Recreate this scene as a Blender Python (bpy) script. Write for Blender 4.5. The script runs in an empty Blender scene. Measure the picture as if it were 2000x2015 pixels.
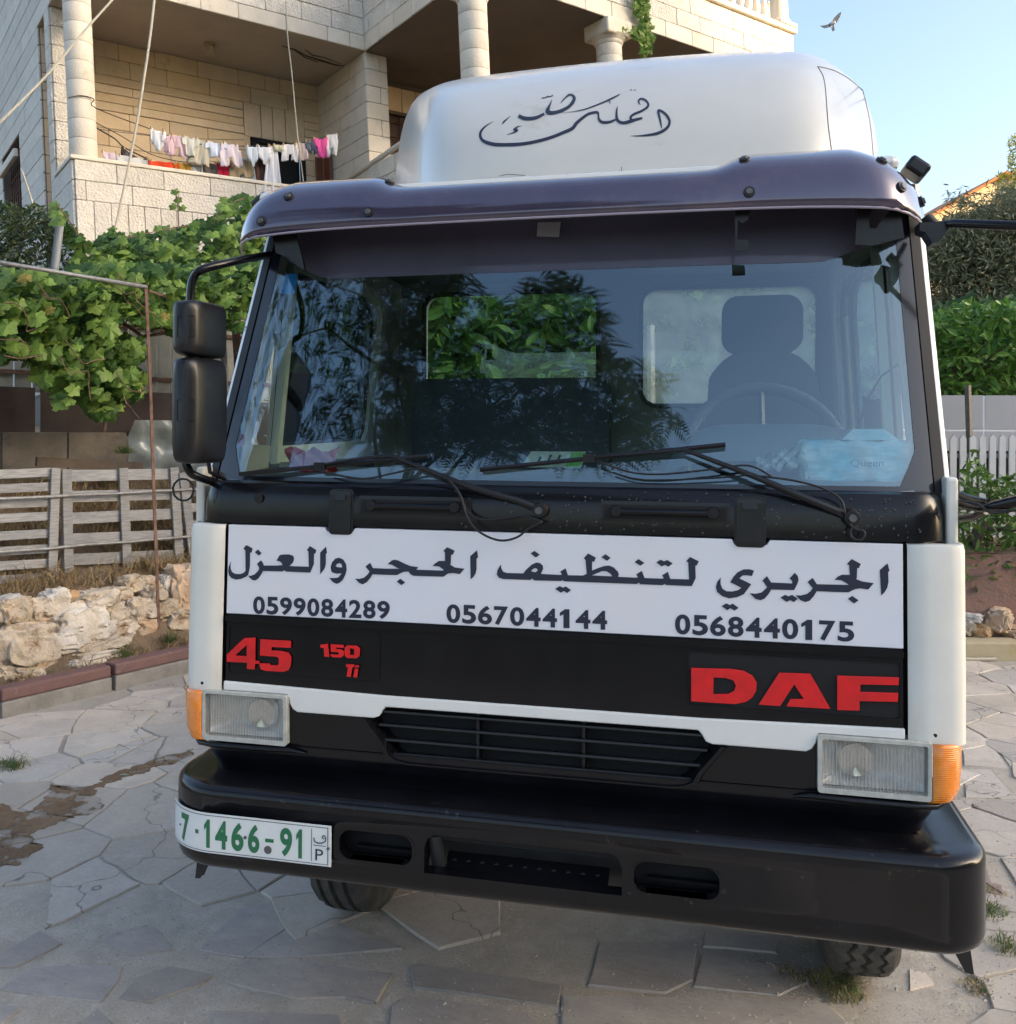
import bpy, math, random
from mathutils import Vector, Matrix, noise
from mathutils.geometry import tessellate_polygon
R = math.radians
random.seed(7)
sc = bpy.context.scene
col = sc.collection

# ------------------------------------------------------------------ camera
CAM = Vector((.436, -2.457, 1.92))
AX = Vector((.9764, .0037, -.2158)).normalized()          # truck x axis seen in (right, down, forward)
AZ = Vector((.0038, -1, 0)); AZ = (AZ - AX * AZ.dot(AX)).normalized()
AY = -AZ.cross(AX) if (-AZ.cross(AX)).z > 0 else AZ.cross(AX)
MW = Matrix((AX, AY, AZ))                                 # camera (right, down, fwd) -> world
FPX, PX0, PY0 = 1768.0, 1000.0, 845.0
cam = bpy.data.cameras.new('camera'); camo = bpy.data.objects.new('camera', cam); col.objects.link(camo)
cam.sensor_fit = 'HORIZONTAL'; cam.sensor_width = 36; cam.lens = 36 * FPX / 2000
cam.shift_y = -(1007.5 - PY0) / 2000
cam.clip_start = .05; cam.clip_end = 2000
r_, u_, b_ = MW @ Vector((1, 0, 0)), MW @ Vector((0, -1, 0)), MW @ Vector((0, 0, -1))
camo.matrix_world = Matrix(((r_.x, u_.x, b_.x, CAM.x), (r_.y, u_.y, b_.y, CAM.y), (r_.z, u_.z, b_.z, CAM.z), (0, 0, 0, 1)))
sc.camera = camo

# ------------------------------------------------------------------ light
SUN_DIR = Vector((.990, -.139, 0)).normalized()           # horizontal direction towards the sun
SUN_EL = 18.0
SKY_STRENGTH = .15
w = bpy.data.worlds.new('World'); sc.world = w; w.use_nodes = True
nt = w.node_tree; nt.nodes.clear()
sky = nt.nodes.new('ShaderNodeTexSky'); sky.sky_type = 'NISHITA'; sky.sun_disc = False
sky.sun_elevation = R(SUN_EL); sky.sun_rotation = math.atan2(SUN_DIR.x, SUN_DIR.y)
sky.air_density = 1.0; sky.dust_density = 7.0; sky.ozone_density = 1.0; sky.altitude = 700
bg = nt.nodes.new('ShaderNodeBackground'); bg.inputs[1].default_value = SKY_STRENGTH
wo = nt.nodes.new('ShaderNodeOutputWorld')
nt.links.new(sky.outputs[0], bg.inputs[0]); nt.links.new(bg.outputs[0], wo.inputs[0])
sl = bpy.data.lights.new('sun', 'SUN'); sl.energy = 5.0; sl.angle = R(.5); sl.color = (1, .72, .40)
so = bpy.data.objects.new('sun', sl); col.objects.link(so)
sd = (SUN_DIR * math.cos(R(SUN_EL)) + Vector((0, 0, math.sin(R(SUN_EL))))).normalized()
so.rotation_euler = sd.to_track_quat('Z', 'Y').to_euler(); so.location = (10, -20, 20)
sc.view_settings.view_transform = 'Standard'; sc.view_settings.look = 'None'
sc.view_settings.gamma = 1; sc.view_settings.use_curve_mapping = False
sc.view_settings.exposure = 1.75
sc.render.engine = 'CYCLES'
sc.cycles.max_bounces = 8; sc.cycles.transparent_max_bounces = 16
sc.cycles.glossy_bounces = 4; sc.cycles.diffuse_bounces = 3; sc.cycles.caustics_reflective = False; sc.cycles.caustics_refractive = False

# ------------------------------------------------------------------ helpers
def ray(px, py): return MW @ Vector(((px - PX0) / FPX, (py - PY0) / FPX, 1))
def atp(px, py, o, n):
    """where the line of sight through a pixel of the photograph meets a plane of the place"""
    r = ray(px, py); return CAM + r * ((o - CAM).dot(n) / r.dot(n))
def atY(px, py, y): return atp(px, py, Vector((0, y, 0)), Vector((0, 1, 0)))
def atX(px, py, x): return atp(px, py, Vector((x, 0, 0)), Vector((1, 0, 0)))
def atZ(px, py, z=0.): return atp(px, py, Vector((0, 0, z)), Vector((0, 0, 1)))
def atT(px, py, t): return CAM + ray(px, py) * t

def tag(o, label=None, cat=None, group=None, kind=None):
    if label: o['label'] = label
    if cat: o['category'] = cat
    if group: o['group'] = group
    if kind: o['kind'] = kind
    return o
def empty(name, loc=(0, 0, 0), label=None, cat=None, group=None, kind=None, parent=None, mat=None):
    o = bpy.data.objects.new(name, None); col.objects.link(o); o.empty_display_size = .2
    if mat is not None: o.matrix_world = mat
    else: o.location = loc
    if parent: o.parent = parent
    return tag(o, label, cat, group, kind)
def me(verts, faces, mat, smooth=False, name='m'):
    m = bpy.data.meshes.new(name); m.from_pydata([tuple(v) for v in verts], [], faces)
    if smooth is True: m.polygons.foreach_set('use_smooth', [True] * len(m.polygons))
    elif smooth:
        m.polygons.foreach_set('use_smooth', [True] * len(m.polygons)); m.set_sharp_from_angle(angle=R(smooth))
    if mat: m.materials.append(mat)
    return m
def ob(name, verts, faces, mat, parent=None, smooth=False, bevel=0, seg=2, sub=0, loc=None, solid=0, label=None):
    """one mesh object; verts in the parent's space unless loc shifts the origin"""
    if loc is not None:
        L = Vector(loc); verts = [Vector(v) - L for v in verts]
    o = bpy.data.objects.new(name, me(verts, faces, mat, smooth, name)); col.objects.link(o)
    if loc is not None: o.location = L
    if parent: o.parent = parent
    if solid:
        s = o.modifiers.new('s', 'SOLIDIFY'); s.thickness = solid; s.offset = 0
    if sub:
        s = o.modifiers.new('u', 'SUBSURF'); s.levels = s.render_levels = sub
    if bevel:
        b = o.modifiers.new('b', 'BEVEL'); b.width = bevel; b.segments = seg; b.limit_method = 'ANGLE'; b.angle_limit = R(35); b.harden_normals = bool(smooth)
    if label: o['label'] = label
    return o
class G:
    """collects shapes into one mesh"""
    def __init__(s): s.v = []; s.f = []
    def add(s, v, f):
        n = len(s.v); s.v += [Vector(q) for q in v]; s.f += [tuple(i + n for i in q) for q in f]; return s
    def box(s, a, b, m=None):
        v = [Vector((x, y, z)) for z in (a[2], b[2]) for y in (a[1], b[1]) for x in (a[0], b[0])]
        if m is not None: v = [m @ q for q in v]
        return s.add(v, [(0, 2, 3, 1), (4, 5, 7, 6), (0, 1, 5, 4), (2, 6, 7, 3), (0, 4, 6, 2), (1, 3, 7, 5)])
    def tube(s, pts, r, n=8, cap=True):
        pts = [Vector(p) for p in pts]; rs = r if isinstance(r, (list, tuple)) else [r] * len(pts)
        v = []; f = []; up = None
        for i, p in enumerate(pts):
            t = (pts[min(i + 1, len(pts) - 1)] - pts[max(i - 1, 0)]).normalized()
            if up is None: up = Vector((0, 0, 1)) if abs(t.z) < .9 else Vector((1, 0, 0))
            a = t.cross(up).normalized(); up = a.cross(t).normalized()
            for k in range(n):
                q = 2 * math.pi * k / n; v.append(p + (a * math.cos(q) + up * math.sin(q)) * rs[i])
        for i in range(len(pts) - 1):
            for k in range(n):
                f.append((i * n + k, i * n + (k + 1) % n, (i + 1) * n + (k + 1) % n, (i + 1) * n + k))
        if cap: f.append(tuple(range(n - 1, -1, -1))); f.append(tuple(range((len(pts) - 1) * n, len(pts) * n)))
        return s.add(v, f)
    def grid(s, fn, nu, nv, close=False):
        v = [fn(i / nu, j / nv) for j in range(nv + 1) for i in range(nu + 1)]
        f = [(j * (nu + 1) + i, j * (nu + 1) + i + 1, (j + 1) * (nu + 1) + i + 1, (j + 1) * (nu + 1) + i) for j in range(nv) for i in range(nu)]
        return s.add(v, f)
    def prism(s, loops, fn, d0, d1):
        """polygon with holes (2-D loops), extruded between depths; fn(x, y, depth) -> point"""
        flat = [p for l in loops for p in l]
        tri = tessellate_polygon([[Vector((p[0], p[1], 0)) for p in l] for l in loops])
        n = len(flat); v = [fn(p[0], p[1], d0) for p in flat] + [fn(p[0], p[1], d1) for p in flat]
        f = [tuple(t) for t in tri] + [tuple(i + n for i in reversed(t)) for t in tri]
        k = 0
        for l in loops:
            m = len(l)
            for i in range(m):
                a, b = k + i, k + (i + 1) % m; f.append((a, b, b + n, a + n))
            k += m
        return s.add(v, f)
    def ob(s, name, mat, parent=None, **k): return ob(name, s.v, s.f, mat, parent, **k)
def fixn(o):
    import bmesh
    bm = bmesh.new(); bm.from_mesh(o.data); bmesh.ops.remove_doubles(bm, verts=bm.verts, dist=1e-5)
    bmesh.ops.recalc_face_normals(bm, faces=bm.faces); bm.to_mesh(o.data); bm.free()
    if any(p.use_smooth for p in o.data.polygons): o.data.set_sharp_from_angle(angle=R(40))
    return o
def catmull(p, n=6, closed=False):
    p = [Vector(q) for q in p]; out = []
    m = len(p) if closed else len(p) - 1
    for i in range(m):
        if closed: a, b, c, d = p[i - 1], p[i], p[(i + 1) % len(p)], p[(i + 2) % len(p)]
        else: a, b, c, d = p[max(i - 1, 0)], p[i], p[i + 1], p[min(i + 2, len(p) - 1)]
        for k in range(n):
            t = k / n; out.append(.5 * ((2 * b) + (c - a) * t + (2 * a - 5 * b + 4 * c - d) * t * t + (3 * b - a - 3 * c + d) * t ** 3))
    if not closed: out.append(p[-1])
    return out
def rrect(x0, z0, x1, z1, r, n=5):
    out = []
    for cx, cz, a0 in ((x1 - r, z1 - r, 0), (x0 + r, z1 - r, 90), (x0 + r, z0 + r, 180), (x1 - r, z0 + r, 270)):
        for k in range(n + 1):
            a = R(a0 + 90 * k / n); out.append((cx + r * math.cos(a), cz + r * math.sin(a)))
    return out
def pip(x, y, poly):
    c = False; j = len(poly) - 1
    for i in range(len(poly)):
        a, b = poly[i], poly[j]
        if (a[1] > y) != (b[1] > y) and x < (b[0] - a[0]) * (y - a[1]) / (b[1] - a[1]) + a[0]: c = not c
        j = i
    return c
def copy_tree(o, parent=None):
    c = o.copy(); col.objects.link(c)
    if parent: c.parent = parent
    for ch in list(o.children): copy_tree(ch, c)
    return c

# ------------------------------------------------------------------ materials
def N(nt, t, **k):
    n = nt.nodes.new(t)
    for a, b in k.items(): setattr(n, a, b)
    return n
def mat(name, c, rough=.6, metal=0, c2=None, scale=6, detail=6, bump=0, bscale=40, coat=0, rnd=0, spec=.5, rvar=0,
        stain=None, sscale=2.5, slo=.55, shi=.75, stretch=None, bdist=.01, trans=0, sub=0, bkind='noise', obj=False, wave=None, grit=0, gscale=70, crack=0):
    m = bpy.data.materials.new(name); m.use_nodes = True; nt = m.node_tree
    p = nt.nodes['Principled BSDF']; L = nt.links.new
    p.inputs['Roughness'].default_value = rough; p.inputs['Metallic'].default_value = metal
    p.inputs['Coat Weight'].default_value = coat; p.inputs['Coat Roughness'].default_value = .08
    p.inputs['Specular IOR Level'].default_value = spec
    p.inputs['Transmission Weight'].default_value = trans
    if obj: pos = N(nt, 'ShaderNodeTexCoord').outputs['Object']
    else: pos = N(nt, 'ShaderNodeNewGeometry').outputs['Position']
    if stretch:
        mp = N(nt, 'ShaderNodeMapping'); mp.inputs['Scale'].default_value = stretch; L(pos, mp.inputs[0]); pos = mp.outputs[0]
    cur = None
    def mixc(fac, a, b):
        x = N(nt, 'ShaderNodeMix', data_type='RGBA'); L(fac, x.inputs[0])
        for s, i in ((a, 6), (b, 7)):
            if hasattr(s, 'default_value') or hasattr(s, 'is_linked'): L(s, x.inputs[i])
            else: x.inputs[i].default_value = (*s, 1)
        return x.outputs[2]
    def nz(s, d=6, r=.6):
        n = N(nt, 'ShaderNodeTexNoise'); n.inputs['Scale'].default_value = s; n.inputs['Detail'].default_value = d; n.inputs['Roughness'].default_value = r
        L(pos, n.inputs['Vector']); return n.outputs['Fac']
    def ramp(v, a, b):
        r = N(nt, 'ShaderNodeMapRange'); r.inputs[1].default_value = a; r.inputs[2].default_value = b; L(v, r.inputs[0]); return r.outputs[0]
    cur = c
    if c2: cur = mixc(ramp(nz(scale, detail), .36, .64), c, c2)
    if stain: cur = mixc(ramp(nz(sscale, 8, .7), slo, shi), cur, stain)
    if grit:
        g1 = N(nt, 'ShaderNodeMapRange'); g1.inputs[1].default_value = .3; g1.inputs[2].default_value = .7; g1.inputs[3].default_value = 1 - grit; g1.inputs[4].default_value = 1 + grit * .7; L(nz(gscale, 9, .75), g1.inputs[0])
        vm = N(nt, 'ShaderNodeVectorMath', operation='SCALE'); L(g1.outputs[0], vm.inputs['Scale'])
        if isinstance(cur, tuple): vm.inputs[0].default_value = cur
        else: L(cur, vm.inputs[0])
        cur = vm.outputs[0]
    if crack:
        vo = N(nt, 'ShaderNodeTexVoronoi', feature='DISTANCE_TO_EDGE'); vo.inputs['Scale'].default_value = crack
        wn = N(nt, 'ShaderNodeTexNoise'); wn.inputs['Scale'].default_value = 5; L(pos, wn.inputs[0])
        va = N(nt, 'ShaderNodeVectorMath', operation='MULTIPLY_ADD'); va.inputs[1].default_value = (.35, .35, .35); L(wn.outputs['Color'], va.inputs[0]); L(pos, va.inputs[2]); L(va.outputs[0], vo.inputs['Vector'])
        cur = mixc(ramp(vo.outputs['Distance'], .006, .0), cur, (.16, .14, .12))
    if rnd:
        oi = N(nt, 'ShaderNodeObjectInfo'); hv = N(nt, 'ShaderNodeHueSaturation')
        r = N(nt, 'ShaderNodeMapRange'); r.inputs[3].default_value = 1 - rnd; r.inputs[4].default_value = 1 + rnd; L(oi.outputs['Random'], r.inputs[0])
        L(r.outputs[0], hv.inputs['Value'])
        r2 = N(nt, 'ShaderNodeMath', operation='MULTIPLY'); r2.inputs[1].default_value = 7.31; L(oi.outputs['Random'], r2.inputs[0])
        r3 = N(nt, 'ShaderNodeMath', operation='FRACT'); L(r2.outputs[0], r3.inputs[0])
        r4 = N(nt, 'ShaderNodeMapRange'); r4.inputs[3].default_value = 1 - rnd * 1.2; r4.inputs[4].default_value = 1 + rnd * 1.2; L(r3.outputs[0], r4.inputs[0]); L(r4.outputs[0], hv.inputs['Saturation'])
        if isinstance(cur, tuple): hv.inputs['Color'].default_value = (*cur, 1)
        else: L(cur, hv.inputs['Color'])
        cur = hv.outputs[0]
    if isinstance(cur, tuple): p.inputs['Base Color'].default_value = (*cur, 1)
    else: L(cur, p.inputs['Base Color'])
    if rvar: 
        r = N(nt, 'ShaderNodeMapRange'); r.inputs[3].default_value = max(rough - rvar, 0); r.inputs[4].default_value = rough + rvar; L(nz(scale * 1.7, 6), r.inputs[0]); L(r.outputs[0], p.inputs['Roughness'])
    if bump or wave:
        b = N(nt, 'ShaderNodeBump'); b.inputs['Strength'].default_value = bump or wave[1]; b.inputs['Distance'].default_value = bdist
        if wave:
            wv = N(nt, 'ShaderNodeTexWave', bands_direction=wave[2]); wv.inputs['Scale'].default_value = wave[0]; L(pos, wv.inputs[0]); L(wv.outputs[1], b.inputs['Height'])
        elif bkind == 'noise': L(nz(bscale, 8, .65), b.inputs['Height'])
        else:
            v = N(nt, 'ShaderNodeTexVoronoi'); v.inputs['Scale'].default_value = bscale; L(pos, v.inputs['Vector']); 
            ad = N(nt, 'ShaderNodeMath', operation='ADD'); L(v.outputs['Distance'], ad.inputs[0]); L(nz(bscale * .7, 8, .7), ad.inputs[1]); L(ad.outputs[0], b.inputs['Height'])
        L(b.outputs[0], p.inputs['Normal'])
    return m
def glass(name, tint, refl, rough=.0, ior=1.5):
    """thin sheet of glass: clear tinted sheet plus its mirror reflection"""
    m = bpy.data.materials.new(name); m.use_nodes = True; nt = m.node_tree; nt.nodes.clear(); L = nt.links.new
    t = N(nt, 'ShaderNodeBsdfTransparent'); t.inputs[0].default_value = (*tint, 1)
    g = N(nt, 'ShaderNodeBsdfGlossy'); g.inputs['Roughness'].default_value = rough; g.inputs[0].default_value = (.72, .90, 1, 1)
    f = N(nt, 'ShaderNodeFresnel'); f.inputs[0].default_value = ior
    ma = N(nt, 'ShaderNodeMath', operation='MULTIPLY_ADD'); ma.inputs[1].default_value = 1.0; ma.inputs[2].default_value = refl; ma.use_clamp = True
    x = N(nt, 'ShaderNodeMixShader'); o = N(nt, 'ShaderNodeOutputMaterial')
    L(f.outputs[0], ma.inputs[0]); L(ma.outputs[0], x.inputs[0]); L(t.outputs[0], x.inputs[1]); L(g.outputs[0], x.inputs[2]); L(x.outputs[0], o.inputs[0])
    return m
def leafmat(name, c, c2, tr=.35, rough=.5):
    m = bpy.data.materials.new(name); m.use_nodes = True; nt = m.node_tree; L = nt.links.new
    p = nt.nodes['Principled BSDF']; p.inputs['Roughness'].default_value = rough; p.inputs['Specular IOR Level'].default_value = .35
    geo = N(nt, 'ShaderNodeNewGeometry'); oi = N(nt, 'ShaderNodeObjectInfo')
    n = N(nt, 'ShaderNodeTexNoise'); n.inputs['Scale'].default_value = 9; n.inputs['Detail'].default_value = 3; L(geo.outputs['Position'], n.inputs[0])
    ad = N(nt, 'ShaderNodeMath', operation='ADD'); L(n.outputs[0], ad.inputs[0]); L(geo.outputs['Random Per Island'], ad.inputs[1])
    r = N(nt, 'ShaderNodeMapRange'); r.inputs[1].default_value = .45; r.inputs[2].default_value = 1.25; L(ad.outputs[0], r.inputs[0])
    x = N(nt, 'ShaderNodeMix', data_type='RGBA'); x.inputs[6].default_value = (*c, 1); x.inputs[7].default_value = (*c2, 1); L(r.outputs[0], x.inputs[0])
    hv = N(nt, 'ShaderNodeHueSaturation'); r2 = N(nt, 'ShaderNodeMapRange'); r2.inputs[3].default_value = .75; r2.inputs[4].default_value = 1.25
    L(oi.outputs['Random'], r2.inputs[0]); L(r2.outputs[0], hv.inputs['Value']); L(x.outputs[2], hv.inputs['Color']); L(hv.outputs[0], p.inputs['Base Color'])
    t = N(nt, 'ShaderNodeBsdfTranslucent'); L(hv.outputs[0], t.inputs[0])
    mx = N(nt, 'ShaderNodeMixShader'); mx.inputs[0].default_value = tr
    L(p.outputs[0], mx.inputs[1]); L(t.outputs[0], mx.inputs[2]); L(mx.outputs[0], nt.nodes['Material Output'].inputs[0])
    return m
MT = dict(
    white=mat('white_paint', (.80, .79, .74), .3, coat=.5, c2=(.74, .745, .71), scale=5, stain=(.55, .52, .44), sscale=6, slo=.72, shi=.9, bump=.03, bscale=30),
    banner=mat('banner_vinyl', (.79, .78, .80), .28, c2=(.78, .79, .85), scale=3, coat=.4, stain=(.72, .6, .62), sscale=7, slo=.76, shi=.95),
    cream=mat('cream_paint', (.80, .775, .70), .4, coat=.25, c2=(.75, .725, .65), scale=5, stain=(.4, .37, .3), sscale=5, slo=.68, shi=.85, bump=.04, bscale=25),
    black=mat('black_paint', (.004, .004, .0055), .22, coat=.22, spec=.25, c2=(.007, .007, .009), scale=8, bump=.05, bscale=220, bdist=.002, rvar=.08),
    bumper=mat('bumper_paint', (.004, .004, .0055),   .20, coat=.22, spec=.25, c2=(.007, .007, .009), scale=7, stain=(.07, .066, .058), sscale=34, slo=.62, shi=.8, bump=.06, bscale=160, bdist=.002, rvar=.1),
    plastic=mat('black_plastic', (.008, .008, .010), .32, spec=.4, c2=(.013, .013, .015), scale=20, rvar=.1),
    rubber=mat('rubber', (.008, .008, .009), .55),
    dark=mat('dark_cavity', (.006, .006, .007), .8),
    grey=mat('grey_metal', (.09, .095, .1), .5, metal=.3, c2=(.13, .13, .13), scale=9, stain=(.03, .03, .03), bump=.1, bscale=30),
    navy=mat('dark_lettering', (.017, .022, .045), .4),
    red=mat('red_emblem', (.78, .008, .012), .35, coat=.3, c2=(.62, .008, .012), scale=20),
    visor=mat('purple_visor', (.065, .055, .095), .14, metal=.35, coat=1, c2=(.09, .07, .11), scale=3, stain=(.13, .095, .12), sscale=6, slo=.5, shi=.8, bump=.03, bscale=14),
    fair=mat('fairing_shell', (.62, .605, .55), .27, coat=.35, c2=(.58, .565, .52), scale=3, stain=(.46, .43, .35), sscale=4, slo=.62, shi=.78, bump=.04, bscale=9),
    amber=mat('amber_lens', (.85, .22, .01), .12, coat=1, c2=(.95, .3, .015), scale=14, wave=(60, .35, 'Z'), bdist=.004),
    lamp=mat('lamp_reflector', (.92, .92, .90), .25, metal=.15, coat=.6, c2=(.70, .68, .64), scale=9, bump=.3, bscale=12, bdist=.02),
    plate=mat('plate_white', (.74, .77, .76), .35, c2=(.7, .73, .72), scale=10, coat=.3, stain=(.5, .48, .44), sscale=14, slo=.66, shi=.85),
    pgreen=mat('plate_green', (.02, .16, .07), .4),
    seat=mat('seat_fabric', (.055, .07, .095), .9), dash=mat('dashboard', (.20, .235, .25), .6, bump=.1, bscale=150, bdist=.002),
    inner=mat('cab_lining', (.22, .25, .25), .75), trim=mat('door_trim', (.78, .84, .74), .6), tissue=mat('tissue_pack', (.22, .72, .88), .35, c2=(.70, .88, .9), scale=12, detail=2),
    rust=mat('rusty_steel', (.11, .055, .04), .8, c2=(.2, .12, .09), scale=25, bump=.3, bscale=90),
)
MT['wglass'] = glass('windshield_glass', (.87, .975, .965), .115)
MT['sglass'] = glass('side_glass', (.86, .93, .88), .015)
MT['dglass'] = glass('dusty_haze_glass', (.92, .96, .94), .015)
_nt = MT['dglass'].node_tree; _o = [n for n in _nt.nodes if n.type == 'OUTPUT_MATERIAL'][0]; _s = _o.inputs[0].links[0].from_socket
_d = N(_nt, 'ShaderNodeBsdfTranslucent'); _d.inputs[0].default_value = (.8, .85, .82, 1); _nz = N(_nt, 'ShaderNodeTexNoise'); _nz.inputs['Scale'].default_value = 7; _nz.inputs['Detail'].default_value = 8  # milky dust, its pale haze also put in to brighten the pane
_nt.links.new(N(_nt, 'ShaderNodeNewGeometry').outputs['Position'], _nz.inputs['Vector'])
_r = N(_nt, 'ShaderNodeMapRange'); _r.inputs[1].default_value = .3; _r.inputs[2].default_value = .7; _r.inputs[3].default_value = .18; _r.inputs[4].default_value = .42; _nt.links.new(_nz.outputs['Fac'], _r.inputs[0])
_x = N(_nt, 'ShaderNodeMixShader'); _nt.links.new(_r.outputs[0], _x.inputs[0]); _nt.links.new(_s, _x.inputs[1]); _nt.links.new(_d.outputs[0], _x.inputs[2]); _nt.links.new(_x.outputs[0], _o.inputs[0])
MT['lens'] = None
def lensmat():
    m = bpy.data.materials.new('headlight_glass'); m.use_nodes = True; nt = m.node_tree; nt.nodes.clear(); L = nt.links.new
    pos = N(nt, 'ShaderNodeNewGeometry').outputs['Position']
    t = N(nt, 'ShaderNodeBsdfTransparent'); t.inputs[0].default_value = (.97, .97, .96, 1)
    g = N(nt, 'ShaderNodeBsdfPrincipled'); g.inputs['Roughness'].default_value = .12; g.inputs['Base Color'].default_value = (.62, .62, .6, 1); g.inputs['Coat Weight'].default_value = .8
    wv = N(nt, 'ShaderNodeTexWave', bands_direction='X'); wv.inputs['Scale'].default_value = 36; wv.inputs['Distortion'].default_value = 1.0; L(pos, wv.inputs[0])
    nz = N(nt, 'ShaderNodeTexNoise'); nz.inputs['Scale'].default_value = 14; L(pos, nz.inputs[0])
    b = N(nt, 'ShaderNodeBump'); b.inputs['Strength'].default_value = 1; b.inputs['Distance'].default_value = .012; L(wv.outputs[1], b.inputs['Height']); L(b.outputs[0], g.inputs['Normal'])
    mu = N(nt, 'ShaderNodeMath', operation='MULTIPLY'); L(wv.outputs[1], mu.inputs[0]); L(nz.outputs[0], mu.inputs[1])
    r = N(nt, 'ShaderNodeMapRange'); r.inputs[2].default_value = .6; r.inputs[3].default_value = .10; r.inputs[4].default_value = .34; L(mu.outputs[0], r.inputs[0])
    x = N(nt, 'ShaderNodeMixShader'); o = N(nt, 'ShaderNodeOutputMaterial')
    L(r.outputs[0], x.inputs[0]); L(t.outputs[0], x.inputs[1]); L(g.outputs[0], x.inputs[2]); L(x.outputs[0], o.inputs[0]); return m
MT['lens'] = lensmat()
# ================================================================== GROUND, LEFT SIDE
rnd = random.Random(11)
K0 = atZ(0, 1416); KL = Vector((.397, .918, 0)).normalized(); KN = Vector((-KL.y, KL.x, 0))
def LP(s, d, z): return K0 + KL * s + KN * d + Vector((0, 0, z))
def atL(px, py, d): return atp(px, py, K0 + KN * d, KN)
RO = atZ(1890, 1300); RR = Vector((.9764, .2158, 0)).normalized(); RN = Vector((-.2158, .9764, 0)).normalized()
T0 = (RO - CAM).dot(RN)
def RP(a, b, z): return RO + RR * a + RN * b + Vector((0, 0, z))
mortar = mat('mortar_bed', (.47, .415, .34), .92, c2=(.38, .335, .27), scale=5, detail=10, bump=.6, bscale=70, bdist=.010, stain=(.54, .50, .44), sscale=14, slo=.5, shi=.8, grit=.22, gscale=110)
gv = G().grid(lambda a, b: Vector((-9 + 18 * a, -6 + 18 * b, 0.006 * noise.noise(Vector((a * 60, b * 60, 0))))), 150, 150)
ground = tag(gv.ob('ground', mortar, smooth=True), kind='structure')
far = tag(ob('terrain', [(-450, -260, -.03), (450, -260, -.03), (450, 300, -.03), (-450, 300, -.03)], [(0, 1, 2, 3)], mat('dry_soil', (.2, .16, .11), .95, c2=(.12, .13, .07), scale=.6, bump=.5, bscale=6)), kind='structure')
# flagstones
pale = mat('flagstone_pale', (.62, .54, .445), .62, c2=(.52, .45, .37), scale=4, detail=9, rnd=.14, bump=.35, bscale=26, rvar=.12, stain=(.42, .36, .29), sscale=3.5, slo=.52, shi=.75, grit=.13, gscale=60, crack=1.3)
mid_st = mat('flagstone_mid', (.49, .43, .355), .6, c2=(.40, .35, .29), scale=4, detail=9, rnd=.12, bump=.3, bscale=28, rvar=.14, stain=(.56, .51, .45), sscale=4, slo=.52, shi=.8, grit=.16, gscale=60, crack=1.1)
dark_st = mat('flagstone_grey', (.38, .342, .30), .5, c2=(.30, .27, .24), scale=3.5, detail=9, rnd=.16, bump=.22, bscale=30, rvar=.16, stain=(.44, .40, .35), sscale=5, slo=.5, shi=.8, stretch=(1, 2.2, 1), grit=.14, gscale=60)
pink = mat('flagstone_pink', (.27, .19, .17), .6, c2=(.22, .16, .145), scale=4, rnd=.12, bump=.3, bscale=30)
def slab(poly, m, h=.011, jag=.014):
    P = []
    for i, p in enumerate(poly):
        a, b = Vector(p), Vector(poly[(i + 1) % len(poly)]); n = max(1, int((b - a).length / .07))
        for k in range(n):
            q = a.lerp(b, k / n); q += Vector((noise.noise(Vector((q.x * 9, q.y * 9, 1))), noise.noise(Vector((q.x * 9, q.y * 9, 7))))) * jag; P.append(q)
    c = sum(P, Vector((0, 0))) / len(P); n = len(P); v = []; 
    tx, ty = rnd.uniform(-.003, .003), rnd.uniform(-.003, .003)
    for k, (zz, sc_) in enumerate(((-.04, 1), (h * .55, .997), (h, .982))):
        for q in P: w_ = (q - c) * sc_; v.append((w_.x, w_.y, zz + (w_.x * tx + w_.y * ty) * (k > 0)))
    f = [(j * n + i, j * n + (i + 1) % n, (j + 1) * n + (i + 1) % n, (j + 1) * n + i) for j in (0, 1) for i in range(n)] + [tuple(2 * n + i for i in range(n))]
    o = ob('flagstone', v, f, m, ground); o.location = (c.x, c.y, 0); return o
traced = []
def tr_(z, sc_, pts, m=dark_st, h=.0075):
    P = [atZ(z[0] + x / sc_, z[1] + y / sc_).xy for x, y in pts]; traced.append([(p.x, p.y) for p in P]); slab(P, m, h, .006)
for pts in ([(0,1265),(80,1230),(190,1165),(295,1220),(180,1280),(70,1330),(-60,1330)], [(450,1220),(560,1160),(700,1135),(740,1160),(810,1250),(640,1275)],
            [(640,1385),(800,1330),(1010,1370),(940,1420),(700,1500),(560,1480)], [(0,1440),(150,1340),(300,1325),(580,1330),(560,1400),(480,1500),(250,1475)],
            [(1050,1400),(1160,1300),(1370,1290),(1850,1375),(1780,1500),(1700,1475),(1400,1480),(1200,1440)], [(-40,1515),(110,1520),(60,1560),(-40,1640)], [(370,1594),(460,1535),(530,1594),(500,1680)],
            [(1000,1540),(1600,1560),(1640,1700),(1020,1700)], [(940,1250),(1140,1060),(1330,1010),(1480,1040),(1400,1120),(1150,1290)], [(1150,1285),(1390,1130),(1560,1110),(1900,1245),(1700,1262),(1350,1290)]):
    tr_((0, 1350), 2.3975, pts)
for pts in ([(205,485),(240,480),(780,560),(765,640),(220,565)], [(135,640),(200,600),(640,660),(690,700),(700,760),(130,760)], [(775,600),(1740,615),(1800,640),(1860,700),(1880,790),(770,790)],
            [(1310,445),(1700,495),(1710,550),(1600,600),(1275,565)], [(1315,365),(1590,375),(1588,435),(1312,412)], [(-60,500),(145,515),(70,630),(-60,600)], [(920,400),(1290,395),(1270,540),(1170,590),(880,560)]):
    tr_((700, 1650), 1.918, pts)
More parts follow.
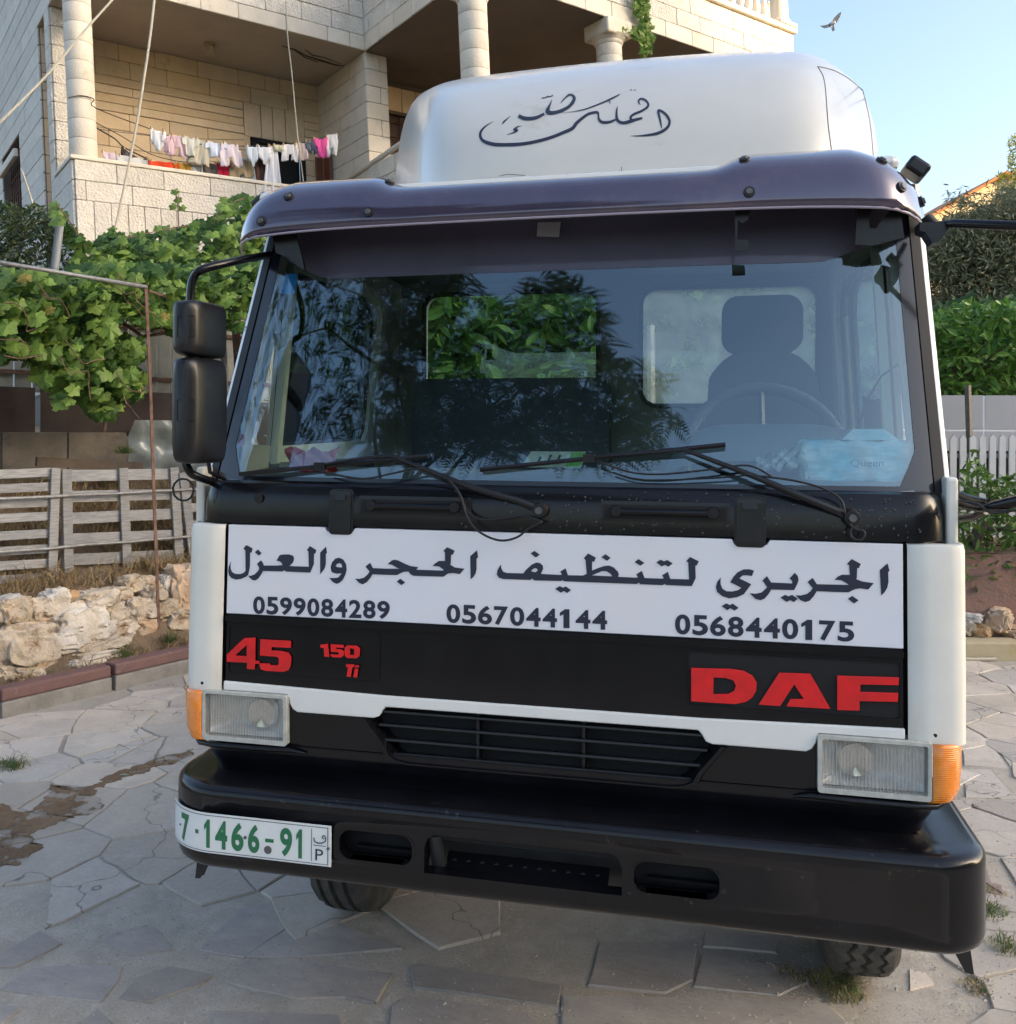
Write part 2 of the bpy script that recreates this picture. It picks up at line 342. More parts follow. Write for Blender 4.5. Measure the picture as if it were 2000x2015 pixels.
for pts, m in (([(1160,400),(1340,400),(1518,600),(1180,590)], pale), ([(1160,200),(1330,190),(1460,390),(1165,370)], pale), ([(1060,700),(1200,740),(1260,830),(1100,780)], pink), ([(1290,1020),(1350,1180),(1420,1190),(1430,1250),(1290,1160)], pink), ([(1290,1290),(1440,1270),(1600,1450),(1600,1640),(1400,1480),(1300,1330)], pink), ([(1350,120),(1500,150),(1600,330),(1480,380),(1340,190)], pale), ([(1440,1000),(1600,990),(1600,1180),(1520,1120)], pale), ([(790,1760),(900,1790),(960,1860),(800,1900)], pale)):
    tr_((1560, 1400), 3.45, pts, m)
# the irregular paving beyond
seeds = []
y = -.3
while y < 9.5:
    x = -6.5
    while x < 5.0:
        seeds.append((x + rnd.uniform(-.2, .2), y + rnd.uniform(-.13, .13))); x += rnd.uniform(.34, .66)
    y += rnd.uniform(.26, .36)
def clip(poly, nx, ny, c):
    out = []
    for i in range(len(poly)):
        a, b = poly[i], poly[(i + 1) % len(poly)]; da, db = a[0] * nx + a[1] * ny - c, b[0] * nx + b[1] * ny - c
        if da <= 0: out.append(a)
        if da * db < 0: t = da / (da - db); out.append((a[0] + (b[0] - a[0]) * t, a[1] + (b[1] - a[1]) * t))
    return out
cells = []
def topx(p):
    c = MW.transposed() @ (Vector(p) - CAM); return (PX0 + FPX * c.x / c.z, PY0 + FPX * c.y / c.z) if c.z > .1 else (-999, -999)
for i, (sx_, sy_) in enumerate(seeds):
    s_ = (Vector((sx_, sy_, 0)) - K0).dot(KN)
    if s_ > -.12: continue
    if (Vector((sx_, sy_, 0)) - RO).dot(RN) > -.1: continue
    q = topx((sx_, sy_, 0))
    if not (-160 < q[0] < 2160 and q[1] < 2300): continue
    if q[1] > 1790 and q[0] < 1880: continue
    if q[1] > 1640 and q[0] > 900 and q[0] < 1900: continue
    if any(pip(sx_, sy_, t) for t in traced): continue
    poly = [(sx_ - 1, sy_ - 1), (sx_ + 1, sy_ - 1), (sx_ + 1, sy_ + 1), (sx_ - 1, sy_ + 1)]
    for j, (tx, ty) in enumerate(seeds):
        if i == j or abs(tx - sx_) > 1.4 or abs(ty - sy_) > 1.4: continue
        dx, dy = tx - sx_, (ty - sy_); L_ = math.hypot(dx, dy)
        poly = clip(poly, dx / L_, dy / L_, (dx / L_) * (sx_ + dx / 2) + (dy / L_) * (sy_ + dy / 2) - rnd.choice((.002, .003, .005, .012)))
        if len(poly) < 3: break
    if len(poly) < 3: continue
    poly = clip(poly, KN.x, KN.y, K0.x * KN.x + K0.y * KN.y - .03)
    if len(poly) >= 3: cells.append((poly, q))
cells.sort(key=lambda c: -c[1][1])
gone = G()
for k, (poly, q) in enumerate(cells[:340]):
    if k < 270: slab(poly, pale if q[1] < 1560 and rnd.random() < .9 else mid_st)
# mud puddle left of the truck, dark damp patches
mud = mat('wet_mud', (.13, .075, .042), .22, c2=(.22, .145, .09), scale=5, grit=.3, gscale=80, bump=.25, bscale=30, rvar=.2)
_nt = mud.node_tree; _o = _nt.nodes['Material Output']; _b = _nt.nodes['Principled BSDF']
_n = N(_nt, 'ShaderNodeTexNoise'); _n.inputs['Scale'].default_value = 6; _n.inputs['Detail'].default_value = 10; _n.inputs['Roughness'].default_value = .7; _nt.links.new(N(_nt, 'ShaderNodeNewGeometry').outputs['Position'], _n.inputs['Vector'])
_r = N(_nt, 'ShaderNodeMapRange'); _r.inputs[1].default_value = .42; _r.inputs[2].default_value = .50; _r.inputs[3].default_value = .12; _r.inputs[4].default_value = .92; _nt.links.new(_n.outputs['Fac'], _r.inputs[0])
_t = N(_nt, 'ShaderNodeBsdfTransparent'); _m = N(_nt, 'ShaderNodeMixShader'); _nt.links.new(_r.outputs[0], _m.inputs[0]); _nt.links.new(_t.outputs[0], _m.inputs[1]); _nt.links.new(_b.outputs[0], _m.inputs[2]); _nt.links.new(_m.outputs[0], _o.inputs[0])
pz = [(0,560),(120,590),(240,500),(240,470),(350,480),(470,455),(500,430),(700,360),(900,300),(900,325),(720,395),(600,425),(500,460),(430,500),(480,560),(430,600),(280,640),(150,690),(190,730),(150,800),(60,845),(-60,860),(-60,760),(20,700),(-60,690),(-60,560)]
P = [atZ(x / 2.3975, 1350 + y / 2.3975, .012) for x, y in pz]
puddle = tag(G().prism([[(p.x, p.y) for p in catmull([(q.x, q.y, 0) for q in P], 9, True)]], lambda x, y, d: Vector((x + .05 * noise.noise(Vector((x * 9, y * 9, 0))) + .03 * noise.noise(Vector((x * 31, y * 31, 4))), y + .04 * noise.noise(Vector((x * 11, y * 11, 8))) + .02 * noise.noise(Vector((x * 37, y * 37, 2))), d)), .0145, .002).ob('mud_puddle', mud), 'brown muddy puddle between the pale flagstones left of the truck', 'puddle')

# grass helper
def blades(spots, m, name, h=(.03, .09), n=40, r=.05, w_=.0022, par=None, lean=.5, seed=1):
    rn = random.Random(seed); g = G()
    for p in spots:
        for _ in range(n):
            a = rn.uniform(0, 6.28); q = Vector(p) + Vector((math.cos(a), math.sin(a), 0)) * r * rn.random() ** .6
            hh = rn.uniform(*h); d_ = Vector((rn.gauss(0, lean), rn.gauss(0, lean), 1)).normalized() * hh; s_ = Vector((math.cos(a + 1), math.sin(a + 1), 0)) * w_
            mid = q + d_ * .55; tip = q + d_ + Vector((d_.x, d_.y, -abs(hh) * .25)) * .7
            g.add([q - s_, q + s_, mid + s_ * .7, mid - s_ * .7, tip], [(0, 1, 2, 3), (3, 2, 4)])
    return g.ob(name, m, par)
green_g = leafmat('grass_green', (.05, .11, .025), (.14, .17, .05), .2); dry_g = leafmat('grass_dry', (.44, .35, .19), (.28, .19, .10), .15, .8)
def clump(px, py, lab, n=150, r=.08, h=(.03, .10), seed=1, z=0., p=None, m=None):
    p = p or atZ(px, py, z); tag(blades([p], m or green_g, 'grass_tuft', h, n, r, seed=seed), lab, 'grass', 'small weeds in the paving')
    blades([p], dry_g, 'dry_blades', (h[0], h[1] * .8), n // 2, r * 1.2, seed=seed + 50, par=col.objects[-1] if False else None)
def tuft(px, py, lab, n=150, r=.08, h=(.03, .10), seed=1, ratio=.5, p=None):
    p = p or atZ(px, py, 0); t = empty('grass_tuft', p, lab, 'grass', 'grass tufts growing between the stones')
    blades([(0, 0, 0)], green_g, 'green_blades', h, int(n * (1 - ratio)), r, par=t, seed=seed)
    blades([(0, 0, 0)], dry_g, 'dry_blades', (h[0] * .6, h[1] * .9), int(n * ratio), r * 1.25, par=t, seed=seed + 9)
tuft(20, 1512, 'short green tuft between the pale stones at the far left', 260, .10, (.03, .10), 2, .15)
tuft(1650, 1945, 'yellow green tuft in front of the tyre under the bumper right end', 420, .085, (.02, .06), 3, .55)
tuft(1560, 1925, 'small sparse tuft just left of the tyre tuft', 120, .05, (.02, .05), 4, .6)
tuft(1950, 1800, 'green tuft by the pink stone beside the bumper right end', 300, .07, (.02, .06), 5, .2)
tuft(1985, 1870, 'green tuft nearest the right photo edge', 260, .07, (.02, .06), 6, .2)
tuft(1945, 1758, 'dry straw tuft above the pink stone by the bumper', 130, .06, (.01, .04), 7, .9)
tuft(1925, 1945, 'small dry tuft at the bottom right under the flap', 160, .05, (.01, .035), 8, .7)
tuft(590, 1952, 'tiny dark weed on the mortar left of centre bottom', 16, .012, (.005, .012), 9, .3)
leafm = G().add([(-.035, 0, .012), (0, .008, .014), (.035, 0, .013), (0, -.01, .014)], [(0, 1, 2, 3)])
for px, py in ((245, 1529),): 
    p = atZ(px, py, .015); tag(ob('fallen_leaf', [Vector(q) for q in leafm.v], leafm.f, mat('pale_leaf', (.3, .42, .33), .5), loc=(0, 0, 0)), 'pale green fallen leaf at the edge of the puddle', 'leaf').location = p

# loose grit and chips on the mortar
g = G(); rn = random.Random(77)
for _ in range(2600):
    px, py = (rn.uniform(0, 1900), rn.uniform(1780, 2015)) if rn.random() < .7 else (rn.uniform(1880, 2000), rn.uniform(1450, 2000))
    p = atZ(px, py, .004 + rn.random() * .008); r = rn.uniform(.0015, .005) * (2 if rn.random() < .03 else 1)
    g.add([p + Vector((r * rn.uniform(.7, 1.3), 0, 0)), p + Vector((-r * .6, r * rn.uniform(.6, 1.2), 0)), p + Vector((-r * .6, -r, 0)), p + Vector((0, 0, r * .9))], [(0, 1, 3), (1, 2, 3), (2, 0, 3)])
tag(g.ob('grit', mat('grit', (.42, .39, .34), .9, c2=(.24, .22, .2), scale=60)), kind='stuff')
# kerb of red painted blocks
kc = mat('kerb_concrete', (.30, .285, .26), .9, c2=(.22, .21, .19), scale=8, bump=.5, bscale=40); kr = mat('kerb_red', (.185, .105, .095), .8, c2=(.16, .09, .083), scale=9, stain=(.32, .25, .22), sscale=9, slo=.6, shi=.8, bump=.4, bscale=50, rnd=.08)
kerb = empty('kerb', LP(0, 0, 0), 'low concrete kerb with faded red top along the left edge of the paving', 'kerb')
def orient(o, s, d, z): 
    o.matrix_world = Matrix(((KL.x, KN.x, 0, 0), (KL.y, KN.y, 0, 0), (0, 0, 1, 0), (0, 0, 0, 1))); o.location = LP(s, d, z) - Vector(o.parent.location) if o.parent else LP(s, d, z)
    return o
for k in range(-4, 11):
    l = .78; o = G().box((0, 0, -.03), (l - .01, .16, .105)).ob('kerb_block', kc, kerb, bevel=.008); orient(o, k * .8 + .01, rnd.uniform(-.004, .004), 0)
    o = G().box((0, 0, 0), (l - .012, .14, .085)).ob('kerb_top', kr, kerb, bevel=.015); orient(o, k * .8 + .011, .006 + rnd.uniform(-.004, .004), .106)
# soil bank
soil = mat('bank_soil', (.22, .155, .10), .95, c2=(.14, .10, .065), scale=4, detail=8, bump=.9, bscale=25, bdist=.03, stain=(.30, .24, .16), sscale=8)
def bankz(d): 
    P = [(0.1, .15), (.22, .17), (.5, .55), (.7, .70), (.95, .76), (1.5, 1.05), (2.1, 1.42), (2.3, 1.5), (6, 1.9), (30, 2.5)]
    for (a, b), (c, e) in zip(P, P[1:]):
        if d <= c: return b + (e - b) * (d - a) / (c - a)
    return P[-1][1]
ds_ = [.1, .15, .22, .3, .4, .5, .6, .7, .85, 1.0, 1.2, 1.5, 1.8, 2.1, 2.3, 3, 4, 6, 10, 30]
g = G(); ns = 60
g.v = [LP(-6 + 20 * i / ns, d, bankz(d) + (.05 * noise.noise(Vector((i * .8, d * 5, 3))) if d > .2 else 0)) for d in ds_ for i in range(ns + 1)]
g.f = [(j * (ns + 1) + i, j * (ns + 1) + i + 1, (j + 1) * (ns + 1) + i + 1, (j + 1) * (ns + 1) + i) for j in range(len(ds_) - 1) for i in range(ns)]
tag(g.ob('soil_bank', soil, smooth=True), kind='structure')
rn = random.Random(5)
sp = [LP(rn.uniform(-1.2, 5), d, bankz(d) - .01) for d in [rn.uniform(.55, 2.1) for _ in range(900)]]
tag(blades(sp, dry_g, 'dry_grass', (.07, .26), 18, .12, .0045, lean=.7), kind='stuff')
sp = [LP(rn.uniform(-1.0, 2.5), rn.uniform(.16, .3), .15) for _ in range(60)] + [LP(rn.uniform(.6, 2.2), rn.uniform(1.0, 1.9), 1.1) for _ in range(50)]
tag(blades(sp, dry_g, 'dry_grass', (.04, .16), 24, .09, .004, lean=.7, seed=4), kind='stuff')
for px, py, d, lab in ((85, 1340, .25, 'low green weed at the kerb foot below the big boulder'), (240, 1290, .25, 'green weed growing on the kerb below the white stone'), (330, 1262, .25, 'green weed at the foot of the rusty pole'), (245, 892, 1.9, 'yellow green weed at the corner of the grey block wall')):
    p = atL(px, py, d); t = empty('weed', p, lab, 'weed'); blades([(0, 0, 0)], green_g, 'blades', (.05, .14), 120, .09, .003, par=t, seed=int(px))
# rough stone retaining wall
rk = [mat('rubble_tan', (.47, .385, .28), .85, c2=(.57, .50, .41), scale=7, detail=8, bump=1, bscale=22, bdist=.02, rnd=.16, stain=(.20, .115, .06), sscale=9, slo=.52, shi=.68),
      mat('rubble_white', (.66, .63, .58), .85, c2=(.50, .44, .36), scale=5, detail=8, bump=1, bscale=20, bdist=.02, rnd=.08, stain=(.28, .16, .08), sscale=5, slo=.6, shi=.75),
      mat('rubble_orange', (.47, .31, .18), .9, c2=(.54, .41, .28), scale=6, detail=8, bump=1, bscale=24, bdist=.02, rnd=.15)]
swl = empty('stone_wall', LP(0, .3, .1), 'rough dry stone retaining wall of tan and white rocks behind the kerb', 'wall')
import bmesh
def rockmesh(seed):
    bm = bmesh.new(); bmesh.ops.create_icosphere(bm, subdivisions=4, radius=.5)
    for v in bm.verts:
        n = v.co.normalized(); b = Vector([math.copysign(abs(c) ** .62, c) for c in n]) * .5
        v.co = b * (1 + .30 * noise.noise(n * 1.6 + Vector((seed * 7.1, 0, 0))) + .20 * noise.noise(n * 4 + Vector((seed, 3, 0))) + .12 * noise.noise(n * 10 + Vector((seed, 9, 0))))
    m = bpy.data.meshes.new('rock'); bm.to_mesh(m); bm.free(); m.polygons.foreach_set('use_smooth', [False] * len(m.polygons)); return m
rms = [[rockmesh(i + 10 * k) for i in range(5)] for k in range(3)]
for k in range(3):
    for m in rms[k]: m.materials.append(rk[k]); (m.polygons.foreach_set('use_smooth', [True] * len(m.polygons)), m.set_sharp_from_angle(angle=R(35)))
def rock(p, sx_, sz_, k, par, dep=None, name='stone'):
    o = bpy.data.objects.new(name, rnd.choice(rms[k])); col.objects.link(o); o.parent = par
    o.matrix_world = Matrix.Translation(Vector(p)) @ Matrix(((KL.x, KN.x, 0, 0), (KL.y, KN.y, 0, 0), (0, 0, 1, 0), (0, 0, 0, 1))) @ Matrix.Rotation(rnd.uniform(-.2, .2), 4, 'Y') @ Matrix.Diagonal((sx_, dep or min(sx_, .3), sz_, 1))
    o.location = Vector(p) - Vector(par.location) if par else p; return o
RK = [(70,1250,190,180,0),(230,1220,170,130,0),(270,1320,110,70,2),(150,1480,370,280,0),(380,1190,150,190,1),(520,1300,330,230,1),(640,1370,200,150,1),(430,1420,240,170,1),(475,1145,90,90,2),(640,1155,230,110,0),(820,1125,130,110,0),(770,1250,150,130,0),(930,1225,190,150,0),(820,1345,170,85,0),(970,1360,150,140,2),(800,1410,160,80,0),(910,1460,100,90,0),(1020,1115,160,110,0),(990,1030,130,70,0),(1150,1050,90,110,1),(1255,1080,200,270,2),(1110,1230,160,110,0),(1220,1300,210,140,0),(640,1480,330,90,0),(620,1570,360,120,1),(230,1600,150,90,2),(150,1660,180,90,0),(40,1680,130,130,0),(20,1400,60,70,1),(900,1055,130,110,0),(1080,1410,110,90,0),(700,1275,100,90,2),(60,1165,130,60,1),(300,1530,140,80,0),(1160,1420,120,80,2),(1300,1430,120,90,0),(760,1500,120,80,0),(1000,1480,110,70,0),(520,1520,120,70,0),(330,1420,110,100,2),(600,1235,110,90,0),(1010,1290,90,70,0),(1060,1180,80,60,1)]
for cx_, cy_, w_, h_, k in RK:
    d_ = .30 + .22 * (1 - (cy_ - 1000) / 750); p = atL(cx_ / 3.513, 850 + cy_ / 3.513, d_); t = (p - CAM).dot(RN); q = 3.513 * FPX / t
    rock(p, w_ / q * 1.22, h_ / q * 1.12, k, swl)
for i in range(40):
    s_ = rnd.uniform(2.0, 6); z = rnd.choice((.25, .42, .58)); rock(LP(s_, .35 + z * .25, z), rnd.uniform(.2, .35), rnd.uniform(.14, .2), rnd.choice((0, 0, 1, 2)), swl)
for i in range(16):
    s_ = rnd.uniform(-2.5, -.3); z = rnd.choice((.25, .42, .58)); rock(LP(s_, .35 + z * .25, z), rnd.uniform(.2, .35), rnd.uniform(.14, .2), rnd.choice((0, 0, 1, 2)), swl)
# pallets used as fence
wood = mat('weathered_wood', (.31, .315, .325), .8, c2=(.20, .205, .215), scale=9, detail=8, rnd=.14, bump=.5, bscale=40, stretch=(1, 1, 9), stain=(.16, .15, .14), sscale=7, slo=.6, shi=.75)
def board(p0, p1, wpx, d, par, m, name='slat', th=.02, zs=3.513, z0=(0, 850)):
    a = atL(z0[0] + p0[0] / zs, z0[1] + p0[1] / zs, d); b = atL(z0[0] + p1[0] / zs, z0[1] + p1[1] / zs, d)
    t = ((a + b) / 2 - CAM).dot(RN); w_ = wpx / zs * t / FPX; L_ = (b - a).length; x = (b - a) / L_; yv = KN; zv = x.cross(yv).normalized()
    loc = Vector(par.location) if par else Vector()
    o = G().box((0, -th / 2, -w_ / 2), (L_, th / 2, w_ / 2)).ob(name, m, par, bevel=.003)
    o.matrix_world = Matrix(((x.x, yv.x, zv.x, 0), (x.y, yv.y, zv.y, 0), (x.z, yv.z, zv.z, 0), (0, 0, 0, 1))); o.location = a - loc; return o
p1_ = empty('pallet', LP(0, .9, .73), 'grey weathered pallet standing upright as fence at the far left', 'pallet', 'pallets reused as fence')
for y0, y1 in ((291, 278), (390, 378), (497, 485), (598, 580), (722, 700), (830, 805), (930, 905), (1032, 1000)): board((-260, y0 + 12), (350, y1), 62, .90, p1_, wood)
board((385, 250), (360, 1028), 62, .87, p1_, wood, 'end_board')
p2_ = empty('pallet', LP(1, .9, .73), 'grey weathered pallet standing upright between the far left one and the rusty pole', 'pallet', 'pallets reused as fence')
for y0, y1 in ((305, 290), (448, 430), (600, 565), (745, 712), (885, 852)): board((430, y0), (1200, y1), 76, .90, p2_, wood)
for x0, ya, x1, yb in ((460, 258, 475, 968), (852, 250, 880, 945), (1203, 246, 1240, 885)): board((x0, ya), (x1, yb), 66, .87, p2_, wood, 'upright')
p3_ = empty('pallet', LP(2.1, .9, .73), 'tilted grey pallet leaning behind the truck mirror', 'pallet', 'pallets reused as fence')
board((1265, 280), (1345, 930), 66, .85, p3_, wood, 'upright')
for y0 in (315, 420, 530, 650, 760): board((1240, y0), (1700, y0 - 30), 58, .90, p3_, wood)
rodm = mat('galvanised_rod', (.28, .29, .3), .55, metal=.4, c2=(.2, .2, .2), scale=30)
for a, b, lab in (((-60, 984), (520, 957), 'upper steel rod tied across the pallets'), ((-60, 1092), (560, 1040), 'lower steel rod tied across the pallets')):
    P = [atL(a[0] + (b[0] - a[0]) * k / 8, a[1] + (b[1] - a[1]) * k / 8 + rnd.uniform(-1, 1), .84) for k in range(9)]
    tag(G().tube(P, .013, 8).ob('steel_rod', rodm, smooth=True, loc=P[0]), lab, 'rod')
P = [atL(287, 560, .33), atL(296, 760, .33), atL(304, 1000, .33), atL(313, 1240, .33)]
pole = tag(G().tube(P, .0155, 4).ob('rusty_pole', MT['rust'], loc=P[-1]), 'thin rusty steel pole standing in front of the pallets', 'pole')
P = [atL(-60, 506, .33), atL(289, 565, .33)]; tag(G().tube(P, .016, 8).ob('steel_pipe', rodm, smooth=True, loc=P[0]), 'grey pipe running level under the vine to the rusty pole', 'pipe')
P = [atL(292, 572, .35), atL(345, 590, .9)]; tag(G().tube(P, .010, 6).ob('trellis_bar', MT['rust'], loc=P[0]), 'short rusty bar going back from the pole top', 'bar')
# structures behind the pallets
blk = mat('block_wall', (.25, .215, .18), .9, c2=(.18, .155, .13), scale=5, bump=.6, bscale=30, stain=(.1, .085, .07), sscale=4)
lw = empty('low_wall', LP(0, 2.2, 1.2), 'low grey brown concrete block wall behind the far left pallet', 'wall')
for k in range(7):
    o = G().box((0, 0, 0), (.59, .18, .5)).ob('wall_block', blk, lw, bevel=.008); orient(o, -2.0 + k * .6, 2.15, 1.38 + rnd.uniform(-.004, .004))
brn = mat('brown_sheet', (.055, .035, .032), .55, c2=(.085, .055, .05), scale=3, bump=.3, bscale=9, stain=(.03, .02, .018), sscale=3)
for a, b, lab in ((-1.6, 1.35, 'dark brown sheet above the block wall at the far left'), (1.4, 3.4, 'reddish brown sheet right of the rusty pole behind the mirror')):
    g = G().grid(lambda u, v: LP(a + (b - a) * u, 2.28 + .02 * math.sin(u * 19), 1.84 + .45 * v), 16, 2); tag(g.ob('metal_sheet', brn, loc=LP(a, 2.28, 1.84), solid=.01), lab, 'sheet')
cg = mat('pale_board', (.42, .43, .40), .7, c2=(.33, .34, .32), scale=5, rnd=.10, stain=(.22, .22, .2), sscale=4, bump=.1)
bf = empty('board_fence', LP(2, 2.5, 2.2), 'pale grey upright board fence half hidden below the vine', 'fence')
for k in range(46):
    o = G().box((0, 0, 0), (.15, .018, .95)).ob('board', cg, bf, bevel=.003); orient(o, -1.2 + k * .165, 2.5 + rnd.uniform(-.01, .01), 2.24 + rnd.uniform(-.02, .02))
for z in (2.42, 2.95):
    o = G().box((0, 0, 0), (7.6, .03, .04)).ob('fence_rail', MT['rust'], bf); orient(o, -1.2, 2.46, z)
g = G().grid(lambda u, v: LP(2.2 + 1.6 * u, 2.1 + .05 * math.sin(u * 30 + v * 4) + .03 * math.sin(v * 11 + u * 7), 1.45 + .55 * v), 40, 12)
tag(g.ob('plastic_sheeting', mat('plastic_sheet', (.42, .46, .45), .25, c2=(.3, .34, .34), scale=6, coat=.6), smooth=True, loc=LP(2.2, 2.1, 1.45)), 'crumpled pale plastic sheeting behind the rusty pole', 'plastic sheet')
o = board((250, 205), (985, 240), 62, 1.75, None, mat('old_plank', (.13, .10, .08), .8, c2=(.09, .07, .055), scale=7), 'plank', .04); tag(o, 'dark old plank lying above the pallets in front of the block wall', 'plank')
for a, b, w_ in (((905, 865), (960, 700), 24), ((1080, 790), (1015, 640), 16)): pass
# leaning timbers by the mirror
for i, (a, b, w_, lab) in enumerate((((1690, 1090), (1700, 1600), 34, 'upright grey timber just right of the big mirror'), ((1780, 930), (1800, 1250), 50, 'dark brown post behind the mirror by the truck pillar'))):
    m_ = wood if i == 0 else MT['rust']
    tag(board(a, b, w_, 1.6, None, m_, 'timber', .05, 3.836, (0, 400)), lab, 'timber')
# white iron gate seen through the side window
iron = mat('white_iron', (.5, .52, .5), .5)
A = atL(560, 880, .95)
gt = empty('iron_gate', A, 'white wrought iron gate seen through the passenger side window', 'gate')
sA = (A - K0).dot(KL)
for k in range(26):
    s_ = sA - .2 + k * .11; zt = 2.25 + .12 * abs(math.sin(k * 1.05))
    G().tube([LP(s_, .95, 1.1) - A, LP(s_, .95, zt) - A], .007, 5).ob('gate_bar', iron, gt)
for z in (1.85, 2.2, 1.2): G().tube([LP(sA - .25, .95, z) - A, LP(sA + 2.7, .95, z) - A], .009, 5).ob('gate_rail', iron, gt)
for k in range(13):
    s_ = sA - .09 + k * .22; G().tube([LP(s_ - .11 + .11 * math.cos(a) + .0, .95, 2.25 + .13 * math.sin(a)) - A for a in [q * math.pi / 8 for q in range(9)]], .006, 5).ob('gate_arch', iron, gt)

# ---------------------------------------------------------------- leaves
def leaf_grape(seed=0):
    rn = random.Random(seed); out = []
    for k in range(24):
        a = -math.pi / 2 + 2 * math.pi * k / 24; lob = .86 + .14 * math.cos(5 * (a - math.pi / 2)); r = .48 * lob * (1 + (.07 if k % 2 else -.07) + rn.uniform(-.04, .04))
        if k == 0: r = .12
        out.append(Vector((r * math.cos(a), r * math.sin(a) + .05, -.10 * abs(math.cos(a)) + rn.uniform(-.03, .03))))
    return [Vector((0, 0, .04))] + out, [(0, 1 + k, 1 + (k + 1) % 24) for k in range(24)]
def leaf_oval(): 
    v = [(0, -.5, 0), (.16, -.2, .05), (.18, .1, .05), (.08, .38, .02), (0, .52, -.03), (-.08, .38, .02), (-.18, .1, .05), (-.16, -.2, .05), (0, 0, -.02)]
    return [Vector(q) for q in v], [(8, i, (i + 1) % 8) for i in range(8)]
def leaf_thin():
    v = [(0, -.5, 0), (.09, 0, .03), (0, .5, 0), (-.09, 0, .03)]
    return [Vector(q) for q in v], [(0, 1, 2), (0, 2, 3)]
def frame_to(n, up=Vector((0, 0, 1)), roll=0):
    n = n.normalized(); y_ = (up - n * up.dot(n)); y_ = y_.normalized() if y_.length > .01 else Vector((1, 0, 0)); x_ = y_.cross(n)
    m = Matrix(((x_.x, y_.x, n.x), (x_.y, y_.y, n.y), (x_.z, y_.z, n.z))); return m @ Matrix.Rotation(roll, 3, 'Z')
def foliage(pts, leaf, size, mt, name, par=None, seed=1, facing=None, spread=.8, kind=None, loc=None, droop=0.):
    """pts: leaf positions; one joined mesh"""
    rn = random.Random(seed); lv, lf = leaf; n = len(lv); V = []; F = []; L_ = Vector(loc) if loc is not None else (Vector(par.location) if par else Vector())
    for p in pts:
        nrm = Vector((rn.gauss(0, 1), rn.gauss(0, 1), rn.gauss(0, 1))).normalized() * spread + (facing or Vector((0, -.4, .6)))
        M_ = frame_to(nrm, roll=rn.uniform(0, 6.28)); s = rn.uniform(*size); o_ = len(V); q0 = Vector(p) - L_
        V += [q0 + M_ @ (q * s) for q in lv]; F += [tuple(i + o_ for i in f) for f in lf]
    o = ob(name, V, F, mt, par)
    if not par: o.location = L_
    if kind: o['kind'] = kind
    return o
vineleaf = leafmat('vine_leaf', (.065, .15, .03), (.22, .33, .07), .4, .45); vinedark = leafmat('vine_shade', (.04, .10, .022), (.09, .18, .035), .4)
vreg = [[(-60,545),(60,535),(125,545),(150,500),(110,440),(100,400),(130,425),(165,480),(200,470),(215,450),(245,465),(300,452),(350,445),(400,440),(425,420),(440,390),(475,385),(500,395),(720,420),(740,560),(735,640),(500,660),(470,650),(430,640),(350,665),(330,640),(285,640),(235,625),(215,660),(270,670),(285,700),(250,720),(285,740),(280,775),(245,790),(210,825),(185,815),(160,780),(125,800),(105,770),(60,720),(40,700),(-60,740)]]
gl = [leaf_grape(i) for i in range(4)]; gms = [me(v, f, vineleaf, False, 'leaf') for v, f in gl]
vine = empty('grape_vine', LP(1.4, .8, .7), 'sprawling grape vine with lobed green leaves over the trellis on the left', 'vine')
VL = Vector(vine.location); rn = random.Random(21)
def inreg(regs, n, rn):
    out = []
    for reg in regs:
        x0, x1 = min(p[0] for p in reg), max(p[0] for p in reg); y0, y1 = min(p[1] for p in reg), max(p[1] for p in reg)
        while len(out) < n:
            a, b = rn.uniform(x0, x1), rn.uniform(y0, y1)
            if pip(a, b, reg): out.append((a, b))
    return out
near = inreg(vreg, 300, rn)
for (a, b) in near:
    p = atL(a, b, rn.uniform(.45, .75) + (.8 if b < 520 else 0)); o = bpy.data.objects.new('leaf', rn.choice(gms)); col.objects.link(o); o.parent = vine
    s = rn.uniform(.10, .18); nrm = Vector((.15, -.75, .55)) + Vector((rn.gauss(0, .4), rn.gauss(0, .4), rn.gauss(0, .35)))
    o.matrix_world = (frame_to(nrm, roll=math.pi + rn.uniform(-.9, .9)).to_4x4()) @ Matrix.Diagonal((s, s, s, 1)); o.location = p - VL
oldm = leafmat('old_vine_leaf', (.24, .26, .05), (.26, .19, .05), .3, .6); oms = [me(v, f, oldm, False, 'leaf') for v, f in gl]
for (a, b) in inreg(vreg, 9, rn):
    o = bpy.data.objects.new('old_leaf', rn.choice(oms)); col.objects.link(o); o.parent = vine; s = rn.uniform(.07, .12)
    o.matrix_world = (frame_to(Vector((rn.gauss(0, .5), -.7, .5)), roll=rn.uniform(0, 6)).to_4x4()) @ Matrix.Diagonal((s, s, s, 1)); o.location = atL(a, b, .5 + (.8 if b < 520 else 0)) - VL; o['label'] = 'yellowed vine leaf'
for q in range(16):
    a, b = rn.choice(near); d_ = .5 + (.8 if b < 520 else 0); p0 = atL(a, b, d_); P = [p0]
    for _ in range(5): P.append(P[-1] + KL * rn.uniform(-.02, .12) + Vector((0, 0, rn.uniform(-.12, .03))) + KN * rn.uniform(-.04, .04))
    G().tube([p - VL for p in catmull(P, 3)], .004, 4).ob('vine_cane', MT['rust'], vine)
pts = [atL(a, b, rn.uniform(.6, 1.6) + (.8 if b < 520 else 0)) for a, b in inreg(vreg, 3800, rn)]
for k in range(4): foliage(pts[k::4], gl[k], (.09, .17), vineleaf if k % 2 else vinedark, 'vine_foliage', vine, seed=k, facing=Vector((.15, -.8, .6)), spread=.55, kind='stuff')
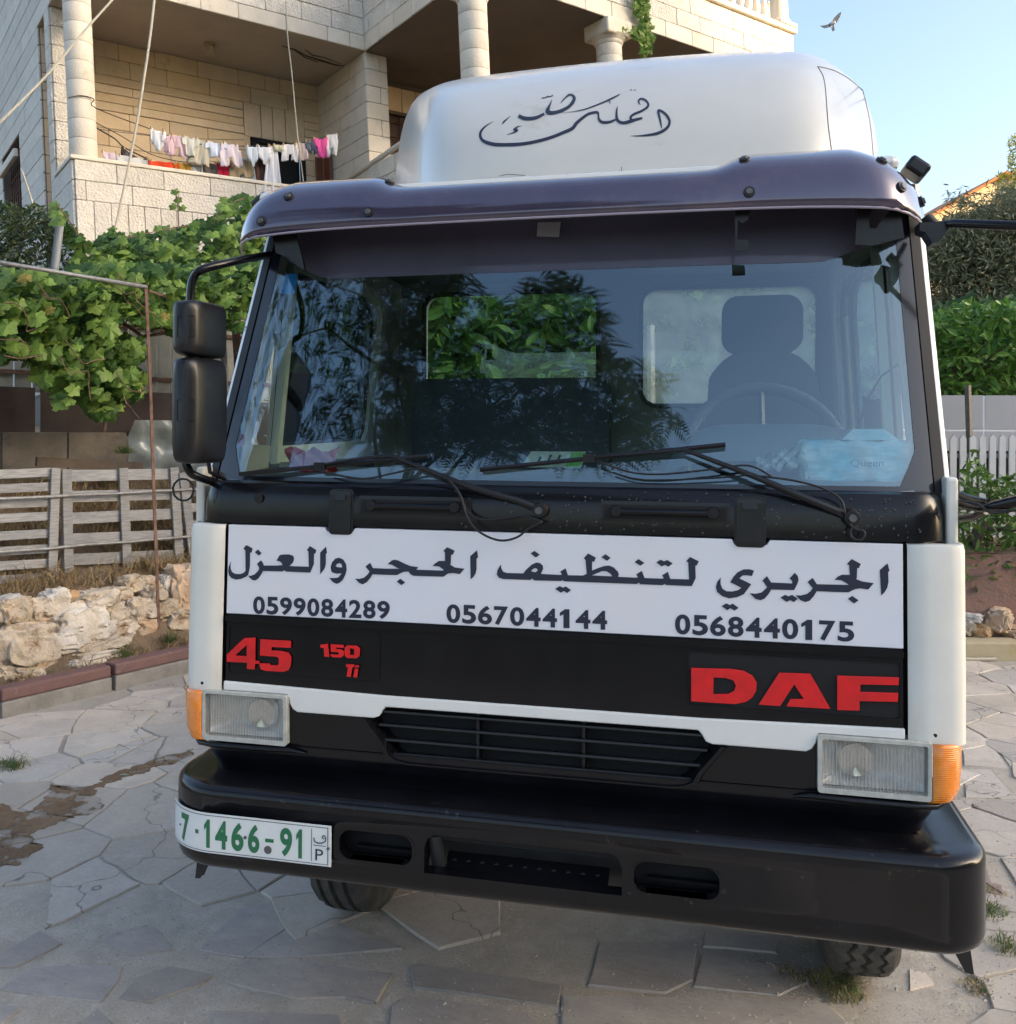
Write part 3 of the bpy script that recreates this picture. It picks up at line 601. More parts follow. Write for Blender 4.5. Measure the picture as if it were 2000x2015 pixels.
for st_ in ([(480, 390), (440, 405), (420, 440)], [(395, 440), (330, 450), (240, 470)], [(230, 640), (215, 560), (205, 520)], [(110, 400), (140, 440), (170, 490)], [(345, 375), (350, 400), (352, 445)]):
    G().tube([atL(*q, 1.5) - VL for q in st_], .006, 5).ob('vine_stem', MT['rust'], vine)
for a, b in ((345, 376), (350, 392), (340, 405), (358, 408), (440, 392), (455, 400), (222, 452), (310, 448)):
    o = bpy.data.objects.new('leaf', rn.choice(gms)); col.objects.link(o); o.parent = vine; s = .10
    o.matrix_world = (frame_to(Vector((.2, -.8, .4)), roll=rn.uniform(0, 6)).to_4x4()) @ Matrix.Diagonal((s, s, s, 1)); o.location = atL(a, b, 1.5) - VL
for st_ in ([(205, 560), (212, 640), (200, 700), (215, 770), (205, 850)], [(330, 655), (280, 662), (250, 640), (210, 620)]):
    G().tube([atL(*q, 1.1) - VL for q in st_], .016, 6).ob('vine_trunk', mat('vine_bark', (.09, .06, .045), .9), vine)
# shrub at the far left
shm = leafmat('shrub_leaf', (.03, .06, .022), (.07, .10, .035), .2)
sh_ = empty('shrub', LP(1.3, 2.0, 1.4), 'dark small-leaved shrub in front of the stone house at the far left', 'shrub')
sh_.location = atL(-40, 520, 3.2)
reg = [[(-80,430),(-40,395),(10,395),(40,405),(70,400),(100,420),(125,450),(150,480),(150,540),(60,560),(-80,560)]]
foliage([atL(a, b, rn.uniform(1.6, 3.0)) for a, b in inreg(reg, 2600, rn)], leaf_oval(), (.04, .085), shm, 'foliage', sh_, 3, Vector((0, -.6, .6)), .9, 'stuff')
for q in range(7): G().tube([Vector((0, 0, 0)), atL(-30 + q * 25, 420 + (q % 3) * 12, 2.2) - Vector(sh_.location)], [.02, .004], 5).ob('branch', mat('bark', (.07, .055, .045), .9), sh_)
P = [atL(118, 440, 1.5), atL(107, 535, 1.5)]; tag(G().tube(P, .034, 12).ob('drain_pipe', mat('grey_pipe', (.2, .22, .245), .5), smooth=50, loc=P[1]), 'vertical grey plastic pipe rising out of the vine', 'pipe')

# ================================================================== RIGHT SIDE
def atR(px, py, b): return atT(px, py, T0 + b)
yk = empty('yellow_kerb', RP(0, 0, 0), 'low yellow painted kerb at the far right edge of the paving', 'kerb')
ykm = mat('kerb_yellow', (.46, .40, .26), .8, c2=(.40, .33, .19), scale=7, bump=.3, bscale=40, rnd=.06, stain=(.42, .31, .09), sscale=3)
def orr(o, a, b, z):
    o.matrix_world = Matrix(((RR.x, RN.x, 0, 0), (RR.y, RN.y, 0, 0), (0, 0, 1, 0), (0, 0, 0, 1))); o.location = RP(a, b, z) - (Vector(o.parent.location) if o.parent else Vector()); return o
for k in range(-5, 4): orr(G().box((.005, 0, -.03), (.795, .22, .15)).ob('kerb_block', ykm, yk, bevel=.012), k * .8 - .25, rnd.uniform(-.003, .003), 0)
tag(G().tube([RP(-.3, -.04, .022), RP(.28, -.04, .024)], .012, 6).ob('thin_pipe', mat('ivory_pipe', (.5, .46, .36), .5), loc=RP(-.3, -.04, .02)), 'thin ivory pipe lying along the foot of the yellow kerb', 'pipe')
pinkw = mat('pink_bank', (.25, .135, .10), .95, c2=(.19, .12, .095), scale=4, bump=.9, bscale=14, bdist=.03, stain=(.33, .27, .22), sscale=5, slo=.62, shi=.8)
g = G().grid(lambda u, v: RP(-5 + 9 * u, .22 + .25 * v + .06 * noise.noise(Vector((u * 30, v * 3, 0))), .12 + [0, .08, .2, .45, .62, .72][int(round(v * 5))]), 60, 5)
tag(g.ob('earth_bank', pinkw, smooth=True), kind='structure')
tag(G().grid(lambda u, v: RP(-5 + 60 * u, .46 + 60 * v, .84 + .8 * v), 4, 4).ob('upper_terrace', soil), kind='structure')
prk = [(1895,1232,36,26,0),(1930,1238,44,24,2),(1965,1222,50,40,2),(1990,1245,40,24,2),(1910,1215,30,14,1)]
for i, (a, b, w_, h_, k) in enumerate(prk):
    p = atR(a, b, .28); q = FPX / (T0 + .28); o = rock(p, w_ / q * 1.1, h_ / q * 1.2, k, None, .2, 'rock'); tag(o, ['tan rock at the foot of the earth bank nearest the truck', 'flat orange rock at the kerb in the middle of the bank', 'pointed reddish rock against the earth bank', 'orange rock on the kerb at the photo edge', 'small whitish stone higher on the earth bank'][i], 'rock')
pw = mat('picket_white', (.62, .62, .62), .55, c2=(.56, .57, .58), scale=8, rnd=.05)
pf_ = empty('picket_fence', RP(0, 1.5, .85), 'white picket fence with pointed pales in front of the grey panel wall', 'fence')
for k in range(-16, 12):
    c_ = atR(1877.2 + 19.35 * k, 856 - .35 * k, 1.5); c_ -= RP(0, 1.5, .85)
    h = c_.z + .0; a = (c_.dot(RR)); 
    o = G().prism([[(-.032, -.05), (.032, -.05), (.032, h - .035), (0, h), (-.032, h - .035)]], lambda x, z, d: RR * x + RN * d + Vector((0, 0, z)), 0, .02).ob('picket', pw, pf_); o.location = RR * a
for z in (.30, .80):
    G().box((-2.2, .022, z), (1.8, .05, z + .045), Matrix(((RR.x, RN.x, 0, 0), (RR.y, RN.y, 0, 0), (0, 0, 1, 0), (0, 0, 0, 1)))).ob('rail', mat('rail_grey', (.2, .2, .2), .6), pf_)
pgm = mat('grey_panel', (.40, .41, .43), .5, c2=(.37, .38, .40), scale=2, rnd=.03)
gw = empty('panel_wall', RP(0, 2.5, 0), 'smooth grey panel wall with thin white joint lines behind the pickets', 'wall')
for k in range(-5, 5):
    for j, (z0, z1) in enumerate(((1.70, 1.92), (1.942, 2.32))):
        a = atR(1938, 850, 2.5); a = (a - RP(0, 2.5, 0)).dot(RR)
        o = G().box((0, 0, 0), (.975, .05, z1 - z0)).ob('panel', pgm, gw); orr(o, a + .0075 + k * 1.0, 2.5, z0)
orr(G().box((-5, .3, .8), (5, .35, 1.75)).ob('gap_shade', mat('gap_shade', (.03, .03, .03), .9), gw), 0, 2.5, 0)  # dark sheet added behind the pickets, standing for the shade in their gaps
o = G().box((-5, .006, 1.71), (5, .08, 2.315)).ob('white_backing', mat('white_joint', (.85, .85, .85), .6), gw); orr(o, 0, 2.5, 0)
P = [atR(1905, 758, 1.62), atR(1912, 1000, 1.62)]; tag(G().tube(P, .032, 4).ob('wooden_post', mat('post_wood', (.24, .2, .17), .85, c2=(.17, .145, .125), scale=20, bump=.5), loc=P[1]), 'old brown wooden post sticking up behind the picket fence', 'post')
barkm = mat('tree_bark', (.08, .065, .05), .95, bump=.6, bscale=30)
def tree(name, base, reg, b, bd, n, leaf, size, mt, lab, cat='tree', seed=1, facing=Vector((0, -.5, .6)), spread=.9, group=None, nb=7, clump=0, core=None):
    t = empty(name, base, lab, cat, group); rn = random.Random(seed); B_ = Vector(base); P = inreg([reg], n, rn)
    if clump:
        C_ = inreg([reg], clump, rn); P = []
        while len(P) < n:
            c = rn.choice(C_); q = (c[0] + rn.gauss(0, 16), c[1] + rn.gauss(0, 13)); P.append(q)
        cd = {c: rn.uniform(0, bd) for c in C_}
    pts = [atR(a, b_, b + rn.uniform(0, bd)) for a, b_ in P]
    foliage(pts, leaf, size, mt, 'crown', t, seed, facing, spread, 'stuff')
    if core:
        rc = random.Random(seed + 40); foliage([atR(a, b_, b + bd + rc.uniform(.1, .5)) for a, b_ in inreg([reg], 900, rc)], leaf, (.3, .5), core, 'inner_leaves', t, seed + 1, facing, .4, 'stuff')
    cx_ = sum(p[0] for p in reg) / len(reg); top = min(p[1] for p in reg)
    tr = G().tube([Vector((0, 0, 0)), (atR(cx_, (top + max(p[1] for p in reg)) / 2, b + bd / 2) - B_)], [.09, .05], 8).ob('trunk', barkm, t, smooth=True)
    for k in range(nb):
        q = rn.choice(pts) - B_; G().tube([Vector((0, 0, 0)).lerp(atR(cx_, (top + max(p[1] for p in reg)) / 2, b + bd / 2) - B_, rn.uniform(.4, 1)), q], [.03, .006], 5).ob('limb', barkm, t)
    return t
citm = leafmat('citrus_leaf', (.04, .11, .02), (.12, .24, .045), .3, .35); olm = leafmat('olive_leaf', (.13, .15, .08), (.28, .30, .18), .15, .6); cit2 = leafmat('orange_leaf', (.05, .12, .02), (.12, .22, .04), .3, .4)
lo, lt = leaf_oval(), leaf_thin()
cit_core = leafmat('citrus_shade', (.025, .06, .015), (.05, .11, .025), .15)  # darker copy of the citrus leaf, the crown's inner shade put into it
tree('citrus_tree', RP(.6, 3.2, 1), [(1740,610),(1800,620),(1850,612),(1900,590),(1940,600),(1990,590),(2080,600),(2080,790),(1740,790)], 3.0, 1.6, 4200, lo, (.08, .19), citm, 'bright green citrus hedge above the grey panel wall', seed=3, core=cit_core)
tree('olive_tree', RP(.8, 5.5, 1), [(1770,525),(1815,505),(1840,470),(1872,458),(1882,405),(1908,392),(1935,410),(1950,388),(1990,376),(2090,380),(2090,640),(1770,640)], 5.2, 1.6, 34000, lt, (.09, .16), olm, 'dusty grey green olive tree rising behind the citrus hedge', seed=4, clump=260, nb=10)
tree('poplar_tree', RP(3, 13, 1), [(1985,270),(2000,262),(2090,255),(2090,400),(1990,395),(1965,375),(1960,340),(1985,335)], 18, 2, 2200, lt, (.14, .26), leafmat('sunlit_leaf', (.12, .16, .02), (.2, .24, .03), .3), 'yellow green tree top catching the sun at the right photo edge', seed=5)
tree('orange_bush', RP(.3, .8, .5), [(1893,925),(1905,905),(1920,880),(1925,905),(1945,930),(1960,950),(1985,930),(2080,930),(2080,1150),(1990,1150),(1975,1170),(1950,1150),(1925,1165),(1905,1140),(1880,1130),(1850,1080),(1850,1010),(1893,985)], .35, .8, 1500, lo, (.055, .12), cit2, 'young orange bush with glossy leaves in front of the picket fence', 'bush', seed=6, spread=1.1)
# greenery behind the cab, seen through its windows
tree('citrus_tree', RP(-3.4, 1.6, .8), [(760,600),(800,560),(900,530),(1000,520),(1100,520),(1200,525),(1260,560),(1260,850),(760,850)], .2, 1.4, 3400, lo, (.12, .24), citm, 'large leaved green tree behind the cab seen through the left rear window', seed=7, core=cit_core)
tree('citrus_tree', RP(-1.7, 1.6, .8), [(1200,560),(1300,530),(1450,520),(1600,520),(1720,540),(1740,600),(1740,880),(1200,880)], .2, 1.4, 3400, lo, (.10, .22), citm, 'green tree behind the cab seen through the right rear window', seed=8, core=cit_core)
P = [atR(1281, 640, .0), atR(1283, 900, .0)]; tag(G().tube(P, .035, 6).ob('pale_stake', mat('pale_wood', (.5, .47, .42), .8), loc=P[1]), 'pale wooden stake behind the cab in the right rear window', 'stake')
# distant house
hs = empty('house', atT(1990, 760, 40), 'far house with orange tiled roof and sunlit cream gable wall at the right', 'house'); HB = Vector(hs.location)
cw = mat('cream_wall', (.62, .52, .34), .85, c2=(.56, .47, .31), scale=1, bump=.2, bscale=8)
A, Bq, Cq = atT(1826, 433, 40), atT(1975, 346, 40), atT(2200, 470, 40)
g = G().prism([[(0, 0), (0, (A - HB).z), ((Bq - A).dot(RR), (Bq - HB).z), ((Cq - A).dot(RR), (A - HB).z), ((Cq - A).dot(RR), 0)]], lambda x, z, d: (A - HB) * 1 - Vector((0, 0, (A - HB).z)) + RR * x + RN * d + Vector((0, 0, z)), 0, 6); g.ob('gable_wall', cw, hs)
rt_ = mat('roof_tiles', (.5, .19, .06), .8, c2=(.42, .15, .05), scale=3, wave=(9, .6, 'Z'))
sl_ = (Bq - A)
for P0, P1 in ((A, Bq), (Cq - Vector((0, 0, (Cq - A).z)), Bq)):
    e = (P1 - P0); P0 = P0 - e * .06; up = Vector((0, 0, .16)); v = [P0 - HB - RN * .3, P1 - HB - RN * .3, P1 - HB + RN * 6.2, P0 - HB + RN * 6.2]
    ob('roof_slope', [q + Vector((0, 0, .02)) for q in v] + [q + up for q in v], [(0, 1, 2, 3), (4, 7, 6, 5), (0, 4, 5, 1), (1, 5, 6, 2), (2, 6, 7, 3), (3, 7, 4, 0)], rt_, hs)
# pigeon
bd = empty('pigeon', atT(1637, 50, 14), 'grey white pigeon flying in the clear sky', 'bird')
bm_ = mat('pigeon_grey', (.5, .5, .52), .7, c2=(.62, .6, .58), scale=30); cr, cu, cf = RR, Vector((0, 0, 1)), RN
def bv(x, z, y=0): return cr * x + cu * z + cf * y
q = 14 / FPX
ob_ = G().tube([bv(14 * q, 14 * q, .03), bv(9 * q, 9 * q), bv(2 * q, 4 * q), bv(-6 * q, 2 * q), bv(4 * q, -10 * q, .04)][1:4], [.018, .035, .012], 8).ob('body', bm_, bd, smooth=True)
G().tube([bv(8 * q, 8 * q), bv(13 * q, 10 * q)], [.022, .012], 8).ob('head', bm_, bd, smooth=True)
def wing(pts, name): P = [bv(a * q, b * q, c) for a, b, c in pts]; ob(name, P, [tuple(range(len(P)))], bm_, bd, solid=.006)
wing([(4, 2, 0), (9, 6, 0), (14, 14, -.05), (15, 22, -.09), (9, 19, -.08), (2, 12, -.04), (-1, 4, 0)], 'wing'); wing([(0, 4, 0), (-8, 5, .06), (-18, 6, .12), (-10, 0, .1), (0, -1, .03)], 'wing'); wing([(4, 2, 0), (8, -7, .03), (4, -9, .05), (0, -3, .02)], 'tail')

# hillside added out of view towards the sun, crest shaped to shade the yard
HX = Vector((-SUN_DIR.y, SUN_DIR.x, 0))   # towards the view side
HILLZ = 8.5 + (200 + .9) * math.tan(R(SUN_EL))
g = G().grid(lambda u, v: SUN_DIR * (60 + 140 * min(v * 1.25, 1) + 60 * max(0, v - .8) * 5) + HX * (-340 + 374 * u) + Vector((0, 0, -3 + (HILLZ + 3 + min(14, max(0, 14.5 - (-340 + 374 * u)) * 1.1)) * min(1, max(0, (1 - u) * 374 / 12)) * min(v * 1.25, 1) ** 1.45 + (.7 * noise.noise(Vector((u * 14, v * 3, 5))) + .5 * noise.noise(Vector((u * 60, v * 9, 2)))) * min(1, v * 2))), 200, 20)
tag(g.ob('shade_hill', mat('shade_hill_scrub', (.11, .105, .065), .95, c2=(.20, .18, .125), scale=.15, bump=.5, bscale=1), smooth=True), kind='structure')
# ================================================================== STONE HOUSE
BU_c = Vector((-.0455, -1, 0)).normalized(); BX_c = Vector((2270, -103, 1768)).normalized(); BX_c = (BX_c - BU_c * BX_c.dot(BU_c)).normalized()
BY_c = Vector((-1375, 63, 1768)).normalized(); BY_c = (BY_c - BU_c * BY_c.dot(BU_c) - BX_c * BY_c.dot(BX_c)).normalized()
HX_, HY_, HZ_ = MW @ BX_c, MW @ BY_c, MW @ BU_c
HO = atT(145, 313, 12.0)
HM = Matrix(((HX_.x, HY_.x, HZ_.x, HO.x), (HX_.y, HY_.y, HZ_.y, HO.y), (HX_.z, HY_.z, HZ_.z, HO.z), (0, 0, 0, 1))); HI = HM.inverted()
def hb(px, py, ax, val):
    """house coordinates of the point a pixel shows on the plane axis = val"""
    r = HI.to_3x3() @ ray(px, py); c = HI @ CAM; t = (val - c[ax]) / r[ax]; return c + r * t
house = empty('stone_house', mat=HM, label='large two storey house of pale chiselled stone with balconies and round columns', cat='house')
st1 = mat('limestone_grey', (.70, .655, .58), .85, c2=(.62, .58, .51), scale=4, detail=8, rnd=.07, bump=.6, bscale=30, bdist=.02, bkind='vor', stain=(.50, .46, .40), sscale=2.2, slo=.55, shi=.85, obj=False, grit=.10, gscale=40)
st2 = mat('limestone_warm', (.72, .57, .38), .85, c2=(.66, .51, .335), scale=4, detail=8, rnd=.07, bump=.35, bscale=26, bdist=.02, stain=(.38, .27, .15), sscale=3, slo=.6, shi=.85, grit=.08, gscale=40)
st3 = mat('limestone_smooth', (.72, .66, .56), .8, c2=(.66, .60, .505), scale=3, detail=8, rnd=.06, bump=.3, bscale=30, bdist=.02, stain=(.38, .33, .26), sscale=3, slo=.58, shi=.85, grit=.08, gscale=40)
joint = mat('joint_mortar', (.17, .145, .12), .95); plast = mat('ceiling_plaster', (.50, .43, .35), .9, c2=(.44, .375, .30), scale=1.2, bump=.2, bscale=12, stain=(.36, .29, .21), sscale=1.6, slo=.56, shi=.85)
plast2 = mat('porch_shade_plaster', (.20, .165, .135), .9, c2=(.165, .135, .11), scale=1.0, bump=.2, bscale=10, stain=(.12, .095, .075), sscale=1.3, slo=.55, shi=.8)  # darker than the balcony plaster: porch shade put into the colour
def unitstone(m):
    e = .5; b = .5; v = []
    for z in (-.5, .5):
        pass
    o = G(); c = .03
    pts = [(-.5 + c, -.5), (.5 - c, -.5), (.5, -.5 + c * 1), (.5, .5 - c), (.5 - c, .5), (-.5 + c, .5), (-.5, .5 - c), (-.5, -.5 + c)]
    v = [(x, 0, z) for x, z in pts] + [(x, -.85, z) for x, z in pts] + [(x * .975, -1, z * .94) for x, z in pts]
    f = [(j * 8 + i, j * 8 + (i + 1) % 8, (j + 1) * 8 + (i + 1) % 8, (j + 1) * 8 + i) for j in (0, 1) for i in range(8)] + [tuple(range(16, 24))]
    return me(v, f, m, False, 'stone')
us = {id(m): unitstone(m) for m in (st1, st2, st3)}
nst = [0]
def stone(o, a, n, x0, x1, z0, z1, m, dep=.03):
    """o: point on the wall, a: unit vector along it, n: outward normal, all in house space"""
    gp_ = .0045; q = bpy.data.objects.new('stone', us[id(m)]); col.objects.link(q); q.parent = house
    c = o + a * (x0 + x1) / 2 + Vector((0, 0, (z0 + z1) / 2)); w_, h_ = x1 - x0 - 2 * gp_, z1 - z0 - 2 * gp_; d_ = dep * rnd.uniform(.85, 1.15)
    x_, y_ = a * w_, -n * d_
    q.matrix_local = Matrix(((x_.x, y_.x, 0, c.x), (x_.y, y_.y, 0, c.y), (x_.z, y_.z, h_, c.z), (0, 0, 0, 1))); nst[0] += 1
    return q
ax_, ay_ = Vector((1, 0, 0)), Vector((0, 1, 0)); nF, nS = -ay_, -ax_
def row(o, a, n, joints, z0, z1, m, dep=.03):
    for p, q in zip(joints, joints[1:]): stone(o, a, n, p, q, z0, z1, m, dep)
def js(x0, x1, step, off=0, jit=.06):
    out = [x0]; x = x0 + off if off > .12 else x0 + step
    while x < x1 - .15: out.append(x + rnd.uniform(-jit, jit)); x += step
    return out + [x1]
V0 = Vector((0, 0, 0))
def core(name, a, b, m=joint): return G().box(a, b).ob(name, m, house)
# block 1: balcony parapet
core('parapet_core', (0, 0, -6), (4.5, .2, -.002)); core('parapet_core', (0, .2, -6), (.2, 1.0, -.002))
row(V0, ax_, nF, [0] + [hb(x, 330, 1, 0).x for x in (228, 320, 411, 500, 580)] + [4.5], -.272, 0, st1)
row(V0, ax_, nF, [0, .13] + [hb(x, 370, 1, 0).x for x in (259, 349, 437, 520)] + [4.5], -.541, -.272, st1)
row(V0, ax_, nF, [.22 * k for k in range(21)] + [4.5], -1.095, -.541, st1)
for k in range(3): row(V0, ax_, nF, js(0, 4.5, .62, .3 * (k % 2)), -1.366 - .27 * k, -1.096 - .27 * k, st1)
for z0, z1, j in ((-.272, 0, [0, .45, 1.0]), (-.541, -.272, [0, .2, .62, 1.0]), (-1.095, -.541, [0, .22, .44, .66, 1.0]), (-1.366, -1.096, [0, .6, 1.0])): row(V0, ay_, nS, j, z0, z1, st1)
G().box((-.05, -.05, .0), (4.5, .22, .055)).ob('coping', st3, house, bevel=.012); G().box((-.05, .22, .0), (.22, 1.0, .055)).ob('coping', st3, house, bevel=.012)
# pilaster
core('pilaster_core', (.0, 1.02, -2), (.5, 1.3, 2.45))
for k in range(16):
    z1 = 2.45 - .272 * k; z0 = z1 - .272
    stone(Vector((0, 1.02, 0)), ax_, nF, 0, .5, z0, z1, st1, .025); stone(Vector((0, 1.02, 0)), ay_, nS, 0, .28, z0, z1, st1, .025)
# left wall, receding
wz = [-3.0 + .272 * k for k in range(31)]
dzw = (2.45 - -3.0) % .272; wz = [z + dzw for z in wz]
win0, win1, wzb, wzt = 3.54, 5.2, -.3, wz[min(range(len(wz)), key=lambda i: abs(wz[i] - 1.37))]
core('wall_core', (.0, 1.77, -6), (.6, 3.54, 6)); core('wall_core', (.0, 5.2, -6), (.6, 12, 6)); core('wall_core', (0, 3.54, wzt), (.6, 5.2, 6)); core('wall_core', (0, 3.54, -6), (.6, 5.2, wzb))
for i, (z0, z1) in enumerate(zip(wz, wz[1:])):
    y_start = 1.77
    if z0 >= 2.44: y_start = 0
    if z0 >= wzt - .01 or z1 <= wzb + .01: row(V0, ay_, nS, [y_start, 1.77 + 1.2 + .5 * (i % 2), 5.4 + .6 * (i % 2), 9.5] if y_start else [0, .9 + .5 * (i % 2), 3.0 + .5 * (i % 2), 5.4 + .6 * (i % 2), 9.5], z0, z1, st1, .022)
    else:
        row(V0, ay_, nS, [y_start, 3.54], z0, z1, st1, .022)
        if z0 < .9: row(V0, ay_, nS, [5.2, 7.4, 9.5], z0, z1, st1, .022)
        else: row(V0, ay_, nS, [5.2, 9.5], z0, z1, st1, .022)
wd = empty('window', (0, 4.37, .5), parent=house)
def lo_(g, c): g.v = [q - Vector(c) for q in g.v]; return g
c_ = (0, 4.37, .5)
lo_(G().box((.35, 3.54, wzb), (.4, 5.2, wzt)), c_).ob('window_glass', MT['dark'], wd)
lo_(G().box((-.10, 3.62, 1.0), (-.02, 5.1, 1.14)), c_).ob('awning_box', st3, wd, bevel=.02)
for k in range(9): lo_(G().tube([(.10, 3.6 + k * .19, wzb), (.10, 3.6 + k * .19, wzt)], .012, 4), c_).ob('window_bar', MT['rust'], wd)
for k in range(6): lo_(G().tube([(.09, 3.54, wzb + .1 + k * .28), (.09, 5.2, wzb + .1 + k * .28)], .012, 4), c_).ob('window_bar', MT['rust'], wd)
# end of that wall + back wall of the balcony
core('back_wall_core', (.0, 1.785, -2), (3.22, 2.0, 2.6)); core('back_wall_core', (4.22, 1.785, -2), (12, 2.0, 2.6)); core('back_wall_core', (3.22, 1.785, 1.33), (4.22, 2.0, 2.6))
YB = Vector((0, 1.785, 0)); X = lambda *p: [hb(x, y, 1, 1.785).x for x, y in p]
row(YB, ax_, nF, [0.01, .7] + X((232, 100), (304, 120), (388, 140), (468, 160), (520, 170), (550, 175)) + [4.55], 2.185, 2.45, st2, .02)
row(YB, ax_, nF, [0.01, .4] + X((186, 130), (255, 145), (328, 165), (412, 180), (493, 205), (566, 220)) + [4.55], 1.91, 2.185, st2, .02)
for k, (z0, z1) in enumerate(((1.77, 1.91), (1.63, 1.77), (1.495, 1.63), (1.36, 1.495))):
    row(YB, ax_, nF, [0.01, 1.3, 3.11] if k % 2 else [.01, 3.11], z0, z1, st2, .03); row(YB, ax_, nF, [4.22, 4.55], z0, z1, st2, .03)
row(YB, ax_, nF, [3.11] + X((511, 220), (534, 225), (559, 230), (582, 236)) + [4.22], 1.33, 1.91, st2, .04)
for k, z1 in enumerate((1.36, 1.085, .81, .535, .26, -.015, -.29)):
    row(YB, ax_, nF, [0.01] + [.62 + .62 * q + .3 * (k % 2) for q in range(4)] + [3.22], z1 - .275, z1, st2, .02); row(YB, ax_, nF, [4.22, 4.55], z1 - .275, z1, st2, .02)
dr = empty('door', (3.72, 1.8, .3), parent=house); c_ = (3.72, 1.8, .3)
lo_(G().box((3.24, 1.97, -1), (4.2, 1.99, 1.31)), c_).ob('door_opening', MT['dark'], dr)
for x0, x1, z0, z1 in ((3.225, 3.30, -1, 1.325), (4.14, 4.215, -1, 1.325), (3.225, 4.215, 1.25, 1.325)): lo_(G().box((x0, 1.74, z0), (x1, 1.84, z1)), c_).ob('door_frame', MT['dark'], dr, bevel=.004)
shb = mat('brown_shutter', (.17, .055, .025), .5, c2=(.12, .04, .02), scale=8, coat=.3)
sr = empty('shutter', (4.3, 1.3, .3), parent=house); c_ = (4.3, 1.3, .3); p0, p1 = hb(622, 330, 1, 1.70), hb(650, 330, 1, 1.25)
lo_(G().prism([[(p0.x, 1.70), (p0.x + .03, 1.70), (p1.x + .03, 1.25), (p1.x, 1.25)]], lambda x, y, d: Vector((x, y, d)), -1, 1.12), c_).ob('shutter_leaf', shb, sr)
for t in (0, .5, .96):
    x, y = p0.x + (p1.x - p0.x) * t, 1.70 - .45 * t; lo_(G().box((x - .012, y - .03, -1), (x + .012, y, 1.14)), c_).ob('shutter_stile', shb, sr, bevel=.004)
# side wall of the balcony (also the pillar)
core('side_wall_core', (4.53, .03, -2), (4.93, 1.77, 2.45)); XS = Vector((4.53, 0, 0))
for k in range(13):
    z1 = 2.45 - .272 * k; z0 = z1 - .272; j = [.03, .35, .95, 1.5, 1.77] if k % 2 else [.03, .55, 1.15, 1.77]
    row(XS, ay_, nS, j, z0, z1, st3 if k else st3, .02)
    row(Vector((4.51, .03, 0)), ax_, nF, [0, .27, .42] if k % 2 == 0 else [0, .42], z0, z1, st3, .022)
G().box((.0, .0, 2.452), (4.55, 1.8, 2.60)).ob('balcony_ceiling', plast, house)
G().box((.2, .2, -1.1), (4.53, 1.8, -1.0)).ob('balcony_floor', plast, house)
# beams
core('beam_core', (.03, .03, 2.46), (4.5, .3, 5.2)); core('beam_core', (.03, .3, 2.46), (.3, 1.8, 5.2))
zb_ = [2.45, 2.69, 2.975, 3.25, 3.53, 3.8, 4.1]
for k, (z0, z1) in enumerate(zip(zb_, zb_[1:])):
    xs_ = {0: [0] + [hb(x, y, 1, 0).x for x, y in ((300, 5), (394, 15), (468, 33), (562, 50), (643, 75), (687, 85))] + [4.5]}.get(k) or js(0, 4.5, .60, .35 * (k % 2))
    row(V0, ax_, nF, xs_, z0, z1, st1 if k else st3, .03)
core('beam_core', (4.53, -3.03, 2.46), (4.8, .1, 3.4)); core('beam_core', (4.53, -3.03, 2.46), (11.97, -2.8, 3.4)); core('beam_core', (11.8, -3.03, 2.46), (11.99, 2, 3.4))
XQ, YQ = Vector((4.5, 0, 0)), Vector((0, -3.06, 0))
zc_ = [2.45, 2.72, 3.0, 3.33]
for k, (z0, z1) in enumerate(zip(zc_, zc_[1:])):
    row(XQ + Vector((.03, 0, 0)), ay_, nS, js(-3.06, 0.03, .52, .3 * (k % 2), .04), z0, z1, st3 if k == 0 else st1, .03)
    row(Vector((0, -3.03, 0)), ax_, nF, js(4.5, 12.0, .60, .33 * ((k + 1) % 2), .05), z0, z1, st3 if k == 0 else st1, .03)
for k in range(3, 5): row(XQ + Vector((.03, 0, 0)), ay_, nS, js(-3.06, 0.03, .52, .3 * (k % 2), .04), 3.33 + .27 * (k - 3), 3.6 + .27 * (k - 3), st1, .03)
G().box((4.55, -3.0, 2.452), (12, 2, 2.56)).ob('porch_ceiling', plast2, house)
G().box((8.5, -3.13, 3.335), (12.05, -2.8, 3.43)).ob('coping', st3, house, bevel=.02); G().box((11.78, -2.8, 3.335), (12.05, 1, 3.43)).ob('coping', st3, house, bevel=.02)
bal = G(); prb = [(0, .07), (.05, .07), (.08, .045), (.22, .075), (.42, .04), (.52, .055), (.58, .045), (.6, .07), (.66, .07)]
n_ = 10; bal.v = [Vector((r * math.cos(2 * math.pi * i / n_), r * math.sin(2 * math.pi * i / n_), z)) for z, r in prb for i in range(n_)]; bal.f = [(j * n_ + i, j * n_ + (i + 1) % n_, (j + 1) * n_ + (i + 1) % n_, (j + 1) * n_ + i) for j in range(len(prb) - 1) for i in range(n_)]
bmh = me(bal.v, bal.f, st3, True, 'baluster')
for x in [8.7 + .235 * k for k in range(12)]:
    o = bpy.data.objects.new('baluster', bmh); col.objects.link(o); o.parent = house; o.location = (x, -2.95, 3.43)
for y in [-2.6 + .26 * k for k in range(8)]:
    o = bpy.data.objects.new('baluster', bmh); col.objects.link(o); o.parent = house; o.location = (11.9, y, 3.43)
G().box((8.5, -3.05, 4.09), (11.6, -2.85, 4.19)).ob('hand_rail', st3, house)
pr = empty('corner_post', (11.74, -2.95, 3.43), parent=house)
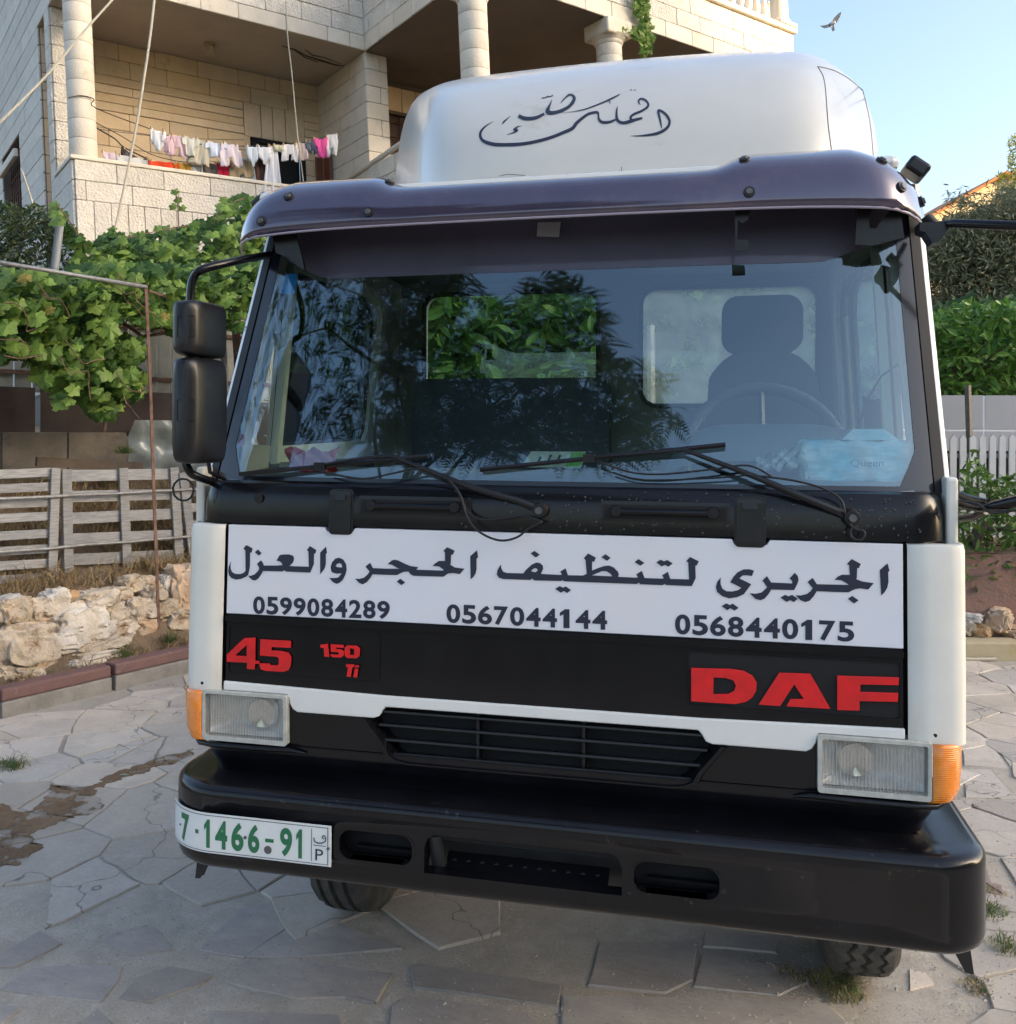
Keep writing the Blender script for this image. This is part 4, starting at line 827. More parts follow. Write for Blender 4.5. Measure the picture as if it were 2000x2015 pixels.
G().box((-.24, -.2, 0), (.28, .2, .07)).ob('post_base', st3, pr, bevel=.01); G().tube([(0, 0, .07), (0, 0, .12), (0, 0, .14), (0, 0, .9)], [.19, .19, .165, .16], 24).ob('post_shaft', st3, pr, smooth=40)
# columns
def column(x, y, r, z0, z1, cap=False):
    c = empty('column', (x, y, z0), parent=house); z = z0; k = 0; zt = z1 - (.34 if cap else 0)
    while z < zt - .02:
        zz = min(z + .262, zt); G().tube([(0, 0, z - z0 + .003), (0, 0, z - z0 + .010), (0, 0, zz - z0 - .010), (0, 0, zz - z0 - .003)], [r * .985, r, r, r * .985], 32).ob('drum', st3, c, smooth=30).rotation_euler.z = k; z = zz; k += 1
    G().tube([(0, 0, 0), (0, 0, zt - z0)], r * .975, 24).ob('drum_core', joint, c)
    if cap:
        h = zt - z0
        G().tube([(0, 0, h), (0, 0, h + .04), (0, 0, h + .05), (0, 0, h + .13)], [r * 1.02, r * 1.12, r * 1.12, r * 1.45], 32).ob('capital', st3, c, smooth=35)
        G().box((-r * 1.35, -r * 1.35, h + .10), (r * 1.35, r * 1.35, h + .345)).ob('capital_block', st3, c, bevel=.03, seg=3)
column(.165, .165, .178, .055, 2.452); column(4.62, -2.86, .205, .62, 2.452, True); column(7.30, -2.84, .205, .62, 2.452, True); column(10.3, -2.84, .205, .62, 2.452, True)
# block 2 parapet, porch
core('terrace_core', (4.53, -3.03, -6), (4.73, .03, .55)); core('terrace_core', (4.53, -3.03, -6), (12, -2.83, .55)); core('terrace_floor', (4.6, -2.9, -.5), (12, 2, -.4))
for k in range(4):
    z1 = .55 - .272 * k; row(XQ + Vector((.03, 0, 0)), ay_, nS, js(-3.06, .03, .56, .3 * (k % 2)), z1 - .272, z1, st1)
z0_, z1_ = hb(667, 365, 0, 4.5), hb(787, 284, 0, 4.5)
dv = (z1_ - z0_); G().tube([z0_ - dv * .3, z0_, z1_, z1_ + dv * 1.0], .045, 10).ob('parapet_rail', st3, house, smooth=True)
core('porch_back_core', (4.6, .90, -2), (12, 1.1, 2.45)); YP = Vector((0, .90, 0))
for k in range(8): stone(YP, ax_, nF, 4.93 + .3 * k - .1, 5.23 + .3 * k - .1, 1.89, 2.36, st2, .03)
row(YP, ax_, nF, [7.23, 8.2, 9.1, 10.4, 12], 1.89, 2.36, st2, .02)
for k in range(5): row(YP, ax_, nF, [7.2, 8 + .3 * (k % 2), 9.1, 10.4, 12], 1.61 - .28 * k, 1.89 - .28 * k, st2, .02)
pw_ = empty('porch_window', (5.9, .88, 1.4), parent=house); c_ = (5.9, .88, 1.4)
lo_(G().box((4.95, .875, .6), (7.1, .885, 1.87)), c_).ob('window_glass', mat('dark_brown_glass', (.03, .012, .01), .3), pw_)
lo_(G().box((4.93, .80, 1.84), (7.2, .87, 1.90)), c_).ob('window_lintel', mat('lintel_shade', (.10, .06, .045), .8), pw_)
for k in range(9): lo_(G().tube([(5.0 + .22 * k, .85, .6), (5.0 + .22 * k, .85, 1.86)], .012, 4), c_).ob('window_bar', shb, pw_)
for k in range(5): lo_(G().tube([(4.95, .85, .7 + .25 * k), (7.1, .85, .7 + .25 * k)], .012, 4), c_).ob('window_bar', shb, pw_)
for k in range(6): lo_(G().tube([(5.22 + .22 * k + .09 * math.cos(a), .85, 1.33 + .09 * math.sin(a)) for a in [q * .52 for q in range(13)]], .009, 4, cap=False), c_).ob('window_scroll', shb, pw_)
# ceiling lamp, cracks
cl = empty('ceiling_lamp', (2.3, 1.02, 2.45), parent=house); G().tube([(0, 0, 0), (0, 0, -.05)], .085, 16).ob('lamp_base', mat('lamp_ochre', (.34, .26, .14), .6), cl, smooth=40); G().tube([(0, 0, -.05), (0, 0, -.19), (0, 0, -.21)], [.062, .055, .02], 16).ob('lamp_glass', mat('frosted_jar', (.42, .36, .25), .3), cl, smooth=40)
crk = mat('crack', (.09, .065, .045), .95)
def onc(px, py): return hb(px, py, 2, 2.4495)
for pts in ([(555,90),(580,97),(600,108),(630,118),(660,127),(680,130)], [(600,97),(615,108),(640,113),(672,126)], [(578,98),(600,112),(625,122)]): G().tube([onc(*q) for q in pts], [.006, .02, .012, .025, .02, .006][:len(pts)] if len(pts) > 4 else [.006, .014, .010, .004][:len(pts)], 5).ob('ceiling_crack', crk, house)
# body of the house behind, roof slab
core('upper_core', (.6, 2.0, 2.6), (12, 6, 3.4), st3)
# ivy
def HW(v): return HM @ Vector(v)
iv = empty('ivy', HM @ hb(1265, 0, 1, -3.1), 'green ivy hanging down over the stone beam above the truck roof', 'ivy'); rn = random.Random(9)
ivr = [[(1248,-20),(1278,-20),(1276,30),(1284,45),(1290,70),(1282,108),(1262,110),(1258,80),(1240,62),(1262,45),(1250,20)], ]
pts = [HM @ hb(a, b, 1, -3.12 - rn.uniform(0, .12)) for a, b in inreg(ivr, 230, rn)] + [HM @ hb(a, b, 1, -3.12) for a, b in ((1225,58),(1232,57),(1238,62),(1244,66),(1246,70))]
foliage(pts, gl[1], (.07, .13), vineleaf, 'ivy_leaves', iv, 4, Vector((.3, -.8, .3)), .6, 'stuff')
G().tube([(HM @ hb(1270, -20, 1, -3.12)) - iv.location, (HM @ hb(1268, 60, 1, -3.12)) - iv.location, (HM @ hb(1275, 110, 1, -3.12)) - iv.location], .008, 5).ob('ivy_stem', barkm, iv)
# ropes and cables
rp = mat('pale_rope', (.5, .46, .38), .8); wr = mat('dark_wire', (.05, .045, .04), .7)
def rope(pts, y, r, m, lab, name='rope', cat='rope'):
    P = catmull([HM @ hb(a, b, 1, y) for a, b in pts], 5); tag(G().tube(P, r, 6).ob(name, m, smooth=True, loc=P[0]), lab, cat)
rope([(225,-5),(165,62),(90,150),(-10,250)], -1.2, .015, rp, 'thick pale cable slanting across the round corner column')
rope([(304,-5),(293,90),(268,250),(240,390),(222,470)], -1.0, .016, rp, 'pale rope hanging down across the first balcony')
rope([(563,-5),(566,70),(575,150),(585,260),(590,300)], -.15, .010, rp, 'thin wavy rope dropping through the balcony by the dark doorway')
rope([(590,300),(600,380)], -.1, .008, rp, 'short rope end hanging beside the dark doorway')
rope([(42,332),(58,380),(76,440)], -.6, .010, rp, 'thin cable hanging by the barred window at the far left')
rope([(135,192),(160,188),(185,195),(188,212),(300,255)], -.02, .007, wr, 'dark clothesline looped round the corner column', 'clothesline', 'clothesline')
rope([(298,256),(400,285),(480,287),(560,285),(620,275),(660,262),(690,248)], -.02, .006, wr, 'upper clothesline holding the baby clothes', 'clothesline', 'clothesline')
rope([(187,240),(240,268),(310,308),(420,325),(520,330)], .08, .006, wr, 'lower clothesline just above the balcony wall', 'clothesline', 'clothesline')
rope([(187,250),(225,272),(245,290),(290,312)], .12, .010, wr, 'dark knotted line slanting to the black cloth', 'clothesline', 'clothesline')
rope([(187,253),(330,270),(480,275)], .3, .004, wr, 'thin wire running level across the balcony wall', 'clothesline', 'clothesline')
# laundry
SH = dict(cloth=[(0, 0), (1, 0), (1, 1), (0, 1)],
          shirt=[(0, .55), (.0, .95), (.25, 1), (.4, .93), (.6, .93), (.75, 1), (1, .95), (1, .55), (.8, .6), (.8, 0), (.2, 0), (.2, .6)],
          trousers=[(.05, 1), (.95, 1), (1, 0), (.62, .02), (.5, .62), (.38, .0), (0, .02)],
          shorts=[(.05, 1), (.95, 1), (1, .1), (.6, 0), (.5, .45), (.4, 0), (0, .1)],
          onesie=[(0, .98), (1, .9), (.95, .5), (.62, 0), (.45, .02), (.12, .45)],
          tri=[(0, 1), (1, .02), (1, 0), (0, 0.2)])
peg = mat('clothes_peg', (.6, .4, .2), .6)
def cloth(kind, q, y, c, lab, c2=None, nx=14, ny=14, cat=None, wv=.028):
    """q: four pixels, top left, top right, bottom right, bottom left"""
    cx_ = sum(a for a, b in q) / 4; ty_ = (q[0][1] + q[1][1]) / 2; q = [(cx_ + (a - cx_) * 1.25, b if i_ < 2 else b + (b - ty_) * .2) for i_, (a, b) in enumerate(q)]
    tl, tr__, br, bl = [hb(a, b, 1, y) for a, b in q]; sh_ = SH[kind]; sd = rnd.uniform(0, 9); V = []; idx = {}; F = []
    for j in range(ny + 1):
        for i in range(nx + 1):
            u, v = i / nx, j / ny; p = (bl * (1 - u) + br * u) * (1 - v) + (tl * (1 - u) + tr__ * u) * v
            p = p + Vector((0, wv * (math.sin(u * 13 + sd + 2 * v) + .6 * math.sin(u * 29 + sd * 2)) * (1.15 - v), .006 * math.sin(u * 17 + sd))); V.append(HM @ p)
    for j in range(ny):
        for i in range(nx):
            if pip((i + .5) / nx, (j + .5) / ny, sh_): F.append((j * (nx + 1) + i, j * (nx + 1) + i + 1, (j + 1) * (nx + 1) + i + 1, (j + 1) * (nx + 1) + i))
    used_ = sorted({k for f in F for k in f}); mp = {k: n for n, k in enumerate(used_)}; base = HM @ ((tl + tr__) / 2)
    root = empty('laundry', base, lab, cat or {'cloth': 'cloth', 'shirt': 'shirt', 'trousers': 'trousers', 'shorts': 'shorts', 'onesie': 'baby suit', 'tri': 'cloth'}[kind], 'washing hung on the balcony')
    ob('fabric', [V[k] - base for k in used_], [tuple(mp[k] for k in f) for f in F], mat('fabric_' + lab.split()[0], c, .9, c2=c2, scale=18, bump=.1), root, smooth=True, solid=.008)
    for t in (.12, .85):
        p = HM @ (tl * (1 - t) + tr__ * t) - base; G().box(p + Vector((-.008, -.02, -.02)), p + Vector((.008, .0, .022))).ob('peg', peg, root)
def z1q(l): return [(200 + a / 7.672, 220 + b / 7.672) for a, b in l]
def z2q(l): return [(430 + a / 7.672, 230 + b / 7.672) for a, b in l]
wht, pnk = (.68, .69, .74), (.6, .42, .47)
cloth('onesie', z1q([(747,240),(950,285),(950,560),(747,520)]), -.03, wht, 'white baby suit at the left end of the upper line')
cloth('shirt', z1q([(925,330),(1080,350),(1060,580),(920,550)]), -.03, pnk, 'pink top next to the white baby suit on the upper line')
cloth('trousers', z1q([(1060,345),(1250,380),(1275,650),(1010,600)]), -.03, (.66, .48, .52), 'pink leggings with a red waist stripe on the upper line')
cloth('shirt', z1q([(1235,360),(1450,400),(1440,640),(1240,600)]), -.05, (.6, .6, .54), 'off white sweater bunched over the upper line')
cloth('cloth', z1q([(1420,420),(1610,450),(1600,760),(1330,700)]), -.02, (.5, .47, .38), 'cream cloth hanging behind the off white sweater')
cloth('shirt', z1q([(1590,440),(1870,470),(1870,650),(1600,640)]), -.04, (.62, .68, .8), 'white and pale blue shirt in the middle of the upper line')
cloth('trousers', z2q([(40,410),(290,420),(325,700),(60,690)]), -.05, (.68, .6, .66), 'white leggings with pink waist over the red top')
cloth('onesie', z2q([(425,425),(600,435),(590,700),(440,690)]), -.04, (.62, .68, .74), 'pale blue and white shirt left of the white towels')
cloth('onesie', z2q([(595,430),(790,440),(800,670),(590,660)]), -.05, wht, 'white bib shaped cloth between blue shirt and long towel')
cloth('cloth', z2q([(760,430),(870,440),(912,1050),(690,1030)]), -.02, (.66, .67, .72), 'long white towel reaching down to the balcony wall', wv=.03)
cloth('cloth', z2q([(840,420),(1000,425),(1000,510),(860,500)]), -.05, (.62, .58, .4), 'small pale yellow cloth right of the long towel')
cloth('trousers', z2q([(980,410),(1180,420),(1190,630),(975,625)]), -.06, (.66, .66, .68), 'white leggings in front of the black doorway')
cloth('shirt', z2q([(1170,390),(1400,370),(1390,600),(1190,610)]), -.04, (.45, .37, .36), 'beige striped jumper near the right end of the upper line', c2=(.55, .45, .42))
cloth('shorts', z2q([(1320,360),(1500,355),(1510,530),(1350,520)]), -.05, (.06, .08, .13), 'navy blue shorts beside the bright pink shirt')
cloth('shirt', z2q([(1440,320),(1650,310),(1650,570),(1480,560)]), -.06, (.62, .08, .3), 'bright pink shirt near the right end of the upper line')
cloth('trousers', z2q([(1630,280),(1790,245),(1780,520),(1645,560)]), -.05, (.6, .63, .66), 'white leggings at the right end of the upper line')
cloth('onesie', z1q([(20,590),(240,620),(240,750),(30,750)]), .1, (.6, .48, .54), 'pale pink top at the left end of the lower line by the column')
cloth('tri', z1q([(345,525),(720,730),(720,730),(345,690)]), .12, (.018, .016, .018), 'black lace cloth slanting above the grey sheet', c2=(.10, .09, .09))
cloth('cloth', z1q([(270,640),(750,740),(750,860),(300,800)]), .10, (.5, .52, .52), 'pale grey sheet behind the rope on the lower line')
cloth('cloth', z1q([(750,730),(1130,780),(1140,910),(755,850)]), .08, (.60, .05, .01), 'bright orange red cloth on the lower line')
cloth('cloth', z1q([(1130,760),(1330,790),(1340,930),(1140,900)]), .08, (.42, .25, .03), 'mustard yellow cloth beside the orange red one')
cloth('cloth', z1q([(1330,780),(1510,810),(1520,960),(1340,940)]), .08, (.42, .44, .47), 'pale grey top between mustard and dark patterned cloths')
cloth('cloth', z1q([(1510,760),(1740,790),(1750,990),(1520,960)]), .08, (.05, .045, .045), 'dark patterned cloth on the lower line', c2=(.16, .13, .12))
cloth('cloth', z2q([(0,690),(200,700),(210,950),(0,920)]), .08, (.5, .01, .05), 'deep red top under the white leggings')
cloth('shorts', z2q([(190,690),(470,640),(500,880),(200,930)]), .06, (.30, .24, .15), 'khaki shorts right of the deep red top')
cloth('cloth', z2q([(350,620),(560,640),(620,1000),(350,960)]), .10, (.36, .46, .5), 'pale blue long top hanging below the khaki shorts', wv=.03)
cloth('cloth', z2q([(570,610),(705,620),(700,1010),(590,1000)]), .06, (.10, .045, .035), 'brown trousers left of the long white towel')
# ================================================================== TRUCK
XC = -.02
MT['lampchrome'] = mat('lamp_chrome', (.9, .9, .88), .12, metal=.9)
MT['dgrey'] = mat('dark_grey_metal', (.035, .037, .04), .5, c2=(.055, .055, .055), scale=9, bump=.1, bscale=30)
truck = empty('truck', (0, 0, 0), 'white and black cab-over truck with painted Arabic banner across its front, parked on stone paving', 'truck')
def yp(z): return .042 * (z - 1.63)
def fm(x, z, d=0): return Vector((x, yp(z) - d, z))
FO, FN = Vector((0, 0, 1.63)), Vector((0, 1, -.042)).normalized()
def fx(px, py, d=0):
    p = atp(px, py, FO - Vector((0, d, 0)), FN); return (p.x, p.z)
def fpath(hw, yf, r, yend, n=7, m=10, hr=None, rr=None):
    hr = hr or hw; rr = rr or r
    out = [(XC - hw, yend, -1, 0), (XC - hw, (yend + yf + r) / 2, -1, 0)]
    for k in range(n + 1):
        a = R(180 + 90 * k / n); out.append((XC - hw + r + r * math.cos(a), yf + r + r * math.sin(a), math.cos(a), math.sin(a)))
    for k in range(1, m): out.append((XC - (hw - r) + (hw - r + hr - rr) * k / m, yf, 0, -1))
    for k in range(n + 1):
        a = R(270 + 90 * k / n); out.append((XC + hr - rr + rr * math.cos(a), yf + rr + rr * math.sin(a), math.cos(a), math.sin(a)))
    out += [(XC + hr, (yend + yf + rr) / 2, 1, 0), (XC + hr, yend, 1, 0)]
    return out
def sweep(path, prof, skip=None):
    g = G(); nv = len(prof)
    v = [Vector((x + nx * o, y + ny * o, z)) for x, y, nx, ny in path for o, z in prof]; f = []
    for i in range(len(path) - 1):
        for j in range(nv - 1):
            if skip and skip(path[i], path[i + 1], prof[j], prof[j + 1]): continue
            f.append((i * nv + j, (i + 1) * nv + j, (i + 1) * nv + j + 1, i * nv + j + 1))
    return g.add(v, f)
def mir(p): return [(2 * XC - x, z) for x, z in p][::-1]

# --- front banner panel, lettering
ban = G().prism([[(-.967, 1.366), (.927, 1.366), (.927, 1.631), (.60, 1.631), (.592, 1.618), (.51, 1.618), (.503, 1.631), (-.562, 1.631), (-.57, 1.62), (-.65, 1.62), (-.658, 1.631), (-.967, 1.631)]], lambda x, z, d: fm(x, z, d), 0, -.03)
banner = ban.ob('banner_panel', MT['banner'], truck, bevel=.004, label='white front panel painted with dark Arabic words and three phone numbers'); fixn(banner)
def letters(name, polys, zx, zy, sc_, m, par, d0=.0006, d1=.0016):
    g = G()
    for loops in polys:
        loops = loops if isinstance(loops[0][0], (list, tuple)) else [loops]
        l2 = [[fx(zx + x / sc_, zy + y / sc_, d1) for x, y in l] for l in loops]
        g.prism(l2, lambda x, z, d: fm(x, z, d), d1, d0)
    return g
A_, B_, C_, D_ = (430, 1050, 5.48), (760, 1050, 5.48), (1080, 1070, 5.48), (1400, 1070, 5.047)
def sh(pts, fr, to): return [((fr[0] + x / fr[2] - to[0]) * to[2], (fr[1] + y / fr[2] - to[1]) * to[2]) for x, y in pts]
W1 = [
 [(135,300),(110,360),(105,410),(115,450),(140,480),(190,497),(240,490),(300,465),(320,445),(330,400),(338,350),(340,205),(355,205),(368,162),(305,125),(288,135),(270,162),(290,185),(292,400),(270,425),(230,437),(180,435),(145,415),(130,380),(128,340)],
 [(320,455),(350,455),(390,440),(430,400),(440,370),(415,325),(455,290),(475,310),(488,345),(640,345),(690,340),(680,315),(660,300),(625,292),(660,232),(700,225),(760,225),(805,240),(815,270),(805,310),(765,350),(975,358),(970,190),(952,180),(985,135),(1055,178),(1045,215),(1030,218),(1028,330),(990,420),(730,410),(710,395),(690,408),(480,403),(460,440),(430,485),(400,505),(370,503),(340,480)],
 [(392,200),(425,172),(465,212),(435,237)],
 [(1097,438),(1097,205),(1160,140),(1170,210),(1157,220),(1157,330),(1145,375),(1120,410)],
 [[(1215,400),(1210,360),(1225,310),(1260,270),(1300,260),(1345,280),(1375,330),(1382,390),(1370,440),(1340,500),(1300,535),(1270,542),(1230,520),(1195,478),(1240,480),(1290,475),(1330,430),(1270,432),(1230,420)],[(1262,350),(1280,325),(1310,318),(1330,335),(1335,365),(1310,365),(1280,362)]],
 [(1475,485),(1520,490),(1570,475),(1610,440),(1630,410),(1585,355),(1635,315),(1665,372),(1808,379)] + sh([(145,380),(120,370),(60,335),(15,330),(60,290),(90,282),(130,290),(200,325),(260,350),(345,362),(325,390),(500,395),(620,400),(615,385),(570,355),(500,348),(530,320),(570,295),(635,295),(635,205),(618,185),(658,147),(738,185),(722,225),(700,230),(697,320),(690,335),(740,365),(845,380),(795,437),(720,425),(670,430),(620,465),(295,455),(265,440),(240,410),(190,412),(150,430),(120,447),(0,445)], B_, A_) + [(1660,440),(1640,475),(1600,525),(1555,548),(1515,530)],
]
W2 = [
 [(115,517),(152,487),(205,527),(165,556)], [(912,493),(907,243),(980,180),(992,260),(975,268),(975,380),(965,430),(940,470)], [(1558,215),(1600,187),(1658,228),(1615,258)],
 [[(1240,333),(1240,370),(1260,410),(1300,425),(1480,430),(1510,390),(1570,335),(1620,312),(1660,318),(1690,345),(1695,380),(1670,435),(1753,440)] + sh([(130,337),(142,330),(125,300),(182,265),(208,340),(370,343),(410,325),(398,175),(378,155),(425,105),(510,150),(490,195),(468,190),(468,290),(540,260),(600,240),(650,235),(700,255),(745,300),(757,330),(750,357),(950,367),(965,360),(945,330),(1005,292),(1035,370),(1235,378),(1240,365),(1225,340),(1285,302),(1312,380),(1515,385),(1505,200),(1483,190),(1525,142),(1620,190),(1597,235),(1582,235),(1587,370),(1545,457),(1265,445),(1250,432),(1230,447),(990,437),(970,420),(950,435),(165,405),(150,390),(135,402),(0,399)], C_, B_) + [(1600,505),(1575,485),(1555,500),(1260,490),(1215,475),(1195,440),(1200,400),(1220,360)],
  [(1562,405),(1590,378),(1615,372),(1638,390),(1625,410),(1605,418)], sh([(466,342),(520,318),(580,294),(625,297),(665,322),(688,352)], C_, B_)],
]
W3 = [[(70,485),(120,457),(155,475),(185,460),(240,500),(200,532),(165,510),(130,528)],[(570,145),(612,112),(668,153),(630,185)],[(928,197),(970,165),(1032,207),(990,237)],[(1162,200),(1208,172),(1245,190),(1280,175),(1338,213),(1293,247),(1255,228),(1218,245)]]
W4 = [
 [(95,335),(92,400),(110,445),(150,472),(210,475),(270,460),(300,438),(190,382),(220,330),(260,285),(320,255),(380,253),(425,268),(405,320),(350,312),(310,315),(280,345),(398,402),(325,500),(260,530),(180,543),(110,520),(60,480),(47,430),(60,380)],
 [(103,620),(150,592),(185,610),(215,595),(272,637),(232,665),(190,640),(160,660)],
 [(385,492),(440,498),(500,485),(545,445),(555,430),(510,365),(555,322),(595,385),(805,395),(806,370),(780,345),(830,288),(860,320),(868,360),(855,400),(825,460),(595,455),(570,500),(530,545),(490,562),(440,548)],
 [(688,535),(735,507),(770,523),(803,507),(862,548),(820,580),(785,560),(750,578)],
 [(840,512),(890,515),(950,500),(990,470),(1008,440),(957,380),(1008,340),(1050,402),(1365,410),(1350,395),(1290,362),(1228,358),(1260,325),(1300,308),(1378,310),(1372,215),(1350,200),(1395,152),(1487,200),(1467,243),(1450,240),(1447,340),(1440,352),(1500,375),(1615,392),(1560,455),(1480,443),(1430,450),(1365,483),(1048,472),(1020,520),(980,565),(935,580),(885,560)],
 [(1358,547),(1402,518),(1465,562),(1420,593)], [(1690,515),(1675,262),(1752,195),(1772,270),(1758,280),(1762,380),(1748,440),(1720,485)],
]
for nm, W_, Z_ in (('painted_word', W1, A_), ('painted_word', W2, B_), ('letter_dots', W3, C_), ('painted_word', W4, D_)):
    fixn(letters(nm, W_, *Z_, MT['navy'], banner).ob(nm, MT['navy'], banner))
def text_mesh(s, off=0.0):
    c = bpy.data.curves.new('t', 'FONT'); c.body = s; c.size = 1; c.offset = off; c.resolution_u = 5
    o = bpy.data.objects.new('t', c); col.objects.link(o); bpy.context.view_layer.update()
    m = bpy.data.meshes.new_from_object(o.evaluated_get(bpy.context.evaluated_depsgraph_get()))
    bpy.data.objects.remove(o); v = [q.co.copy() for q in m.vertices]; f = [tuple(p.vertices) for p in m.polygons]
    x0 = min(q.x for q in v); x1 = max(q.x for q in v); y0 = min(q.y for q in v); y1 = max(q.y for q in v)
    return [((q.x - x0) / (x1 - x0), (q.y - y0) / (y1 - y0)) for q in v], f
ONE = [(.30, .0), (.72, .0), (.72, 1.0), (.42, 1.0), (.05, .80), (.05, .62), (.30, .72)]
def char_mesh(ch, off):
    if ch != '1': return text_mesh(ch, off)
    return [(x, y) for x, y in ONE], [tuple(range(7))]
def text_mono(s, off):
    V, F = [], []; n = len(s)
    for i, ch in enumerate(s):
        v, f = char_mesh(ch, off); k = len(V); V += [((i + .06 + .88 * a) / n, b) for a, b in v]; F += [tuple(q + k for q in p) for p in f]
    return V, F
def text_fit(name, s, quad, m, par, d=.0014, off=.03):
    v, f = text_mono(s, off); tl, tr, bl, br = [fx(*q, d) for q in quad]
    vv = []
    for a, b in v:
        x = (bl[0] * (1 - a) + br[0] * a) * (1 - b) + (tl[0] * (1 - a) + tr[0] * a) * b
        z = (bl[1] * (1 - a) + br[1] * a) * (1 - b) + (tl[1] * (1 - a) + tr[1] * a) * b
        vv.append(fm(x, z, d))
    return ob(name, vv, f, m, par)
text_fit('phone_number', '0599084289', ((496.6, 1173), (769, 1183), (496.6, 1208), (769, 1219)), MT['navy'], banner)
text_fit('phone_number', '0567044144', ((877, 1188.5), (1197.3, 1202.3), (877, 1225.5), (1197.3, 1239.7)), MT['navy'], banner)
text_fit('phone_number', '0568440175', ((1326.7, 1208.3), (1683.9, 1223.6), (1326.7, 1248), (1683.9, 1263.5)), MT['navy'], banner)

# --- black emblem panel below the banner
gp = G().prism([[(-.967, 1.364), (.927, 1.364), (.927, 1.146), (-.967, 1.146)]], fm, -.004, -.03)
emb = gp.ob('emblem_panel', MT['black'], truck, bevel=.002, label='black strip under the banner with red emblems'); fixn(emb)
G().prism([[(-.967, 1.345), (.927, 1.345), (.927, 1.361), (-.967, 1.361)]], fm, .006, -.003).ob('ridge', MT['black'], emb, bevel=.003)
def frame(x0, z0, x1, z1, wd, d0, d1, name, m, par, r=.012):
    o = G().prism([rrect(x0, z0, x1, z1, r), rrect(x0 + wd, z0 + wd, x1 - wd, z1 - wd, max(r - wd, .002))[::-1]], fm, d0, d1).ob(name, m, par); return fixn(o)
frame(.388, 1.186, .921, 1.334, .004, .001, -.004, 'emblem_frame', MT['black'], emb)
G().prism([rrect(.392, 1.19, .917, 1.33, .01)], fm, -.002, -.004).ob('emblem_plate', MT['dark'], emb)
frame(-.958, 1.19, -.478, 1.334, .003, -.001, -.004, 'emblem_frame', MT['black'], emb)
E_, F_ = (1100, 1250, 2.131), (330, 1250, 2.491)
daf = [[[(555,138),(720,142),(775,150),(812,170),(830,200),(828,235),(812,262),(785,280),(740,290),(555,278)],[(650,178),(700,180),(732,190),(743,212),(735,235),(710,247),(648,248)]],
       [(838,292),(925,158),(1055,162),(1140,310),(955,299),(972,268),(1028,268),(988,207),(928,298)],
       [(1168,170),(1428,178),(1425,210),(1265,207),(1265,238),(1425,243),(1422,280),(1262,277),(1262,317),(1168,315)]]
for q_ in daf: fixn(letters('red_letter', [q_], *E_, 0, 0, .001, .005).ob('red_letter', MT['red'], emb, bevel=.001))
n45 = [[[(290,95),(375,15),(430,12),(428,125),(450,127),(448,140),(428,140),(425,168),(388,165),(390,135),(290,130)],[(330,100),(388,48),(388,103)]],
       [(455,20),(605,28),(603,62),(510,58),(508,75),(560,78),(592,86),(605,108),(603,150),(592,172),(565,180),(480,175),(458,168),(450,150),(450,138),(500,140),(502,147),(540,148),(545,140),(545,115),(535,106),(452,100)],
       [(748,48),(785,42),(792,107),(768,105),(765,62),(750,62)], [(800,45),(862,48),(862,62),(825,60),(825,68),(850,70),(865,80),(863,100),(850,110),(808,108),(798,98),(800,94),(838,96),(838,83),(800,82)],
       [[(880,50),(925,52),(942,65),(940,103),(925,113),(880,112),(868,100),(868,62)],[(893,65),(915,67),(915,97),(893,97)]],
       [(876,142),(915,144),(913,158),(905,158),(897,205),(877,203),(885,157),(874,156)], [(918,165),(935,165),(928,208),(910,206)], [(920,148),(938,148),(936,158),(918,158)]]
for q_ in n45: fixn(letters('red_numeral', [q_], *F_, 0, 0, .001, .004).ob('red_numeral', MT['red'], emb))

# --- white strip under it
half = [(.93, 1.166), (.93, 1.141), (.722, 1.141), (.715, 1.115), (.705, 1.098), (.69, 1.09), (.455, 1.09), (.437, 1.096), (.428, 1.112), (.418, 1.124)]
st = half + [(2 * XC - x, z) for x, z in half[::-1]] + [(-.46, 1.156), (0, 1.156), (.42, 1.156)]
strip = G().prism([st], fm, .002, -.035).ob('lower_trim', MT['white'], truck, bevel=.004, label='white painted lower trim above the headlamps'); fixn(strip)

# --- white corner panels
for s in (-1, 1):
    pth = [(.937, 0), (.99, -.001), (1.04, .001), (1.062, .007), (1.076, .022), (1.082, .05), (1.085, .12), (1.085, .42)]
    g = G(); v = []; f = []
    zs = [1.128, 1.133, 1.25, 1.4, 1.52, 1.615, 1.628, 1.632]
    ins = [.010, .001, 0, 0, 0, 0, .002, .010]
    for z, q in zip(zs, ins):
        for k, (x, y) in enumerate(pth):
            xx = x + (0.0 if k < 2 else -q); v.append((XC + s * (xx + .02) if False else (xx if s > 0 else 2 * XC - xx + (.016 if k > 1 else 0)), y + yp(z) + (q if k < 5 else 0), z))
    n = len(pth)
    for j in range(len(zs) - 1):
        for i in range(n - 1): f.append((j * n + i, j * n + i + 1, (j + 1) * n + i + 1, (j + 1) * n + i))
    g.add(v, f)
    cp = g.ob('corner_panel', MT['cream'], truck, smooth=40); m_ = cp.modifiers.new('s', 'SOLIDIFY'); m_.thickness = .004; m_.offset = 0
    fixn(cp)
    cx_ = 1.0 if s > 0 else 2 * XC - 1.0
    G().tube([(cx_, yp(1.15) - .0015, 1.155), (cx_, yp(1.15) + .006, 1.155)], .005, 10).ob('bolt_hole', MT['dark'], cp)

